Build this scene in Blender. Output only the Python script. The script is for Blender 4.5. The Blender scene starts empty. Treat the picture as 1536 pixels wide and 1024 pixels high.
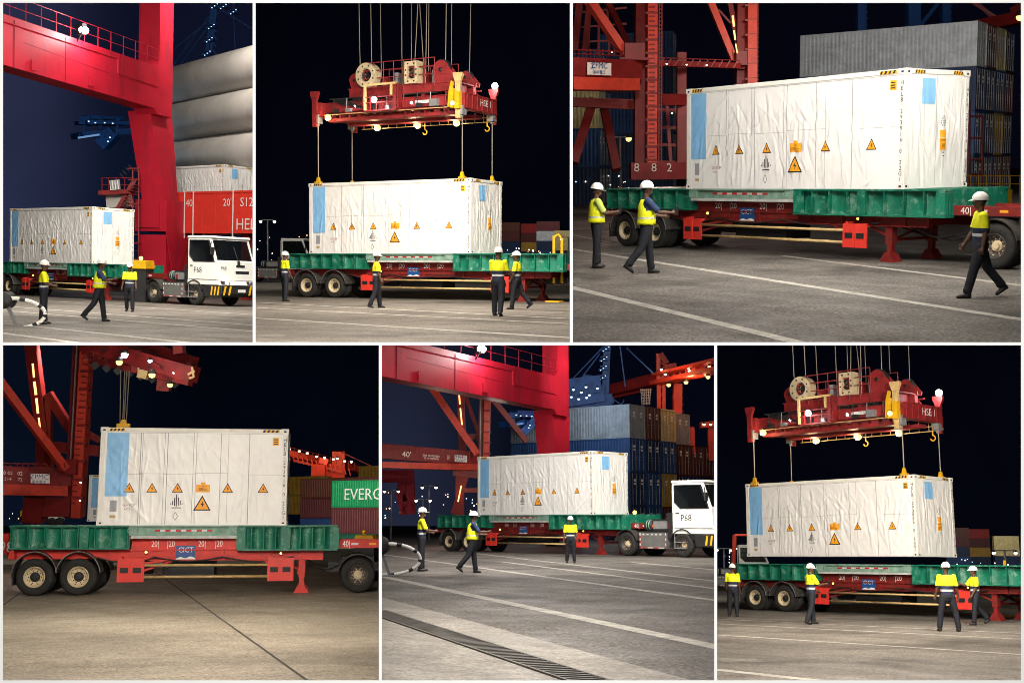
import bpy, bmesh, math, random
import numpy as np
from mathutils import Matrix, Vector, noise as mnoise
PI = math.pi
scn = bpy.context.scene
col = scn.collection
random.seed(5)
F = 1800.0          # focal length in photo pixels (1536 wide)
CX, CY = 768.0, 512.0
# six yards at night, each a stage of its own set off by added dividers; pose of each yard seen from the camera at the origin
POSE = {
    1: ([[0.793269, 0.608167, 0.029285], [-0.606535, 0.79352, -0.049418], [-0.053293, 0.02144, 0.998349]], [-27.91, 66.7446, 2.5856]),
    2: ([[0.881334, 0.472468, 0.004986], [-0.471224, 0.879688, -0.064003], [-0.034625, 0.054058, 0.997937]], [-8.5032, 50.6961, 1.8603]),
    3: ([[0.560312, 0.828043, -0.019909], [-0.821523, 0.552515, -0.140807], [-0.105594, 0.095252, 0.989837]], [5.3304, 36.3259, 2.7551]),
    4: ([[0.987197, -0.159506, 0.000132], [0.157779, 0.976627, 0.145961], [-0.02341, -0.144072, 0.98929]], [-12.3694, 35.5246, -7.5094]),
    5: ([[0.699779, 0.714359, -0.000909], [-0.706423, 0.692193, 0.147766], [0.106187, -0.102762, 0.989022]], [-1.7039, 60.7009, -10.6392]),
    6: ([[0.628826, 0.777495, 0.008938], [-0.765464, 0.616995, 0.182706], [0.136538, -0.121732, 0.983127]], [9.6433, 48.6407, -10.8725]),
}
# opening of each stage between the added dividers, photo pixels
RECT = {1: (4.5, 379.5, 4.5, 513.5), 2: (383, 855, 4.5, 513.5), 3: (859, 1531.5, 4.5, 513.5),
        4: (4.5, 568.5, 517.5, 1019.5), 5: (572.5, 1071.5, 517.5, 1019.5), 6: (1075.5, 1531.5, 517.5, 1019.5)}
BM = {}
for k, (R, t) in POSE.items():
    m = Matrix(R).to_4x4(); m.translation = Vector(t); BM[k] = m
BI = {k: m.inverted() for k, m in BM.items()}

def pt(b, px, py, Z):
    """yard point of bay b seen at pixel (px, py) at depth Z metres"""
    return BI[b] @ Vector(((px-CX)/F*Z, Z, -(py-CY)/F*Z))
def hit(b, px, py, axis, val):
    c = BI[b].translation; d = BI[b].to_3x3() @ Vector(((px-CX)/F, 1, -(py-CY)/F))
    return c + d*((val-c[axis])/d[axis])
def gnd(b, px, Z):
    """ground point of bay b in image column px at depth Z"""
    a = pt(b, px, 0, Z); c = pt(b, px, 1000, Z)
    return a.lerp(c, a.z/(a.z-c.z))
def zat(b, px, py, Z):
    """height above ground of pixel row py in column px at depth Z"""
    return pt(b, px, py, Z).z
def proj(b, p):
    q = BM[b] @ Vector(p); return (CX+F*q.x/q.y, CY-F*q.z/q.y, q.y)

# ------------------------------------------------------------------ mesh builder
class MB:
    def __init__(s): s.v = []; s.f = []; s.m = []; s.sm = []; s.cur = 0; s.smooth = False
    def mat(s, i): s.cur = i; return s
    def add(s, vs, fs, M=None):
        o = len(s.v)
        for p in vs:
            p = Vector(p)
            s.v.append(tuple(M @ p) if M is not None else tuple(p))
        for f in fs:
            s.f.append(tuple(o+i for i in f)); s.m.append(s.cur); s.sm.append(s.smooth)
        return s
    def box(s, x0, x1, y0, y1, z0, z1, M=None):
        vs = [(x, y, z) for z in (z0, z1) for y in (y0, y1) for x in (x0, x1)]
        return s.add(vs, [(0, 2, 3, 1), (4, 5, 7, 6), (0, 1, 5, 4), (2, 6, 7, 3), (0, 4, 6, 2), (1, 3, 7, 5)], M)
    def prism(s, poly, a0, a1, axis='y', M=None):
        """polygon in the two other axes swept along axis; y: (x,z), x: (y,z), z: (x,y)"""
        n = len(poly)
        def P(u, w, a): return {'y': (u, a, w), 'x': (a, u, w), 'z': (u, w, a)}[axis]
        vs = [P(u, w, a0) for u, w in poly] + [P(u, w, a1) for u, w in poly]
        area = sum(poly[i][0]*poly[(i+1) % n][1]-poly[(i+1) % n][0]*poly[i][1] for i in range(n))
        fl = (area > 0) ^ (axis == 'y') ^ (a1 < a0)
        fs = [tuple(range(n)), tuple(range(2*n-1, n-1, -1))] + [(i, i+n, (i+1) % n+n, (i+1) % n) for i in range(n)]
        if fl: fs = [tuple(reversed(f)) for f in fs]
        return s.add(vs, fs, M)
    def bar(s, p, q, w, h, up=(0, 0, 1), M=None):
        p = Vector(p); q = Vector(q); d = (q-p)
        if d.length < 1e-6: return s
        d.normalize(); u = Vector(up)
        if abs(d.dot(u)) > .98: u = Vector((0, 1, 0)) if abs(d.y) < .9 else Vector((1, 0, 0))
        a = d.cross(u).normalized()*w/2; b = a.cross(d).normalized()*h/2
        vs = [p-a-b, p+a-b, p+a+b, p-a+b, q-a-b, q+a-b, q+a+b, q-a+b]
        return s.add(vs, [(0, 1, 2, 3), (7, 6, 5, 4), (0, 4, 5, 1), (1, 5, 6, 2), (2, 6, 7, 3), (3, 7, 4, 0)], M)
    def tube(s, pts, r, n=8, closed=False, cap=True, M=None):
        pts = [Vector(p) for p in pts]; rs = r if isinstance(r, (list, tuple)) else [r]*len(pts)
        N = len(pts); rings = []; prev = None
        for i, p in enumerate(pts):
            if closed: d = pts[(i+1) % N]-pts[i-1]
            else: d = pts[min(i+1, N-1)]-pts[max(i-1, 0)]
            d.normalize()
            if prev is None:
                a = d.orthogonal().normalized()
            else:
                a = (prev-d*prev.dot(d)).normalized()
            prev = a; b = d.cross(a)
            rings.append([p+(a*math.cos(2*PI*k/n)+b*math.sin(2*PI*k/n))*rs[i] for k in range(n)])
        vs = [v for rg in rings for v in rg]; fs = []
        for i in range(N if closed else N-1):
            j = (i+1) % N
            for k in range(n):
                l = (k+1) % n; fs.append((i*n+k, i*n+l, j*n+l, j*n+k))
        if cap and not closed:
            fs.append(tuple(reversed(range(n)))); fs.append(tuple((N-1)*n+k for k in range(n)))
        old = s.smooth; s.smooth = n > 6; s.add(vs, fs, M); s.smooth = old
        return s
    def lathe(s, prof, n=20, M=None, smooth=True):
        """profile (r, a) revolved round y"""
        vs = [(r*math.cos(2*PI*k/n), a, r*math.sin(2*PI*k/n)) for r, a in prof for k in range(n)]
        fs = []
        for i in range(len(prof)-1):
            for k in range(n):
                l = (k+1) % n; fs.append((i*n+k, i*n+l, (i+1)*n+l, (i+1)*n+k))
        old = s.smooth; s.smooth = smooth; s.add(vs, fs, M); s.smooth = old
        return s
    def ball(s, c, r, n=10, M=None, sc=(1, 1, 1)):
        c = Vector(c); vs = []; fs = []; h = n//2
        for i in range(h+1):
            th = PI*i/h
            for k in range(n):
                vs.append(c+Vector((r*sc[0]*math.sin(th)*math.cos(2*PI*k/n), r*sc[1]*math.sin(th)*math.sin(2*PI*k/n), r*sc[2]*math.cos(th))))
        for i in range(h):
            for k in range(n):
                l = (k+1) % n; fs.append((i*n+k, (i+1)*n+k, (i+1)*n+l, i*n+l))
        old = s.smooth; s.smooth = True; s.add(vs, fs, M); s.smooth = old
        return s
    def text(s, txt, size, M, depth=0.0, align='CENTER'):
        vs, fs = text_mesh(txt, align)
        return s.add([Vector(v)*size for v in vs], fs, M)
    def build(s, name, mats, parent=None, bevel=0.0):
        me = bpy.data.meshes.new(name); me.from_pydata(s.v, [], s.f)
        for m in (mats if isinstance(mats, (list, tuple)) else [mats]): me.materials.append(m)
        me.polygons.foreach_set('material_index', s.m); me.polygons.foreach_set('use_smooth', s.sm)
        me.update()
        if bevel:
            bm = bmesh.new(); bm.from_mesh(me); bmesh.ops.remove_doubles(bm, verts=bm.verts, dist=1e-5)
            es = [e for e in bm.edges if len(e.link_faces) == 2 and e.calc_face_angle(0) > .6]
            bmesh.ops.bevel(bm, geom=es, offset=bevel, segments=1, affect='EDGES', clamp_overlap=True)
            bm.to_mesh(me); bm.free()
        o = bpy.data.objects.new(name, me); col.objects.link(o)
        if parent is not None: o.parent = parent
        return o
_tc = {}
def text_mesh(txt, align):
    if (txt, align) in _tc: return _tc[(txt, align)]
    cu = bpy.data.curves.new('lettering', 'FONT'); cu.body = txt; cu.align_x = align; cu.align_y = 'CENTER'; cu.size = 1.0; cu.resolution_u = 2
    cu.offset = .0
    o = bpy.data.objects.new('lettering', cu); col.objects.link(o)
    dg = bpy.context.evaluated_depsgraph_get(); me = bpy.data.meshes.new_from_object(o.evaluated_get(dg))
    r = ([tuple(v.co) for v in me.vertices], [tuple(p.vertices) for p in me.polygons])
    bpy.data.objects.remove(o); bpy.data.curves.remove(cu); bpy.data.meshes.remove(me)
    _tc[(txt, align)] = r
    return r
def TM(loc, xdir=(1, 0, 0), ydir=(0, 0, 1)):
    """matrix laying text (x right, y up) on a wall"""
    x = Vector(xdir).normalized(); y = Vector(ydir).normalized(); z = x.cross(y)
    m = Matrix((x, y, z)).transposed().to_4x4(); m.translation = Vector(loc); return m
def RZ(a, loc=(0, 0, 0)):
    m = Matrix.Rotation(a, 4, 'Z'); m.translation = Vector(loc); return m

ROOTS = []          # (object, bay)
def tag(o, label=None, cat=None, group=None, kind=None):
    if label: o['label'] = label
    if cat: o['category'] = cat
    if group: o['group'] = group
    if kind: o['kind'] = kind
    return o
def thing(b, name, label, cat, loc=(0, 0, 0), rz=0.0, group=None):
    o = bpy.data.objects.new(name, None); col.objects.link(o); o.empty_display_size = .3
    o.location = loc; o.rotation_euler = (0, 0, rz); tag(o, label, cat, group); ROOTS.append([o, b]); return o
def single(b, o, label, cat, group=None, kind=None):
    tag(o, label, cat, group, kind); ROOTS.append([o, b]); return o
def kids(o): return [c for c in bpy.data.objects if c.parent == o]
_kc = {}
def copy_tree(o, b, loc=None, rz=None, label=None, group=None, top=True):
    c = o.copy(); col.objects.link(c)
    for ch in list(o.children):
        g = copy_tree(ch, b, top=False); g.parent = c
    if top:
        if loc is not None: c.location = loc
        if rz is not None: c.rotation_euler = (0, 0, rz)
        if label: c['label'] = label
        if group: c['group'] = group
        ROOTS.append([c, b])
    return c

# ------------------------------------------------------------------ materials
def lin(h):
    h = h.lstrip('#'); c = [int(h[i:i+2], 16)/255 for i in (0, 2, 4)]
    return tuple(x/12.92 if x < .04045 else ((x+.055)/1.055)**2.4 for x in c)
def nd(nt, t, **kw):
    n = nt.nodes.new(t)
    for k, v in kw.items():
        if k in n.inputs: n.inputs[k].default_value = v
        else: setattr(n, k, v)
    return n
MATS = {}
def mat(name, c, rough=.6, metal=0.0, var=.25, scale=2.5, dirt=None, damt=.35, bump=.0, bscale=30, spec=.4, streak=None):
    if name in MATS: return MATS[name]
    m = bpy.data.materials.new(name); m.use_nodes = True; nt = m.node_tree; p = nt.nodes['Principled BSDF']; L = nt.links
    p.inputs['Roughness'].default_value = rough; p.inputs['Metallic'].default_value = metal; p.inputs['Specular IOR Level'].default_value = spec
    tc = nd(nt, 'ShaderNodeTexCoord'); n1 = nd(nt, 'ShaderNodeTexNoise', Scale=scale, Detail=6.0, Roughness=.65)
    L.new(tc.outputs['Object'], n1.inputs['Vector'])
    mr = nd(nt, 'ShaderNodeMapRange'); mr.inputs[1].default_value = .3; mr.inputs[2].default_value = .7; mr.inputs[3].default_value = 1-var; mr.inputs[4].default_value = 1+var*.6
    L.new(n1.outputs['Fac'], mr.inputs[0])
    mx = nd(nt, 'ShaderNodeMix', data_type='RGBA', blend_type='MULTIPLY'); mx.inputs[0].default_value = 1
    mx.inputs[6].default_value = (*c, 1); L.new(mr.outputs[0], mx.inputs[7]); out = mx.outputs[2]
    if dirt is not None:
        n2 = nd(nt, 'ShaderNodeTexNoise', Scale=scale*2.3, Detail=8.0, Roughness=.75)
        if streak:
            mp = nd(nt, 'ShaderNodeMapping'); mp.inputs['Scale'].default_value = (1, 1, streak); L.new(tc.outputs['Object'], mp.inputs[0]); L.new(mp.outputs[0], n2.inputs['Vector'])
        else: L.new(tc.outputs['Object'], n2.inputs['Vector'])
        r2 = nd(nt, 'ShaderNodeMapRange'); r2.inputs[1].default_value = .52; r2.inputs[2].default_value = .72; r2.inputs[3].default_value = 0; r2.inputs[4].default_value = damt*2
        L.new(n2.outputs['Fac'], r2.inputs[0])
        m2 = nd(nt, 'ShaderNodeMix', data_type='RGBA'); L.new(r2.outputs[0], m2.inputs[0]); L.new(out, m2.inputs[6]); m2.inputs[7].default_value = (*dirt, 1); out = m2.outputs[2]
    L.new(out, p.inputs['Base Color'])
    if bump:
        n3 = nd(nt, 'ShaderNodeTexNoise', Scale=bscale, Detail=4.0); L.new(tc.outputs['Object'], n3.inputs['Vector'])
        bp = nd(nt, 'ShaderNodeBump', Strength=bump, Distance=.02); L.new(n3.outputs['Fac'], bp.inputs['Height']); L.new(bp.outputs[0], p.inputs['Normal'])
    MATS[name] = m; return m
def emit(name, c, s):
    if name in MATS: return MATS[name]
    m = bpy.data.materials.new(name); m.use_nodes = True; nt = m.node_tree; nt.nodes.remove(nt.nodes['Principled BSDF'])
    e = nd(nt, 'ShaderNodeEmission', Strength=s); e.inputs[0].default_value = (*c, 1); nt.links.new(e.outputs[0], nt.nodes['Material Output'].inputs[0])
    MATS[name] = m; return m

tarp = mat('white_tarpaulin', (.84, .825, .805), .42, var=.07, scale=1.2, dirt=(.62, .59, .54), damt=.12, bump=.3, bscale=7, spec=.5)
tarp_blue = mat('blue_tarpaulin', lin('#86bdea'), .45, var=.15, scale=2, bump=.2, bscale=9)
tarp_seam = mat('tarpaulin_seam', (.33, .32, .32), .6, var=.3, scale=6)
cast_white = mat('white_frame_paint', (.80, .78, .73), .5, var=.08, dirt=(.4, .33, .25), damt=.15)
hz_yellow = mat('hazard_yellow', lin('#f0b41c'), .5, var=.1)
black = mat('black_print', (.012, .012, .014), .6, var=.2)
orange = mat('orange_print', lin('#f2a524'), .5, var=.08)
grey_print = mat('grey_print', (.32, .33, .36), .6, var=.1, scale=14)
red_print = mat('faded_red_print', (.35, .14, .13), .6, var=.2)
white = mat('white_paint', (.78, .77, .73), .4, var=.08, dirt=(.45, .42, .36), damt=.15)
white_mark = mat('white_lettering', (.75, .73, .70), .5, var=.12)
red = mat('red_machine_paint', lin('#8e2628'), .55, var=.35, scale=1.5, dirt=(.035, .016, .013), damt=.6, bump=.15)
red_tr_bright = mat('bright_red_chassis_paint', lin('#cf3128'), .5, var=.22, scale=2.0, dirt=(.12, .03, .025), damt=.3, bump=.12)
red_tr = mat('shaded_red_chassis_paint', lin('#7c201d'), .5, var=.3, scale=2.0, dirt=(.05, .028, .022), damt=.55, bump=.15)  # chassis red darkened for the shade under the rack, shade in the colour
red_bump = mat('red_guard_paint', lin('#d8392e'), .45, var=.12, scale=2.0, dirt=(.25, .05, .04), damt=.2)
green = mat('green_weathered_paint', lin('#0e6c54'), .45, var=.35, scale=1.5, dirt=(.27, .44, .34), damt=.36, bump=.2)
green_pale = mat('pale_green_weathered_paint', lin('#7fa090'), .6, var=.4, scale=3, dirt=(.05, .2, .15), damt=.5, bump=.2)
rubber = mat('tyre_rubber', (.018, .017, .016), .8, var=.3, scale=4, dirt=(.06, .05, .04), damt=.3)
rim_cream = mat('cream_rim_paint', lin('#cdbb98'), .5, var=.25, dirt=(.15, .1, .06), damt=.4)
rim_dark = mat('dark_rim_paint', (.06, .05, .045), .5, var=.3, dirt=(.2, .16, .1), damt=.3)
plastic = mat('black_plastic', (.02, .02, .021), .55, var=.3)
fender_m = mat('dark_fender', (.045, .042, .038), .5, var=.3, dirt=(.16, .14, .11), damt=.3)
steel = mat('grey_steel', (.27, .27, .28), .5, .3, var=.25, dirt=(.12, .1, .08))
rail_cream = mat('cream_rail_paint', lin('#c9ab74'), .5, var=.25, scale=4, dirt=(.25, .1, .06), damt=.4)
wire = mat('wire_rope', (.23, .21, .17), .5, .3, var=.2)
yellow = mat('yellow_machine_paint', lin('#d9a514'), .5, var=.2, dirt=(.2, .13, .03), damt=.3)
glass = mat('dark_cab_glass', (.012, .015, .02), .08, var=.2, spec=.6)
reflw = mat('silver_reflective_tape', (.6, .6, .58), .35, var=.1)
reflr = mat('red_reflective_tape', lin('#b3141b'), .4, var=.1)
sign_blue = mat('blue_sign_enamel', lin('#1d4a86'), .4, var=.12)
lamp_warm = emit('warm_lamp_light', (1, .72, .27), 2.1)
lamp_core = emit('lamp_core_light', (1, .93, .75), 40)
lamp_white = emit('white_lamp_light', (.95, .97, 1), 30)
lamp_amber = emit('amber_marker_light', (1, .42, .05), 14)
lamp_far = emit('far_lamp_light', (1, .93, .8), 6)
lamp_orange = emit('orange_lamp_light', (1, .42, .16), 3.2)
lamp_glow = emit('glowing_lamp_light', (1, .62, .35), 8)
lamp_blue = emit('blue_white_lamp_light', (.42, .66, 1), 2.6)
blue_strip = emit('blue_strip_light', (.3, .55, 1), .5)
# ------------------------------------------------------------------ wrapped container
CL, CW, CH = 7.8, 2.44, 2.9
FX = 1.0
def fold_field(W, H, seed, n, vertical=.5):
    """height of hanging tarpaulin over a W x H wall: diagonal folds, seams and soft billows"""
    rs = np.random.RandomState(seed); folds = []
    for i in range(n):
        u = rs.rand()*W; top = rs.rand() < .6
        v = H*(.97-.25*rs.rand()) if top else H*(.25+.5*rs.rand())
        ang = -PI/2+(rs.rand()-.5)*(.5 if rs.rand() < vertical else 1.9); ln = .5+rs.rand()*2.0
        folds.append((u, v, math.cos(ang), math.sin(ang), ln, .020+.024*rs.rand()**2, (.005+.012*rs.rand()**1.5)*(1 if rs.rand() < .8 else -1)))
    ph = rs.rand(8)*6.28
    def h(U, V):
        z = np.zeros_like(U)
        for (u, v, c, s, ln, w, a) in folds:
            t = (U-u)*c+(V-v)*s; d = -(U-u)*s+(V-v)*c
            e = np.clip(t/ln, 0, 1); prof = np.where((t > 0) & (t < ln), np.sin(PI*np.clip(e, 0, 1))**.7, 0)
            ww = w*(1+.8*e)
            z = z+a*prof*np.exp(-(d/ww)**2)
        z = z+.004*np.sin(U*5.1+V*2.2+ph[0])*np.sin(V*3.3+ph[1])+.003*np.sin(U*9.7-V*6.1+ph[2])+.002*np.sin(U*17+V*13+ph[3])
        ed = np.minimum(np.minimum(U, W-U), np.minimum(V, H-V)); z = z*np.clip(ed/.12, 0, 1)
        return z+.012
    return h
side_h = fold_field(CL, CH, 3, 230, .45)
end_h = fold_field(CW, CH, 8, 64, .75)
def cloth(mb, W, H, hf, P, nu, nv):
    """P(u, v, h) -> point; grid in the wall's own u (right) and v (up)"""
    us = np.linspace(0, W, nu+1); vs = np.linspace(0, H, nv+1); U, V = np.meshgrid(us, vs); Hh = hf(U, V)
    o = len(mb.v)
    for j in range(nv+1):
        for i in range(nu+1): mb.v.append(tuple(P(U[j, i], V[j, i], Hh[j, i])))
    for j in range(nv):
        for i in range(nu):
            a = o+j*(nu+1)+i; mb.f.append((a, a+1, a+nu+2, a+nu+1)); mb.m.append(mb.cur); mb.sm.append(True)
SIDE = lambda u, v, h: (u, -h, v)
END = lambda u, v, h: (CL+h, u, v)
LEFT = lambda u, v, h: (-h, CW-u, v)
def patch(mb, poly, hf, P, lift=.006, sub=10):
    """flat print laid over the cloth; polygon in wall u, v, cut into small pieces that follow the folds"""
    lift += .005
    us = [p[0] for p in poly]; vs = [p[1] for p in poly]
    bm = bmesh.new(); f = bm.faces.new([bm.verts.new((u, v, 0)) for u, v in poly])
    big = max(max(us)-min(us), max(vs)-min(vs)); n = max(1, int(big/(.03 if big < .7 else .055)))
    for k in range(1, n):
        x = min(us)+(max(us)-min(us))*k/n
        bmesh.ops.bisect_plane(bm, geom=bm.verts[:]+bm.edges[:]+bm.faces[:], plane_co=(x, 0, 0), plane_no=(1, 0, 0))
        y = min(vs)+(max(vs)-min(vs))*k/n
        bmesh.ops.bisect_plane(bm, geom=bm.verts[:]+bm.edges[:]+bm.faces[:], plane_co=(0, y, 0), plane_no=(0, 1, 0))
    bm.verts.index_update()
    U = np.array([v.co.x for v in bm.verts]); V = np.array([v.co.y for v in bm.verts]); Hh = hf(U, V)+lift
    vs3 = [P(U[i], V[i], Hh[i]) for i in range(len(U))]
    fs = [tuple(v.index for v in f.verts) for f in bm.faces]
    sm = mb.smooth; mb.smooth = True; mb.add(vs3, fs); mb.smooth = sm; bm.free()
def quad0(u0, u1, v0, v1): return [(u0, v0), (u1, v0), (u1, v1), (u0, v1)]
def quad(u0, u1, v0, v1):
    if FX != 1:
        if u1-u0 > 1.2: u0, u1 = u0*FX, u1*FX
        else:
            m = (u0+u1)/2; k = m*FX if .7 < m < CL/FX-.6 else (m if m < 2 else m-CL/FX+CL); u0, u1 = u0+k-m, u1+k-m
    return quad0(u0, u1, v0, v1)
def print_text(mb, txt, size, u, v, hf, P, lift=.012, rot=0):
    vs, fs = text_mesh(txt, 'CENTER'); c, s = math.cos(rot), math.sin(rot)
    hmax = float(hf(np.array([u]), np.array([v]))[0])
    o = []
    for a, b, _ in vs:
        a *= size; b *= size; uu = u+a*c-b*s; vv = v+a*s+b*c; o.append(P(uu, vv, float(hf(np.array([uu]), np.array([vv]))[0])+lift+.004))
    mb.add(o, fs)
def tri(cu, cv, w, h): return [(cu-w/2, cv), (cu+w/2, cv), (cu, cv+h)]
def warn_tri(par, cu, cv, w, hf=None, P=SIDE, bolt=True):
    hf = hf or side_h
    h = w*.88; mb = MB(); mb.mat(0); patch(mb, tri(cu, cv, w, h), hf, P, .006)
    mb.mat(1); k = .78; patch(mb, tri(cu, cv+h*.075, w*k, h*k), hf, P, .010)
    mb.mat(0); s = h
    patch(mb, [(cu-.02*w, cv+.16*s), (cu+.12*w, cv+.44*s), (cu+.03*w, cv+.42*s), (cu+.05*w, cv+.64*s), (cu-.09*w, cv+.36*s), (cu+.01*w, cv+.38*s)], hf, P, .014)
    return mb.build('warning_sign', [black, orange], par)
def make_container(b, label, loc, group):
    t = thing(b, 'wrapped_container', label, 'container', loc, 0, group)
    mb = MB(); cloth(mb, CL, CH, side_h, SIDE, 300, 100); cloth(mb, CW, CH, end_h, END, 96, 100)
    cloth(mb, CW, CH, end_h, LEFT, 30, 36)
    cloth(mb, CL, CH, side_h, lambda u, v, h: (CL-u, CW+h, v), 40, 20)
    mb.smooth = False; z = .012
    mb.add([(-z, -z, CH), (CL+z, -z, CH), (CL+z, CW+z, CH), (-z, CW+z, CH)], [(0, 1, 2, 3)])
    mb.add([(-z, -z, 0), (CL+z, -z, 0), (CL+z, CW+z, 0), (-z, CW+z, 0)], [(3, 2, 1, 0)])
    mb.build('tarpaulin', tarp, t)
    mb = MB()   # top rail, corner posts
    e = .035
    mb.box(.17, CL-.17, -e, .03, CH-.10, CH+.02); mb.box(CL-.03, CL+e, .17, CW-.17, CH-.10, CH+.02)
    mb.box(-e, .03, .17, CW-.17, CH-.1, CH+.02); mb.box(.17, CL-.17, CW-.03, CW+e, CH-.1, CH+.02)
    for x in (0, CL):
        for y in (0, CW):
            sx = 1 if x else -1; sy = 1 if y else -1
            mb.box(min(x-sx*.12, x+sx*e), max(x-sx*.12, x+sx*e), min(y-sy*.12, y+sy*e), max(y-sy*.12, y+sy*e), .125, CH-.125)
    mb.build('corner_frame', cast_white, t, .01)
    for x in (0, CL):
        for y in (0, CW):
            for zz in (0, CH-.12):
                sx = 1 if x else -1; sy = 1 if y else -1; g = .045
                mb = MB(); x0, x1 = sorted((x-sx*.18, x+sx*g)); y0, y1 = sorted((y-sy*.16, y+sy*g))
                mb.box(x0, x1, y0, y1, zz-.005 if zz == 0 else zz, zz+.12+(.03 if zz else 0)); mb.mat(1)
                yo = y+sy*(g+.002); xo = x+sx*(g+.002); xm = (x0+x1)/2; ym = (y0+y1)/2
                mb.box(xm-.035, xm+.035, min(yo, yo-sy*.02), max(yo, yo-sy*.02), zz+.04, zz+.09)
                mb.box(min(xo, xo-sx*.02), max(xo, xo-sx*.02), ym-.035, ym+.035, zz+.04, zz+.09)
                mb.build('corner_casting', [cast_white, black], t)
    # blue wrap, seams
    mb = MB(); patch(mb, quad(.16, .80, .86, CH-.14), side_h, SIDE, .006); mb.build('blue_panel', tarp_blue, t)
    mb = MB(); patch(mb, quad0(.62, 1.12, 2.08, 2.70), end_h, END, .006)
    mb.build('blue_panel', tarp_blue, t)
    mb = MB(); patch(mb, quad0(1.6, 2.3, .86, CH-.14), end_h, LEFT, .006); mb.build('blue_panel', tarp_blue, t)
    mb = MB()
    for u, w in ((1.62, .02), (1.70, .01), (2.62, .012), (2.74, .02), (3.83, .014), (3.95, .014), (4.98, .016), (5.30, .010), (6.18, .02)):
        patch(mb, quad(u, u+w, .03, CH-.12), side_h, SIDE, .004)
    for u0, u1, v in ((.86, 1.6, 1.52), (1.72, 2.6, 1.54), (2.78, 3.8, 1.52), (3.97, 5.3, 1.56), (6.4, 7.6, 1.52)):
        patch(mb, quad(u0, u1, v, v+.008), side_h, SIDE, .004)
    patch(mb, quad0(1.18, 1.19, .05, CH-.12), end_h, END, .004)
    for u0, u1 in ((.2, 7.6),): patch(mb, quad(u0, u1, CH-.135, CH-.127), side_h, SIDE, .004)
    mb.build('seam', tarp_seam, t)
    # hazard stripes by the corners
    def haz(u0, u1, v0, v1, P):
        if P is SIDE and u0 > 2: u0, u1 = u0-7.8+CL, u1-7.8+CL
        mb = MB(); f = lambda U, V: np.full_like(U, .037)
        mb.mat(0); patch(mb, quad0(u0, u1, v0, v1), f, P, .002); mb.mat(1); n = 4; w = (u1-u0)/n
        for i in range(n): patch(mb, [(u0+i*w, v0), (u0+i*w+w*.5, v0), (u0+i*w+w*.85, v1), (u0+i*w+w*.35, v1)], f, P, .004)
        mb.build('hazard_stripe', [hz_yellow, black], t)
    haz(.22, .66, CH-.085, CH-.005, SIDE); haz(7.05, 7.56, CH-.085, CH-.005, SIDE); haz(.30, .70, CH-.085, CH-.005, END); haz(1.80, 2.2, CH-.085, CH-.005, END)
    for u in (1.22, 2.16, 3.22, 5.32, 6.82): warn_tri(t, u*FX, .98, .33)
    warn_tri(t, 4.27*FX, .44, .52)
    mb = MB(); patch(mb, quad(4.08, 4.49, .99, 1.22), side_h, SIDE, .006); patch(mb, quad(4.22, 4.35, 1.22, 1.29), side_h, SIDE, .006)
    mb.mat(1); patch(mb, quad(4.14, 4.28, 1.03, 1.12), side_h, SIDE, .012); patch(mb, quad(4.33, 4.43, 1.05, 1.08), side_h, SIDE, .012); patch(mb, quad(4.25, 4.33, 1.15, 1.18), side_h, SIDE, .012)
    mb.build('padlock_label', [orange, mat('dark_orange_print', lin('#b87516'), .5)], t)
    mb = MB(); patch(mb, quad(7.36, 7.55, 2.42, 2.66), side_h, SIDE, .006); mb.mat(1)
    for k in range(3): patch(mb, quad(7.39, 7.52, 2.455+.065*k, 2.485+.065*k), side_h, SIDE, .011)
    mb.build('approval_plate', [hz_yellow, black], t)
    def bars(par, cu, cv, s, hf, P):
        mb = MB()
        for i, hgt in enumerate((.10, .17, .26, .36, .27, .18, .10)):
            x = cu+(i-3)*.055*s; patch(mb, quad0(x-.013*s, x+.013*s, cv+abs(i-3)*.02*s, cv+hgt*s), hf, P, .008)
        patch(mb, quad0(cu-.14*s, cu+.14*s, cv-.05*s, cv-.025*s), hf, P, .008)
        mb.build('bar_emblem', [black], par)
    bars(t, 3.20*FX, .56, 1.0, side_h, SIDE)
    mb = MB()
    for a, b_ in (((0, .12), (.07, 0)), ((.07, 0), (0, -.12)), ((0, -.12), (-.07, 0)), ((-.07, 0), (0, .12))):
        du, dv = b_[0]-a[0], b_[1]-a[1]; l = math.hypot(du, dv); nu, nv = -dv/l*.006, du/l*.006
        patch(mb, [(3.17*FX+a[0]-nu, .27+a[1]-nv), (3.17*FX+b_[0]-nu, .27+b_[1]-nv), (3.17*FX+b_[0]+nu, .27+b_[1]+nv), (3.17*FX+a[0]+nu, .27+a[1]+nv)], side_h, SIDE, .008)
    mb.build('diamond_mark', [black], t)
    mb = MB(); patch(mb, quad(.32, .52, .40, .74), side_h, SIDE, .006); mb.mat(1); patch(mb, quad(.33, .50, .22, .30), side_h, SIDE, .006)
    mb.build('document_label', [grey_print, rail_cream], t)
    mb = MB(); print_text(mb, 'Gr-1CP', .12, 1.24*FX, .60, side_h, SIDE); print_text(mb, 'HCE', .09, 1.18*FX, .48, side_h, SIDE); mb.build('stencilled_code', red_print, t)
    flat = lambda U, V: np.full_like(U, .046)
    mb = MB(); vv = CH-.32
    for ch in 'HELB 293916 0 22G1':
        if ch != ' ': print_text(mb, ch, .15, CL-.065, vv, flat, SIDE, .003)
        vv -= .138
    mb.build('serial_lettering', black, t)
    mb = MB(); vv = CH-.45
    for ch in 'HELB 293916 0 22G1':
        if ch != ' ': print_text(mb, ch, .13, CW-.05, vv, flat, END, .003)
        vv -= .128
    mb.build('serial_lettering', black, t)
    # end wall labels
    mb = MB()
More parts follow.
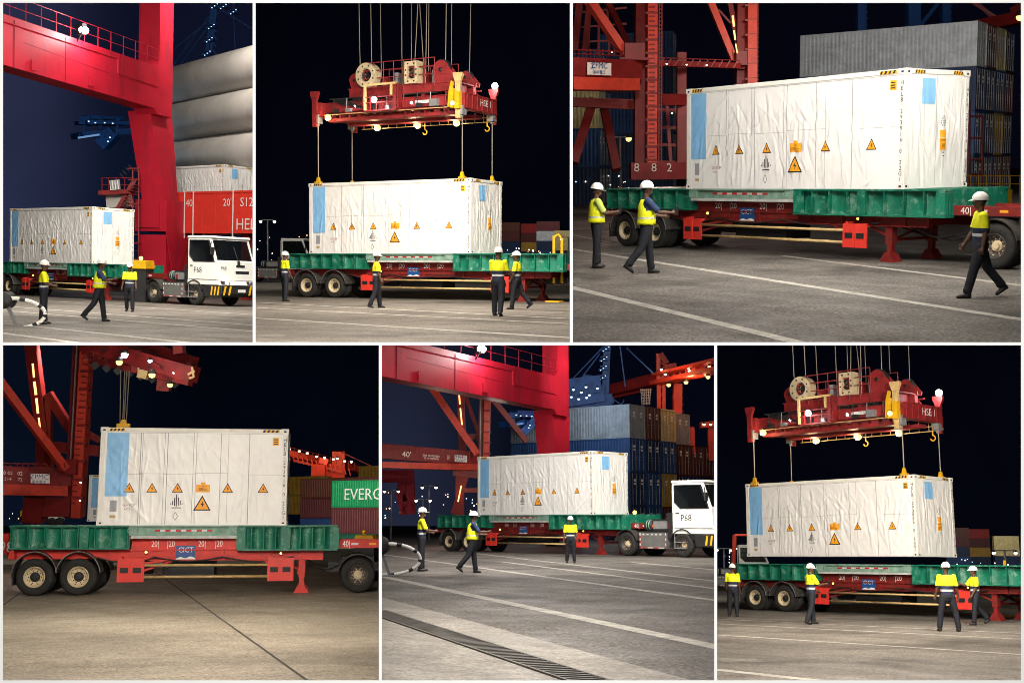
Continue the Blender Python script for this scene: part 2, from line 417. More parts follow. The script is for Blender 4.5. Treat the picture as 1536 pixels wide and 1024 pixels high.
    for r, n in ((0, 1), (1, 2), (2, 3), (3, 3), (4, 2)):
        for i in range(n): patch(mb, quad0(1.47+(i-(n-1)/2)*.075-.022, 1.47+(i-(n-1)/2)*.075+.022, 1.76-r*.055, 1.80-r*.055), end_h, END, .008)
    mb.build('bar_emblem', grey_print, t)
    mb = MB(); patch(mb, quad0(1.36, 1.58, 1.26, 1.44), end_h, END, .006); patch(mb, quad0(1.34, 1.60, .95, 1.24), end_h, END, .006)
    mb.mat(1); patch(mb, quad0(1.40, 1.54, 1.0, 1.10), end_h, END, .012); patch(mb, quad0(1.36, 1.58, 1.17, 1.20), end_h, END, .012)
    mb.mat(2); patch(mb, quad0(1.38, 1.57, .48, .94), end_h, END, .008); mb.mat(3); patch(mb, quad0(1.43, 1.49, .87, .89), end_h, END, .013); patch(mb, quad0(1.45, 1.51, .79, .81), end_h, END, .013)
    mb.build('hanging_tag', [orange, MATS['dark_orange_print'], white, black], t)
    return t

# ------------------------------------------------------------------ trailer and the green flat rack on it
def wheel_part(par, c, r, w, rimm, out=-1):
    """tyre with rim facing out along y (out = -1 towards the camera)"""
    t = MB(); x, y, z = c; M = Matrix.Translation(c) @ Matrix.Diagonal((1, -out, 1, 1))
    h = w/2
    t.lathe([(r*.56, -h*.75), (r*.62, -h), (r*.86, -h), (r*.95, -h*.8), (r, -h*.55), (r*.985, -h*.3), (r, -h*.28), (r, -h*.02), (r*.985, 0), (r, h*.02), (r, h*.3), (r, h*.6), (r*.93, h), (r*.5, h), (r*.45, 0)], 32, M)
    ty = t.build('tyre', rubber, par)
    d = MB(); d.lathe([(r*.575, -h*.78), (r*.56, -h*.92), (r*.52, -h*.8), (r*.47, -h*.25), (r*.40, h*.02), (r*.27, -h*.05)], 28, M)
    d.mat(1); d.lathe([(r*.27, -h*.05), (r*.24, -h*.30), (r*.20, -h*.34), (r*.17, -h*.62), (r*.10, -h*.68), (.0, -h*.68)], 18, M, False)
    for k in range(10):
        a = 2*PI*k/10; d.ball((x+r*.33*math.cos(a), y+out*h*.02, z+r*.33*math.sin(a)), r*.035, 6)
    for k in range(8):
        a = 2*PI*(k+.5)/8; d.ball((x+r*.45*math.cos(a), y+out*h*.14, z+r*.45*math.sin(a)), r*.05, 6, sc=(1, .3, 1))
    d.build('rim', [rimm, black if rimm is not rim_dark else rim_cream], ty)
    return ty
def arc_strip(mb, cx, cz, r, a0, a1, y0, y1, th=.02, n=14):
    for i in range(n):
        a, b = a0+(a1-a0)*i/n, a0+(a1-a0)*(i+1)/n
        p = [(cx+(r+d)*math.cos(q), cz+(r+d)*math.sin(q)) for q, d in ((a, 0), (b, 0), (b, th), (a, th))]
        mb.prism(p, y0, y1, 'y')
def make_trailer(b, label, loc, group, neck=2.3, name='semi_trailer'):
    t = thing(b, name, label, 'trailer', loc, 0, group)
    mb = MB()
    for y in (.30, 1.95):
        mb.box(4.05, 8.1, y, y+.035, 1.0, 1.46); mb.box(4.0, 8.15, y-.12, y+.15, 1.46, 1.49)
        mb.box(3.2, 12.3, y+.03, y+.06, .92, 1.17); mb.box(.2, 12.4, y-.06, y+.14, 1.17, 1.2)
        mb.box(3.2, 12.3, y-.06, y+.14, .90, .92); mb.box(.2, 3.2, y+.03, y+.07, .95, 1.17)
        for x in (3.3, 4.4, 5.4, 6.6, 7.6, 8.5, 9.6, 10.6, 11.6): mb.box(x, x+.03, y-.04, y+.03, .92, 1.17)
    for x in (.5, 3.4, 4.6, 6.2, 7.8, 9.4, 11.0, 12.2): mb.box(x, x+.12, .4, 2.0, .95, 1.12)
    # gooseneck running forward over the tractor
    for y in (.30, 1.95): mb.prism([(11.9, .92), (12.5, 1.22), (13.0+neck, 1.22), (13.0+neck, 1.42), (12.5, 1.46), (11.9, 1.17)], y, y+.25, 'y')
    mb.box(12.6, 13.0+neck, .555, 1.95, 1.26, 1.38); mb.box(13.0+neck, 13.06+neck, .1, 2.37, 1.2, 1.44)
    # rear cross beam
    mb.box(.0, .18, .1, 2.4, .95, 1.18)
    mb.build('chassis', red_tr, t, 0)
    ax = MB()
    for x in (.9, 2.35): ax.tube([(x, .1, .51), (x, 2.4, .51)], .075, 10); ax.box(x-.35, x+.35, .55, .68, .6, .68); ax.box(x-.35, x+.35, 1.8, 1.93, .6, .68)
    ax.box(.5, 2.8, .6, .7, .68, .96); ax.box(.5, 2.8, 1.8, 1.9, .68, .96); ax.build('axle_group', plastic, t)
    for x in (.9, 2.35):
        for y, o in ((.16, -1), (.50, -1), (2.0, 1), (2.34, 1)):
            w = bpy.data.objects.new('wheel', None); col.objects.link(w); w.parent = t; w.location = (x, y, .51)
            wheel_part(w, (0, 0, 0), .51, .29, rim_cream, o)
    for y0, y1 in ((-.04, .66), (1.84, 2.54)):
        for x in (.9, 2.35):
            mb = MB(); mb.smooth = False; arc_strip(mb, x, .52, .62, .12, PI-.12 if x > 1 else PI+.1, y0, y1); mb.mat(1); arc_strip(mb, x, .52, .635, .12, PI-.12, y0-.012, y0+.012, .012)
            mb.build('mudguard', [fender_m, steel], t)
        mb = MB(); mb.box(.2, .23, y0, y1, .28, .72); mb.build('mud_flap', plastic, t)
    for x0 in (3.72, 9.86):
        mb = MB(); mb.prism([(x0, .34), (x0+.78, .34), (x0+.78, .96), (x0, .96)], .02, .06, 'y')
        mb.box(x0+.06, x0+.14, .06, .35, .96, 1.0); mb.box(x0+.6, x0+.68, .06, .35, .88, .96); mb.mat(1)
        for q in (.08, .45): mb.box(x0+q, x0+q+.24, .005, .02, .58, .72)
        mb.mat(0); mb.box(x0+.36, x0+.41, .0, .02, .34, .96)
        mb.build('guard_plate', [red_bump, black], t)
    for z in (.78, .47):
        mb = MB(); mb.tube([(4.50, .06, z), (9.86, .06, z)], .036, 8); mb.mat(1); mb.tube([(6.4, .06, z), (9.0, .06, z)], .038, 8) if z < .5 else None
        mb.build('guard_rail', [rail_cream, rail_cream], t)
    for p, q in (((4.5, .11, .8), (5.6, .4, .95)), ((9.86, .11, .8), (8.8, .4, .95)), ((4.5, .1, .62), (6.0, .4, .98))):
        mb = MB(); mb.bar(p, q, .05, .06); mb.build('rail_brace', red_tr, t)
    for y in (.42, 2.05):
        mb = MB(); mb.box(11.0, 11.2, y-.1, y+.1, .45, 1.0); mb.box(11.03, 11.17, y-.07, y+.07, .12, .45)
        mb.prism([(10.86, 0), (11.34, 0), (11.24, .14), (11.18, .24), (11.02, .24), (10.96, .14)], y-.16, y+.16, 'y'); mb.bar((11.1, y, .6), (10.3, y, .95), .06, .06)
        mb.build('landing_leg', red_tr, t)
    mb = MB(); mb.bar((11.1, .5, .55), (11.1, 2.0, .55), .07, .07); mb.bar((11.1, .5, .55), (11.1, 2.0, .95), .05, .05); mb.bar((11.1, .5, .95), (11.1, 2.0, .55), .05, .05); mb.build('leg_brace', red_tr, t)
    for k, (xa, xb, yy, sag) in enumerate(((2.9, 5.0, .22, .16), (4.9, 7.6, .24, .12), (7.5, 10.9, .22, .14), (11.3, 13.6, .6, .35), (11.4, 13.7, .9, .42))):
        mb = MB(); mb.tube([(xa+(xb-xa)*i/10, yy, 1.0-sag*math.sin(PI*i/10)) for i in range(11)], .022, 5); mb.build('air_hose', plastic, t)
    mb = MB(); mb.box(5.2, 7.2, .75, 1.75, .42, .86); mb.lathe([(0, -.35), (.2, -.35), (.22, -.3), (.22, .3), (.2, .35), (0, .35)], 16, Matrix.Translation((4.4, 1.3, .72)) @ Matrix.Rotation(PI/2, 4, 'Z')); mb.build('tool_locker', plastic, t)
    mb = MB(); mb.box(5.85, 6.42, .268, .298, .93, 1.30)
    mb.mat(1); mb.add([(5.85, .264, .95), (5.98, .264, 1.0), (6.13, .264, .96), (6.28, .264, 1.01), (6.42, .264, .97), (6.42, .264, .93), (5.85, .264, .93)], [(6, 5, 4, 3, 2, 1, 0)])
    mb.text('CICT', .2, TM((6.135, .262, 1.18)))
    mb.build('company_sign', [sign_blue, white_mark], t)
    mb = MB()
    for x, s in ((4.95, '20|'), (5.55, '|20'), (6.75, '20|'), (7.4, '|20')): mb.text(s, .24, TM((x, .296, 1.34)))
    mb.text('40|', .24, TM((13.35, .294, 1.325))); mb.build('position_mark', white_mark, t)
    mb = MB()
    for k, x in enumerate((13.7, 14.25, 14.8)):
        if x < 12.9+neck: mb.mat(k % 2); mb.box(x, x+.22, .287, .299, 1.30, 1.36)
    if neck > .8: mb.build('reflector_strip', [reflw, orange], t)
    mb = MB(); mb.box(4.6, 4.68, .16, .29, 1.09, 1.16); mb.mat(1); mb.ball((4.64, .15, 1.125), .035, 8); mb.build('marker_lamp', [plastic, lamp_amber], t)
    mb = MB(); mb.box(10.2, 10.28, .16, .29, 1.05, 1.11); mb.mat(1); mb.ball((10.24, .15, 1.08), .03, 8); mb.build('marker_lamp', [plastic, lamp_amber], t)
    return t
def make_rack(b, label, loc, group):
    t = thing(b, 'flat_rack', label, 'flat rack', loc, 0, group)
    def web(mb, x0, x1, y, s, zb, ribs):
        for k in range(ribs):       # plates bowed inwards between the ribs
            a = x0+.04+(x1-x0-.1)*k/ribs+.03; e = x0+.04+(x1-x0-.1)*(k+1)/ribs; N = 8; vs = []
            for i in range(N+1):
                t_ = i/N; yy = y-s*.02+s*.09*math.sin(PI*t_)**.7
                for z in (zb+.04, zb+.04+(1.76-zb)*.5, 1.80): vs.append((a+(e-a)*t_, yy+(s*.02 if 1.3 < z < 1.7 else 0), z))
            fs = []
            for i in range(N):
                for q in range(2):
                    f = (3*i+q, 3*i+3+q, 3*i+4+q, 3*i+1+q); fs.append(f if s > 0 else tuple(reversed(f)))
            sm = mb.smooth; mb.smooth = True; mb.add(vs, fs); mb.smooth = sm
        mb.box(x0, x1, min(y+s*.10, y+s*.12), max(y+s*.10, y+s*.12), zb+.04, 1.80)
    def section(x0, x1, zb, ribs, pockets, name):
        mb = MB()
        for y, s in ((.12, 1), (2.38, -1)):
            web(mb, x0, x1, y, s, zb, ribs); mb.box(x0, x1, min(y-s*.14, y+s*.2), max(y-s*.14, y+s*.2), zb, zb+.04)
            for k in range(ribs+1):
                xx = x0+.04+(x1-x0-.1)*k/ribs
                mb.prism([(xx, zb+.04), (xx+.03, zb+.04), (xx+.03, 1.80), (xx, 1.80)], y-s*.12, y, 'y')
        mb.box(x0, x1, -.02, 2.52, 1.80, 1.85)
        mb.box(x0, x0+.04, .15, 2.35, zb+.04, 1.8); mb.box(x1-.04, x1, .15, 2.35, zb+.04, 1.8)
        mb.build(name, green, t)
        for xp in pockets:
            mb = MB(); mb.box(xp, xp+.26, -.015, .12, zb+.05, 1.79); mb.build('stake_pocket', green_pale if 0 else green, t)
    section(0, 4.0, 1.21, 7, (2.36,), 'end_frame'); section(8.15, 13.0, 1.16, 8, (8.17, 10.35, 12.72), 'end_frame')
    mb = MB()
    for y, s in ((.06, 1), (2.44, -1)):
        mb.box(4.0, 8.15, min(y, y+s*.05), max(y, y+s*.05), 1.60, 1.80); mb.box(4.0, 8.15, min(y-s*.04, y+s*.15), max(y-s*.04, y+s*.15), 1.57, 1.60)
    mb.box(4.0, 8.15, -.02, 2.52, 1.80, 1.849)
    for xx in (4.0, 7.85): mb.box(xx, xx+.3, .0, .06, 1.60, 1.80)
    mb.build('centre_frame', green_pale, t)
    mb = MB()
    for k in range(11): mb.mat(k % 2); mb.box(4.95+k*.2, 5.15+k*.2, .052, .06, 1.68, 1.735)
    mb.build('reflector_strip', [reflr, reflw], t)
    mb = MB(); mb.box(4.06, 8.12, .0, .30, 1.49, 1.565); mb.build('support_beam', mat('grey_white_beam', (.5, .5, .48), .6, var=.3, dirt=(.15, .13, .1), damt=.4), t)
    for x in (4.2, 8.0): mb = MB(); mb.text('CICT', .2, TM((x, -.002, 1.7))); mb.build('stencilled_mark', mat('faded_stencil_paint', lin('#8fae9f'), .6, var=.3), t)
    return t
# ------------------------------------------------------------------ terminal tractor; origin on the ground under its rear axle, nose to +x
def make_tractor(b, label, loc, rz=0.0, group=None):
    t = thing(b, 'terminal_tractor', label, 'truck', loc, rz, group)
    mb = MB()
    for y in (.62, 1.62): mb.box(-.9, 5.0, y, y+.12, .62, .88)
    for x in (-.85, .6, 1.6, 2.8, 4.8): mb.box(x, x+.1, .62, 1.74, .66, .84)
    mb.box(-.5, .5, .55, 1.8, .98, 1.08); mb.box(-.3, .3, .8, 1.5, .88, .98); mb.build('frame', plastic, t)
    for x, rm in ((0, rim_dark), (3.15, rim_dark)):
        for y, o in (((.15, -1), (.48, -1), (1.86, 1), (2.2, 1)) if x == 0 else ((.17, -1), (2.18, 1))):
            w = bpy.data.objects.new('wheel', None); col.objects.link(w); w.parent = t; w.location = (x, y, .53); wheel_part(w, (0, 0, 0), .53, .30, rm, o)
    for y0, y1 in ((-.03, .64), (1.70, 2.38)):
        mb = MB(); arc_strip(mb, 0, .53, .62, .25, PI-.2, y0, y1, .025); mb.build('mudguard', fender_m, t)
        mb = MB(); arc_strip(mb, 3.15, .53, .64, .35, PI-.2, y0, y1, .03); mb.build('mudguard', plastic, t)
    mb = MB(); mb.box(.78, 2.28, .02, .62, .34, 1.06); mb.mat(1); mb.box(.76, 2.30, .0, .64, 1.06, 1.10)
    mb.mat(0); mb.build('side_tank', [mat('grey_tank_paint', (.16, .16, .155), .5, .2, var=.25, dirt=(.3, .28, .25), damt=.3), plastic], t)
    mb = MB()
    for k in range(6): mb.mat(k % 2); mb.box(2.225, 2.275, .008, .018, .36+k*.11, .47+k*.11)
    for k in range(6): mb.mat(k % 2); mb.box(.79, .84, .008, .018, .36+k*.11, .47+k*.11)
    for k in range(4): mb.mat(k % 2); mb.box(.95+k*.3, 1.25+k*.3, .008, .018, .36, .40)
    mb.build('reflector_strip', [reflr, reflw], t)
    mb = MB()
    for k in range(5): mb.box(.95+k*.24, 1.06+k*.24, .008, .018, .93, .99)
    mb.build('small_placard', reflw, t)
    mb = MB(); mb.box(1.3, 2.5, .3, 2.1, 1.12, 1.62); mb.box(1.15, 1.3, .5, 1.9, 1.1, 1.4); mb.mat(1); mb.box(1.36, 2.44, .285, .3, 1.2, 1.54); mb.mat(0); mb.box(2.3, 2.6, .1, .5, .8, 1.9)
    mb.build('engine_cover', [plastic, steel], t)
    mb = MB(); mb.tube([(.9, .45, 1.36), (1.25, .45, 1.36)], .24, 14); mb.mat(1); mb.tube([(.98, .45, 1.36), (1.03, .45, 1.36)], .245, 14); mb.tube([(1.12, .45, 1.36), (1.17, .45, 1.36)], .245, 14)
    mb.build('hose_reel', [plastic, green_pale], t)
    # cab shell with real window openings on the near side and the front
    x0, x1, xt = 2.62, 4.72, 4.28      # back, front at belt, front at roof
    zb, zw, zr = 1.22, 2.05, 3.18
    y0, y1 = .06, 2.30
    mb = MB()
    mb.prism([(x0, zb), (x1+.08, zb), (x1, zw-.05), (x1, zw), (x0, zw)], y0, y1, 'y')            # lower body
    mb.box(x0, x0+.10, y0, y1, zw, zr)                                                            # back wall
    for ya, yb in ((y0, y0+.07), (y1-.07, y1)):
        mb.prism([(x1-.13, zw), (x1, zw), (xt, zr), (xt-.13, zr)], ya, yb, 'y')                   # windscreen pillars
        mb.prism([(x0+.1, zw), (x0+.45, zw), (x0+.1, zw+.33)], ya, yb, 'y')                        # cut rear corner under the window
        mb.prism([(x0+.1, zr-.09), (xt, zr-.09), (xt-.02, zr), (x0+.1, zr)], ya+.002, yb-.002, 'y')
    mb.prism([(x1-.12, zw), (x1, zw), (x1-.03, zw+.10), (x1-.15, zw+.10)], y0+.07, y1-.07, 'y')
    mb.prism([(xt-.11, zr-.09), (xt+.03, zr-.09), (xt, zr), (xt-.13, zr)], y0+.07, y1-.07, 'y')
    mb.build('cab', white, t, .012)
    mb = MB(); mb.prism([(x0-.06, zr), (xt+.12, zr), (xt+.05, zr+.10), (x0, zr+.11)], y0-.04, y1+.04, 'y'); r = mb.build('roof', white, t, .02)
    mb = MB(); mb.tube([(3.2, .5, zr+.1), (3.2, .5, zr+.19)], .05, 10); mb.tube([(4.0, 1.6, zr+.1), (4.0, 1.6, zr+.28)], .02, 6); mb.build('beacon', plastic, r)
    mb = MB(); mb.add([(x0+.1, y0+.03, zw+.02), (x1-.1, y0+.03, zw+.02), (xt-.1, y0+.03, zr-.08), (x0+.1, y0+.03, zr-.08)], [(0, 1, 2, 3)]); sw = mb.build('side_window', MATS['cab_window_glass'], t)
    mb = MB(); k = .035   # black rubber surround
    P = [(x0+.12, zw+.30), (x0+.43, zw+.03), (x1-.17, zw+.03), (xt-.15, zr-.11), (x0+.12, zr-.11)]
    for i in range(5):
        a, c = P[i], P[(i+1) % 5]; mb.bar((a[0], y0-.005, a[1]), (c[0], y0-.005, c[1]), k, k, up=(0, 1, 0))
    mb.build('window_seal', plastic, sw)
    mb = MB(); mb.add([(x1-.03, y0+.1, zw+.09), (x1-.03, y1-.1, zw+.09), (xt-.03, y1-.1, zr-.09), (xt-.03, y0+.1, zr-.09)], [(0, 1, 2, 3)]); ws = mb.build('windscreen', MATS['cab_window_glass'], t)
    mb = MB(); mb.bar((x1+.015, 1.35, zw+.02), (xt+.25, 1.2, zw+.75), .02, .03); mb.box(x1, x1+.04, 1.28, 1.42, zw-.12, zw+.08); mb.build('wiper', plastic, ws)
    mb = MB(); mb.box(x0+.4, x0+.9, .8, 1.35, 1.9, 2.25); mb.box(x0+.35, x0+.5, .8, 1.35, 2.2, 2.85); mb.build('driver_seat', mat('red_seat_cloth', (.22, .03, .03), .8), t)
    mb = MB(); mb.bar((4.1, 1.1, 2.0), (3.85, 1.1, 2.5), .06, .06); mb.tube([(3.82+.02*math.cos(a), 1.1+.22*math.cos(a), 2.52+.22*math.sin(a)) for a in [2*PI*k/14 for k in range(14)]], .02, 6, closed=True); mb.build('steering_wheel', plastic, t)
    mb = MB(); mb.prism([(x0, .99), (5.0, .99), (4.86, 1.20), (x0, 1.20)], .03, 2.33, 'y'); sk = mb.build('front_panel', white, t, .02)
    for ya, yb in ((.16, .66), (1.7, 2.2)):
        mb = MB(); mb.prism([(4.955, 1.06), (4.985, 1.02), (4.90, 1.18), (4.87, 1.18)], ya, yb, 'y'); mb.build('headlight_recess', plastic, sk)
    for yy in (.5, 1.9):
        mb = MB(); mb.lathe([(0, -.02), (.085, -.015), (.09, .02), (0, .02)], 14, Matrix.Translation((4.955, yy, 1.10)) @ Matrix.Rotation(PI/2, 4, 'Z')); mb.build('headlight', lamp_white if yy < 1 else steel, t)
    mb = MB(); mb.prism([(3.85, .44), (5.0, .44), (5.14, .60), (5.14, .97), (3.75, .97)], .03, 2.33, 'y'); bp = mb.build('bumper', plastic, t, .02)
    mb = MB()
    for k in (0, 1, 5, 6):
        ya = .12+k*.30; mb.add([(5.146, ya, .52), (5.146, ya+.11, .52), (5.146, ya+.21, .95), (5.146, ya+.10, .95)], [(0, 1, 2, 3)])
    for k in range(3):
        xa = 4.35+k*.24; mb.add([(xa, .024, .52), (xa+.1, .024, .52), (xa+.18, .024, .93), (xa+.08, .024, .93)], [(0, 1, 2, 3)])
    mb.build('hazard_stripe', hz_yellow, bp)
    mb = MB(); mb.text('P68', .40, TM((3.35, y0-.004, 1.66))); mb.text('P68', .22, TM((4.80, .42, 1.78), (0, 1, 0), (-.08, 0, 1))); mb.build('fleet_number', black, t)
    mb = MB(); mb.box(4.745, 4.775, 1.15, 1.95, 1.52, 1.66); mb.box(4.74, 4.765, 1.2, 1.7, 1.84, 1.94); mb.build('grille', plastic, t)
    mb = MB(); mb.box(x0+1.05, x0+1.06, y0-.004, y0-.002, 1.24, 2.04); mb.box(x0+.1, x1, y0-.004, y0-.002, 1.235, 1.25); mb.build('panel_gap', black, t)
    for y, s in ((-.02, -1), (2.38, 1)):
        mb = MB(); mb.tube([(4.35, y+.05, 3.0), (4.5, y-s*-.1, 2.9), (4.5, y-s*-.1, 2.45)], .018, 6); mb.box(4.46, 4.54, y-.1, y+.1, 2.4, 2.75); mb.build('mirror', plastic, t)
    mb = MB(); mb.box(x0+.18, x0+.36, y0-.03, y0-.004, 1.86, 1.90); mb.mat(1); mb.box(x0+.12, x0+.7, y0-.10, y0+.05, .62, .66); mb.box(x0+.12, x0+.7, y0-.10, y0+.05, .36, .40); mb.bar((x0+.16, y0-.08, .38), (x0+.16, y0-.08, 1.0), .03, .03); mb.build('door_handle', [plastic, steel], t)
    mb = MB(); mb.box(5.14, 5.15, 1.0, 1.45, .66, .80); mb.build('number_plate', white, t)
    mb = MB(); mb.tube([(x0-.1, .2, 1.6), (x0-.1, .2, 3.1), (x0, .2, 3.1)], .022, 6); mb.build('grab_rail', white, t)
    return t
gm = bpy.data.materials.new('cab_window_glass'); gm.use_nodes = True; _nt = gm.node_tree
_p = _nt.nodes['Principled BSDF']; _p.inputs['Base Color'].default_value = (.01, .013, .016, 1); _p.inputs['Roughness'].default_value = .12
_tr = nd(_nt, 'ShaderNodeBsdfTransparent'); _tr.inputs[0].default_value = (.16, .18, .19, 1); _mx = nd(_nt, 'ShaderNodeMixShader'); _mx.inputs[0].default_value = .35
_nt.links.new(_tr.outputs[0], _mx.inputs[1]); _nt.links.new(_p.outputs[0], _mx.inputs[2]); _nt.links.new(_mx.outputs[0], _nt.nodes['Material Output'].inputs[0])
MATS['cab_window_glass'] = gm

# ------------------------------------------------------------------ people
def zband(name, bands, rough=.8):
    """cloth printed in horizontal bands; bands = [(z_top, colour)...] from the ground up"""
    m = bpy.data.materials.new(name); m.use_nodes = True; nt = m.node_tree; L = nt.links; p = nt.nodes['Principled BSDF']; p.inputs['Roughness'].default_value = rough
    tc = nd(nt, 'ShaderNodeTexCoord'); sx = nd(nt, 'ShaderNodeSeparateXYZ'); L.new(tc.outputs['Object'], sx.inputs[0])
    mr = nd(nt, 'ShaderNodeMapRange'); mr.inputs[2].default_value = 2.0; L.new(sx.outputs[2], mr.inputs[0])
    cr = nd(nt, 'ShaderNodeValToRGB'); cr.color_ramp.interpolation = 'CONSTANT'; e = cr.color_ramp.elements
    e[0].position = 0; e[0].color = (*bands[0][1], 1); e.remove(e[1])
    for i in range(1, len(bands)):
        q = e.new(bands[i-1][0]/2.0); q.color = (*bands[i][1], 1)
    L.new(mr.outputs[0], cr.inputs[0])
    n = nd(nt, 'ShaderNodeTexNoise', Scale=9.0, Detail=4.0); L.new(tc.outputs['Object'], n.inputs['Vector'])
    m2 = nd(nt, 'ShaderNodeMapRange'); m2.inputs[3].default_value = .75; m2.inputs[4].default_value = 1.2; L.new(n.outputs['Fac'], m2.inputs[0])
    mx = nd(nt, 'ShaderNodeMix', data_type='RGBA', blend_type='MULTIPLY'); mx.inputs[0].default_value = 1; L.new(cr.outputs[0], mx.inputs[6]); L.new(m2.outputs[0], mx.inputs[7]); L.new(mx.outputs[2], p.inputs['Base Color'])
    bp = nd(nt, 'ShaderNodeBump', Strength=.55, Distance=.04); n2 = nd(nt, 'ShaderNodeTexNoise', Scale=6.5, Detail=2.0, Distortion=.3); L.new(tc.outputs['Object'], n2.inputs['Vector']); L.new(n2.outputs['Fac'], bp.inputs['Height']); L.new(bp.outputs[0], p.inputs['Normal'])
    MATS[name] = m; return m
HV = lin('#e4e614'); NV = lin('#1a2440'); SV = (.55, .55, .52)
hv_shirt = zband('high_visibility_shirt_cloth', [(1.05, NV), (1.105, SV), (1.20, NV), (2, HV)])
hv_vest = zband('high_visibility_vest_cloth', [(1.08, HV), (1.125, SV), (2, HV)])
tee_navy = zband('navy_shirt_cloth', [(2, lin('#22345a'))])
tee_pale = zband('pale_green_shirt_cloth', [(1.12, NV), (2, lin('#b9c95c'))])
trous = zband('navy_trouser_cloth', [(2, lin('#0a0e1a'))])
skin = mat('dark_skin', lin('#553a2d'), .55, var=.12, scale=8)
boot_m = mat('black_boot_leather', (.012, .011, .011), .5, var=.3)
helm_m = mat('white_helmet_plastic', (.80, .79, .74), .3, var=.04)
hair_m = mat('black_hair', (.01, .009, .008), .8)
phone_m = mat('black_handset', (.015, .015, .017), .3)
eye_m = mat('eye_white', (.5, .48, .45), .3)
def loft(mb, rings, n=18):
    """rings (cx, cy, cz, rx, ry)"""
    vs = []; fs = []
    for cx, cy, cz, rx, ry in rings:
        for k in range(n):
            a = 2*PI*k/n; vs.append((cx+rx*math.cos(a), cy+ry*math.sin(a), cz))
    for i in range(len(rings)-1):
        for k in range(n):
            l = (k+1) % n; fs.append((i*n+k, i*n+l, (i+1)*n+l, (i+1)*n+k))
    fs.append(tuple(reversed(range(n)))); fs.append(tuple((len(rings)-1)*n+k for k in range(n)))
    mb.add(vs, fs)
def fuse(mb, name, m, parent, vox, smooth=4):
    """weld overlapping shapes into one continuous skin"""
    o = mb.build('raw_'+name, m); r = o.modifiers.new('r', 'REMESH'); r.mode = 'VOXEL'; r.voxel_size = vox; r.use_smooth_shade = True
    s = o.modifiers.new('s', 'SMOOTH'); s.factor = .5; s.iterations = smooth
    dg = bpy.context.evaluated_depsgraph_get(); me = bpy.data.meshes.new_from_object(o.evaluated_get(dg)); me.name = name
    old = o.data; bpy.data.objects.remove(o); bpy.data.meshes.remove(old)
    me.materials.clear(); me.materials.append(m)
    p = bpy.data.objects.new(name, me); col.objects.link(p); p.parent = parent; return p
def rotY(a): return Matrix.Rotation(-a, 3, 'Y')      # + swings forward (+x) when pointing down
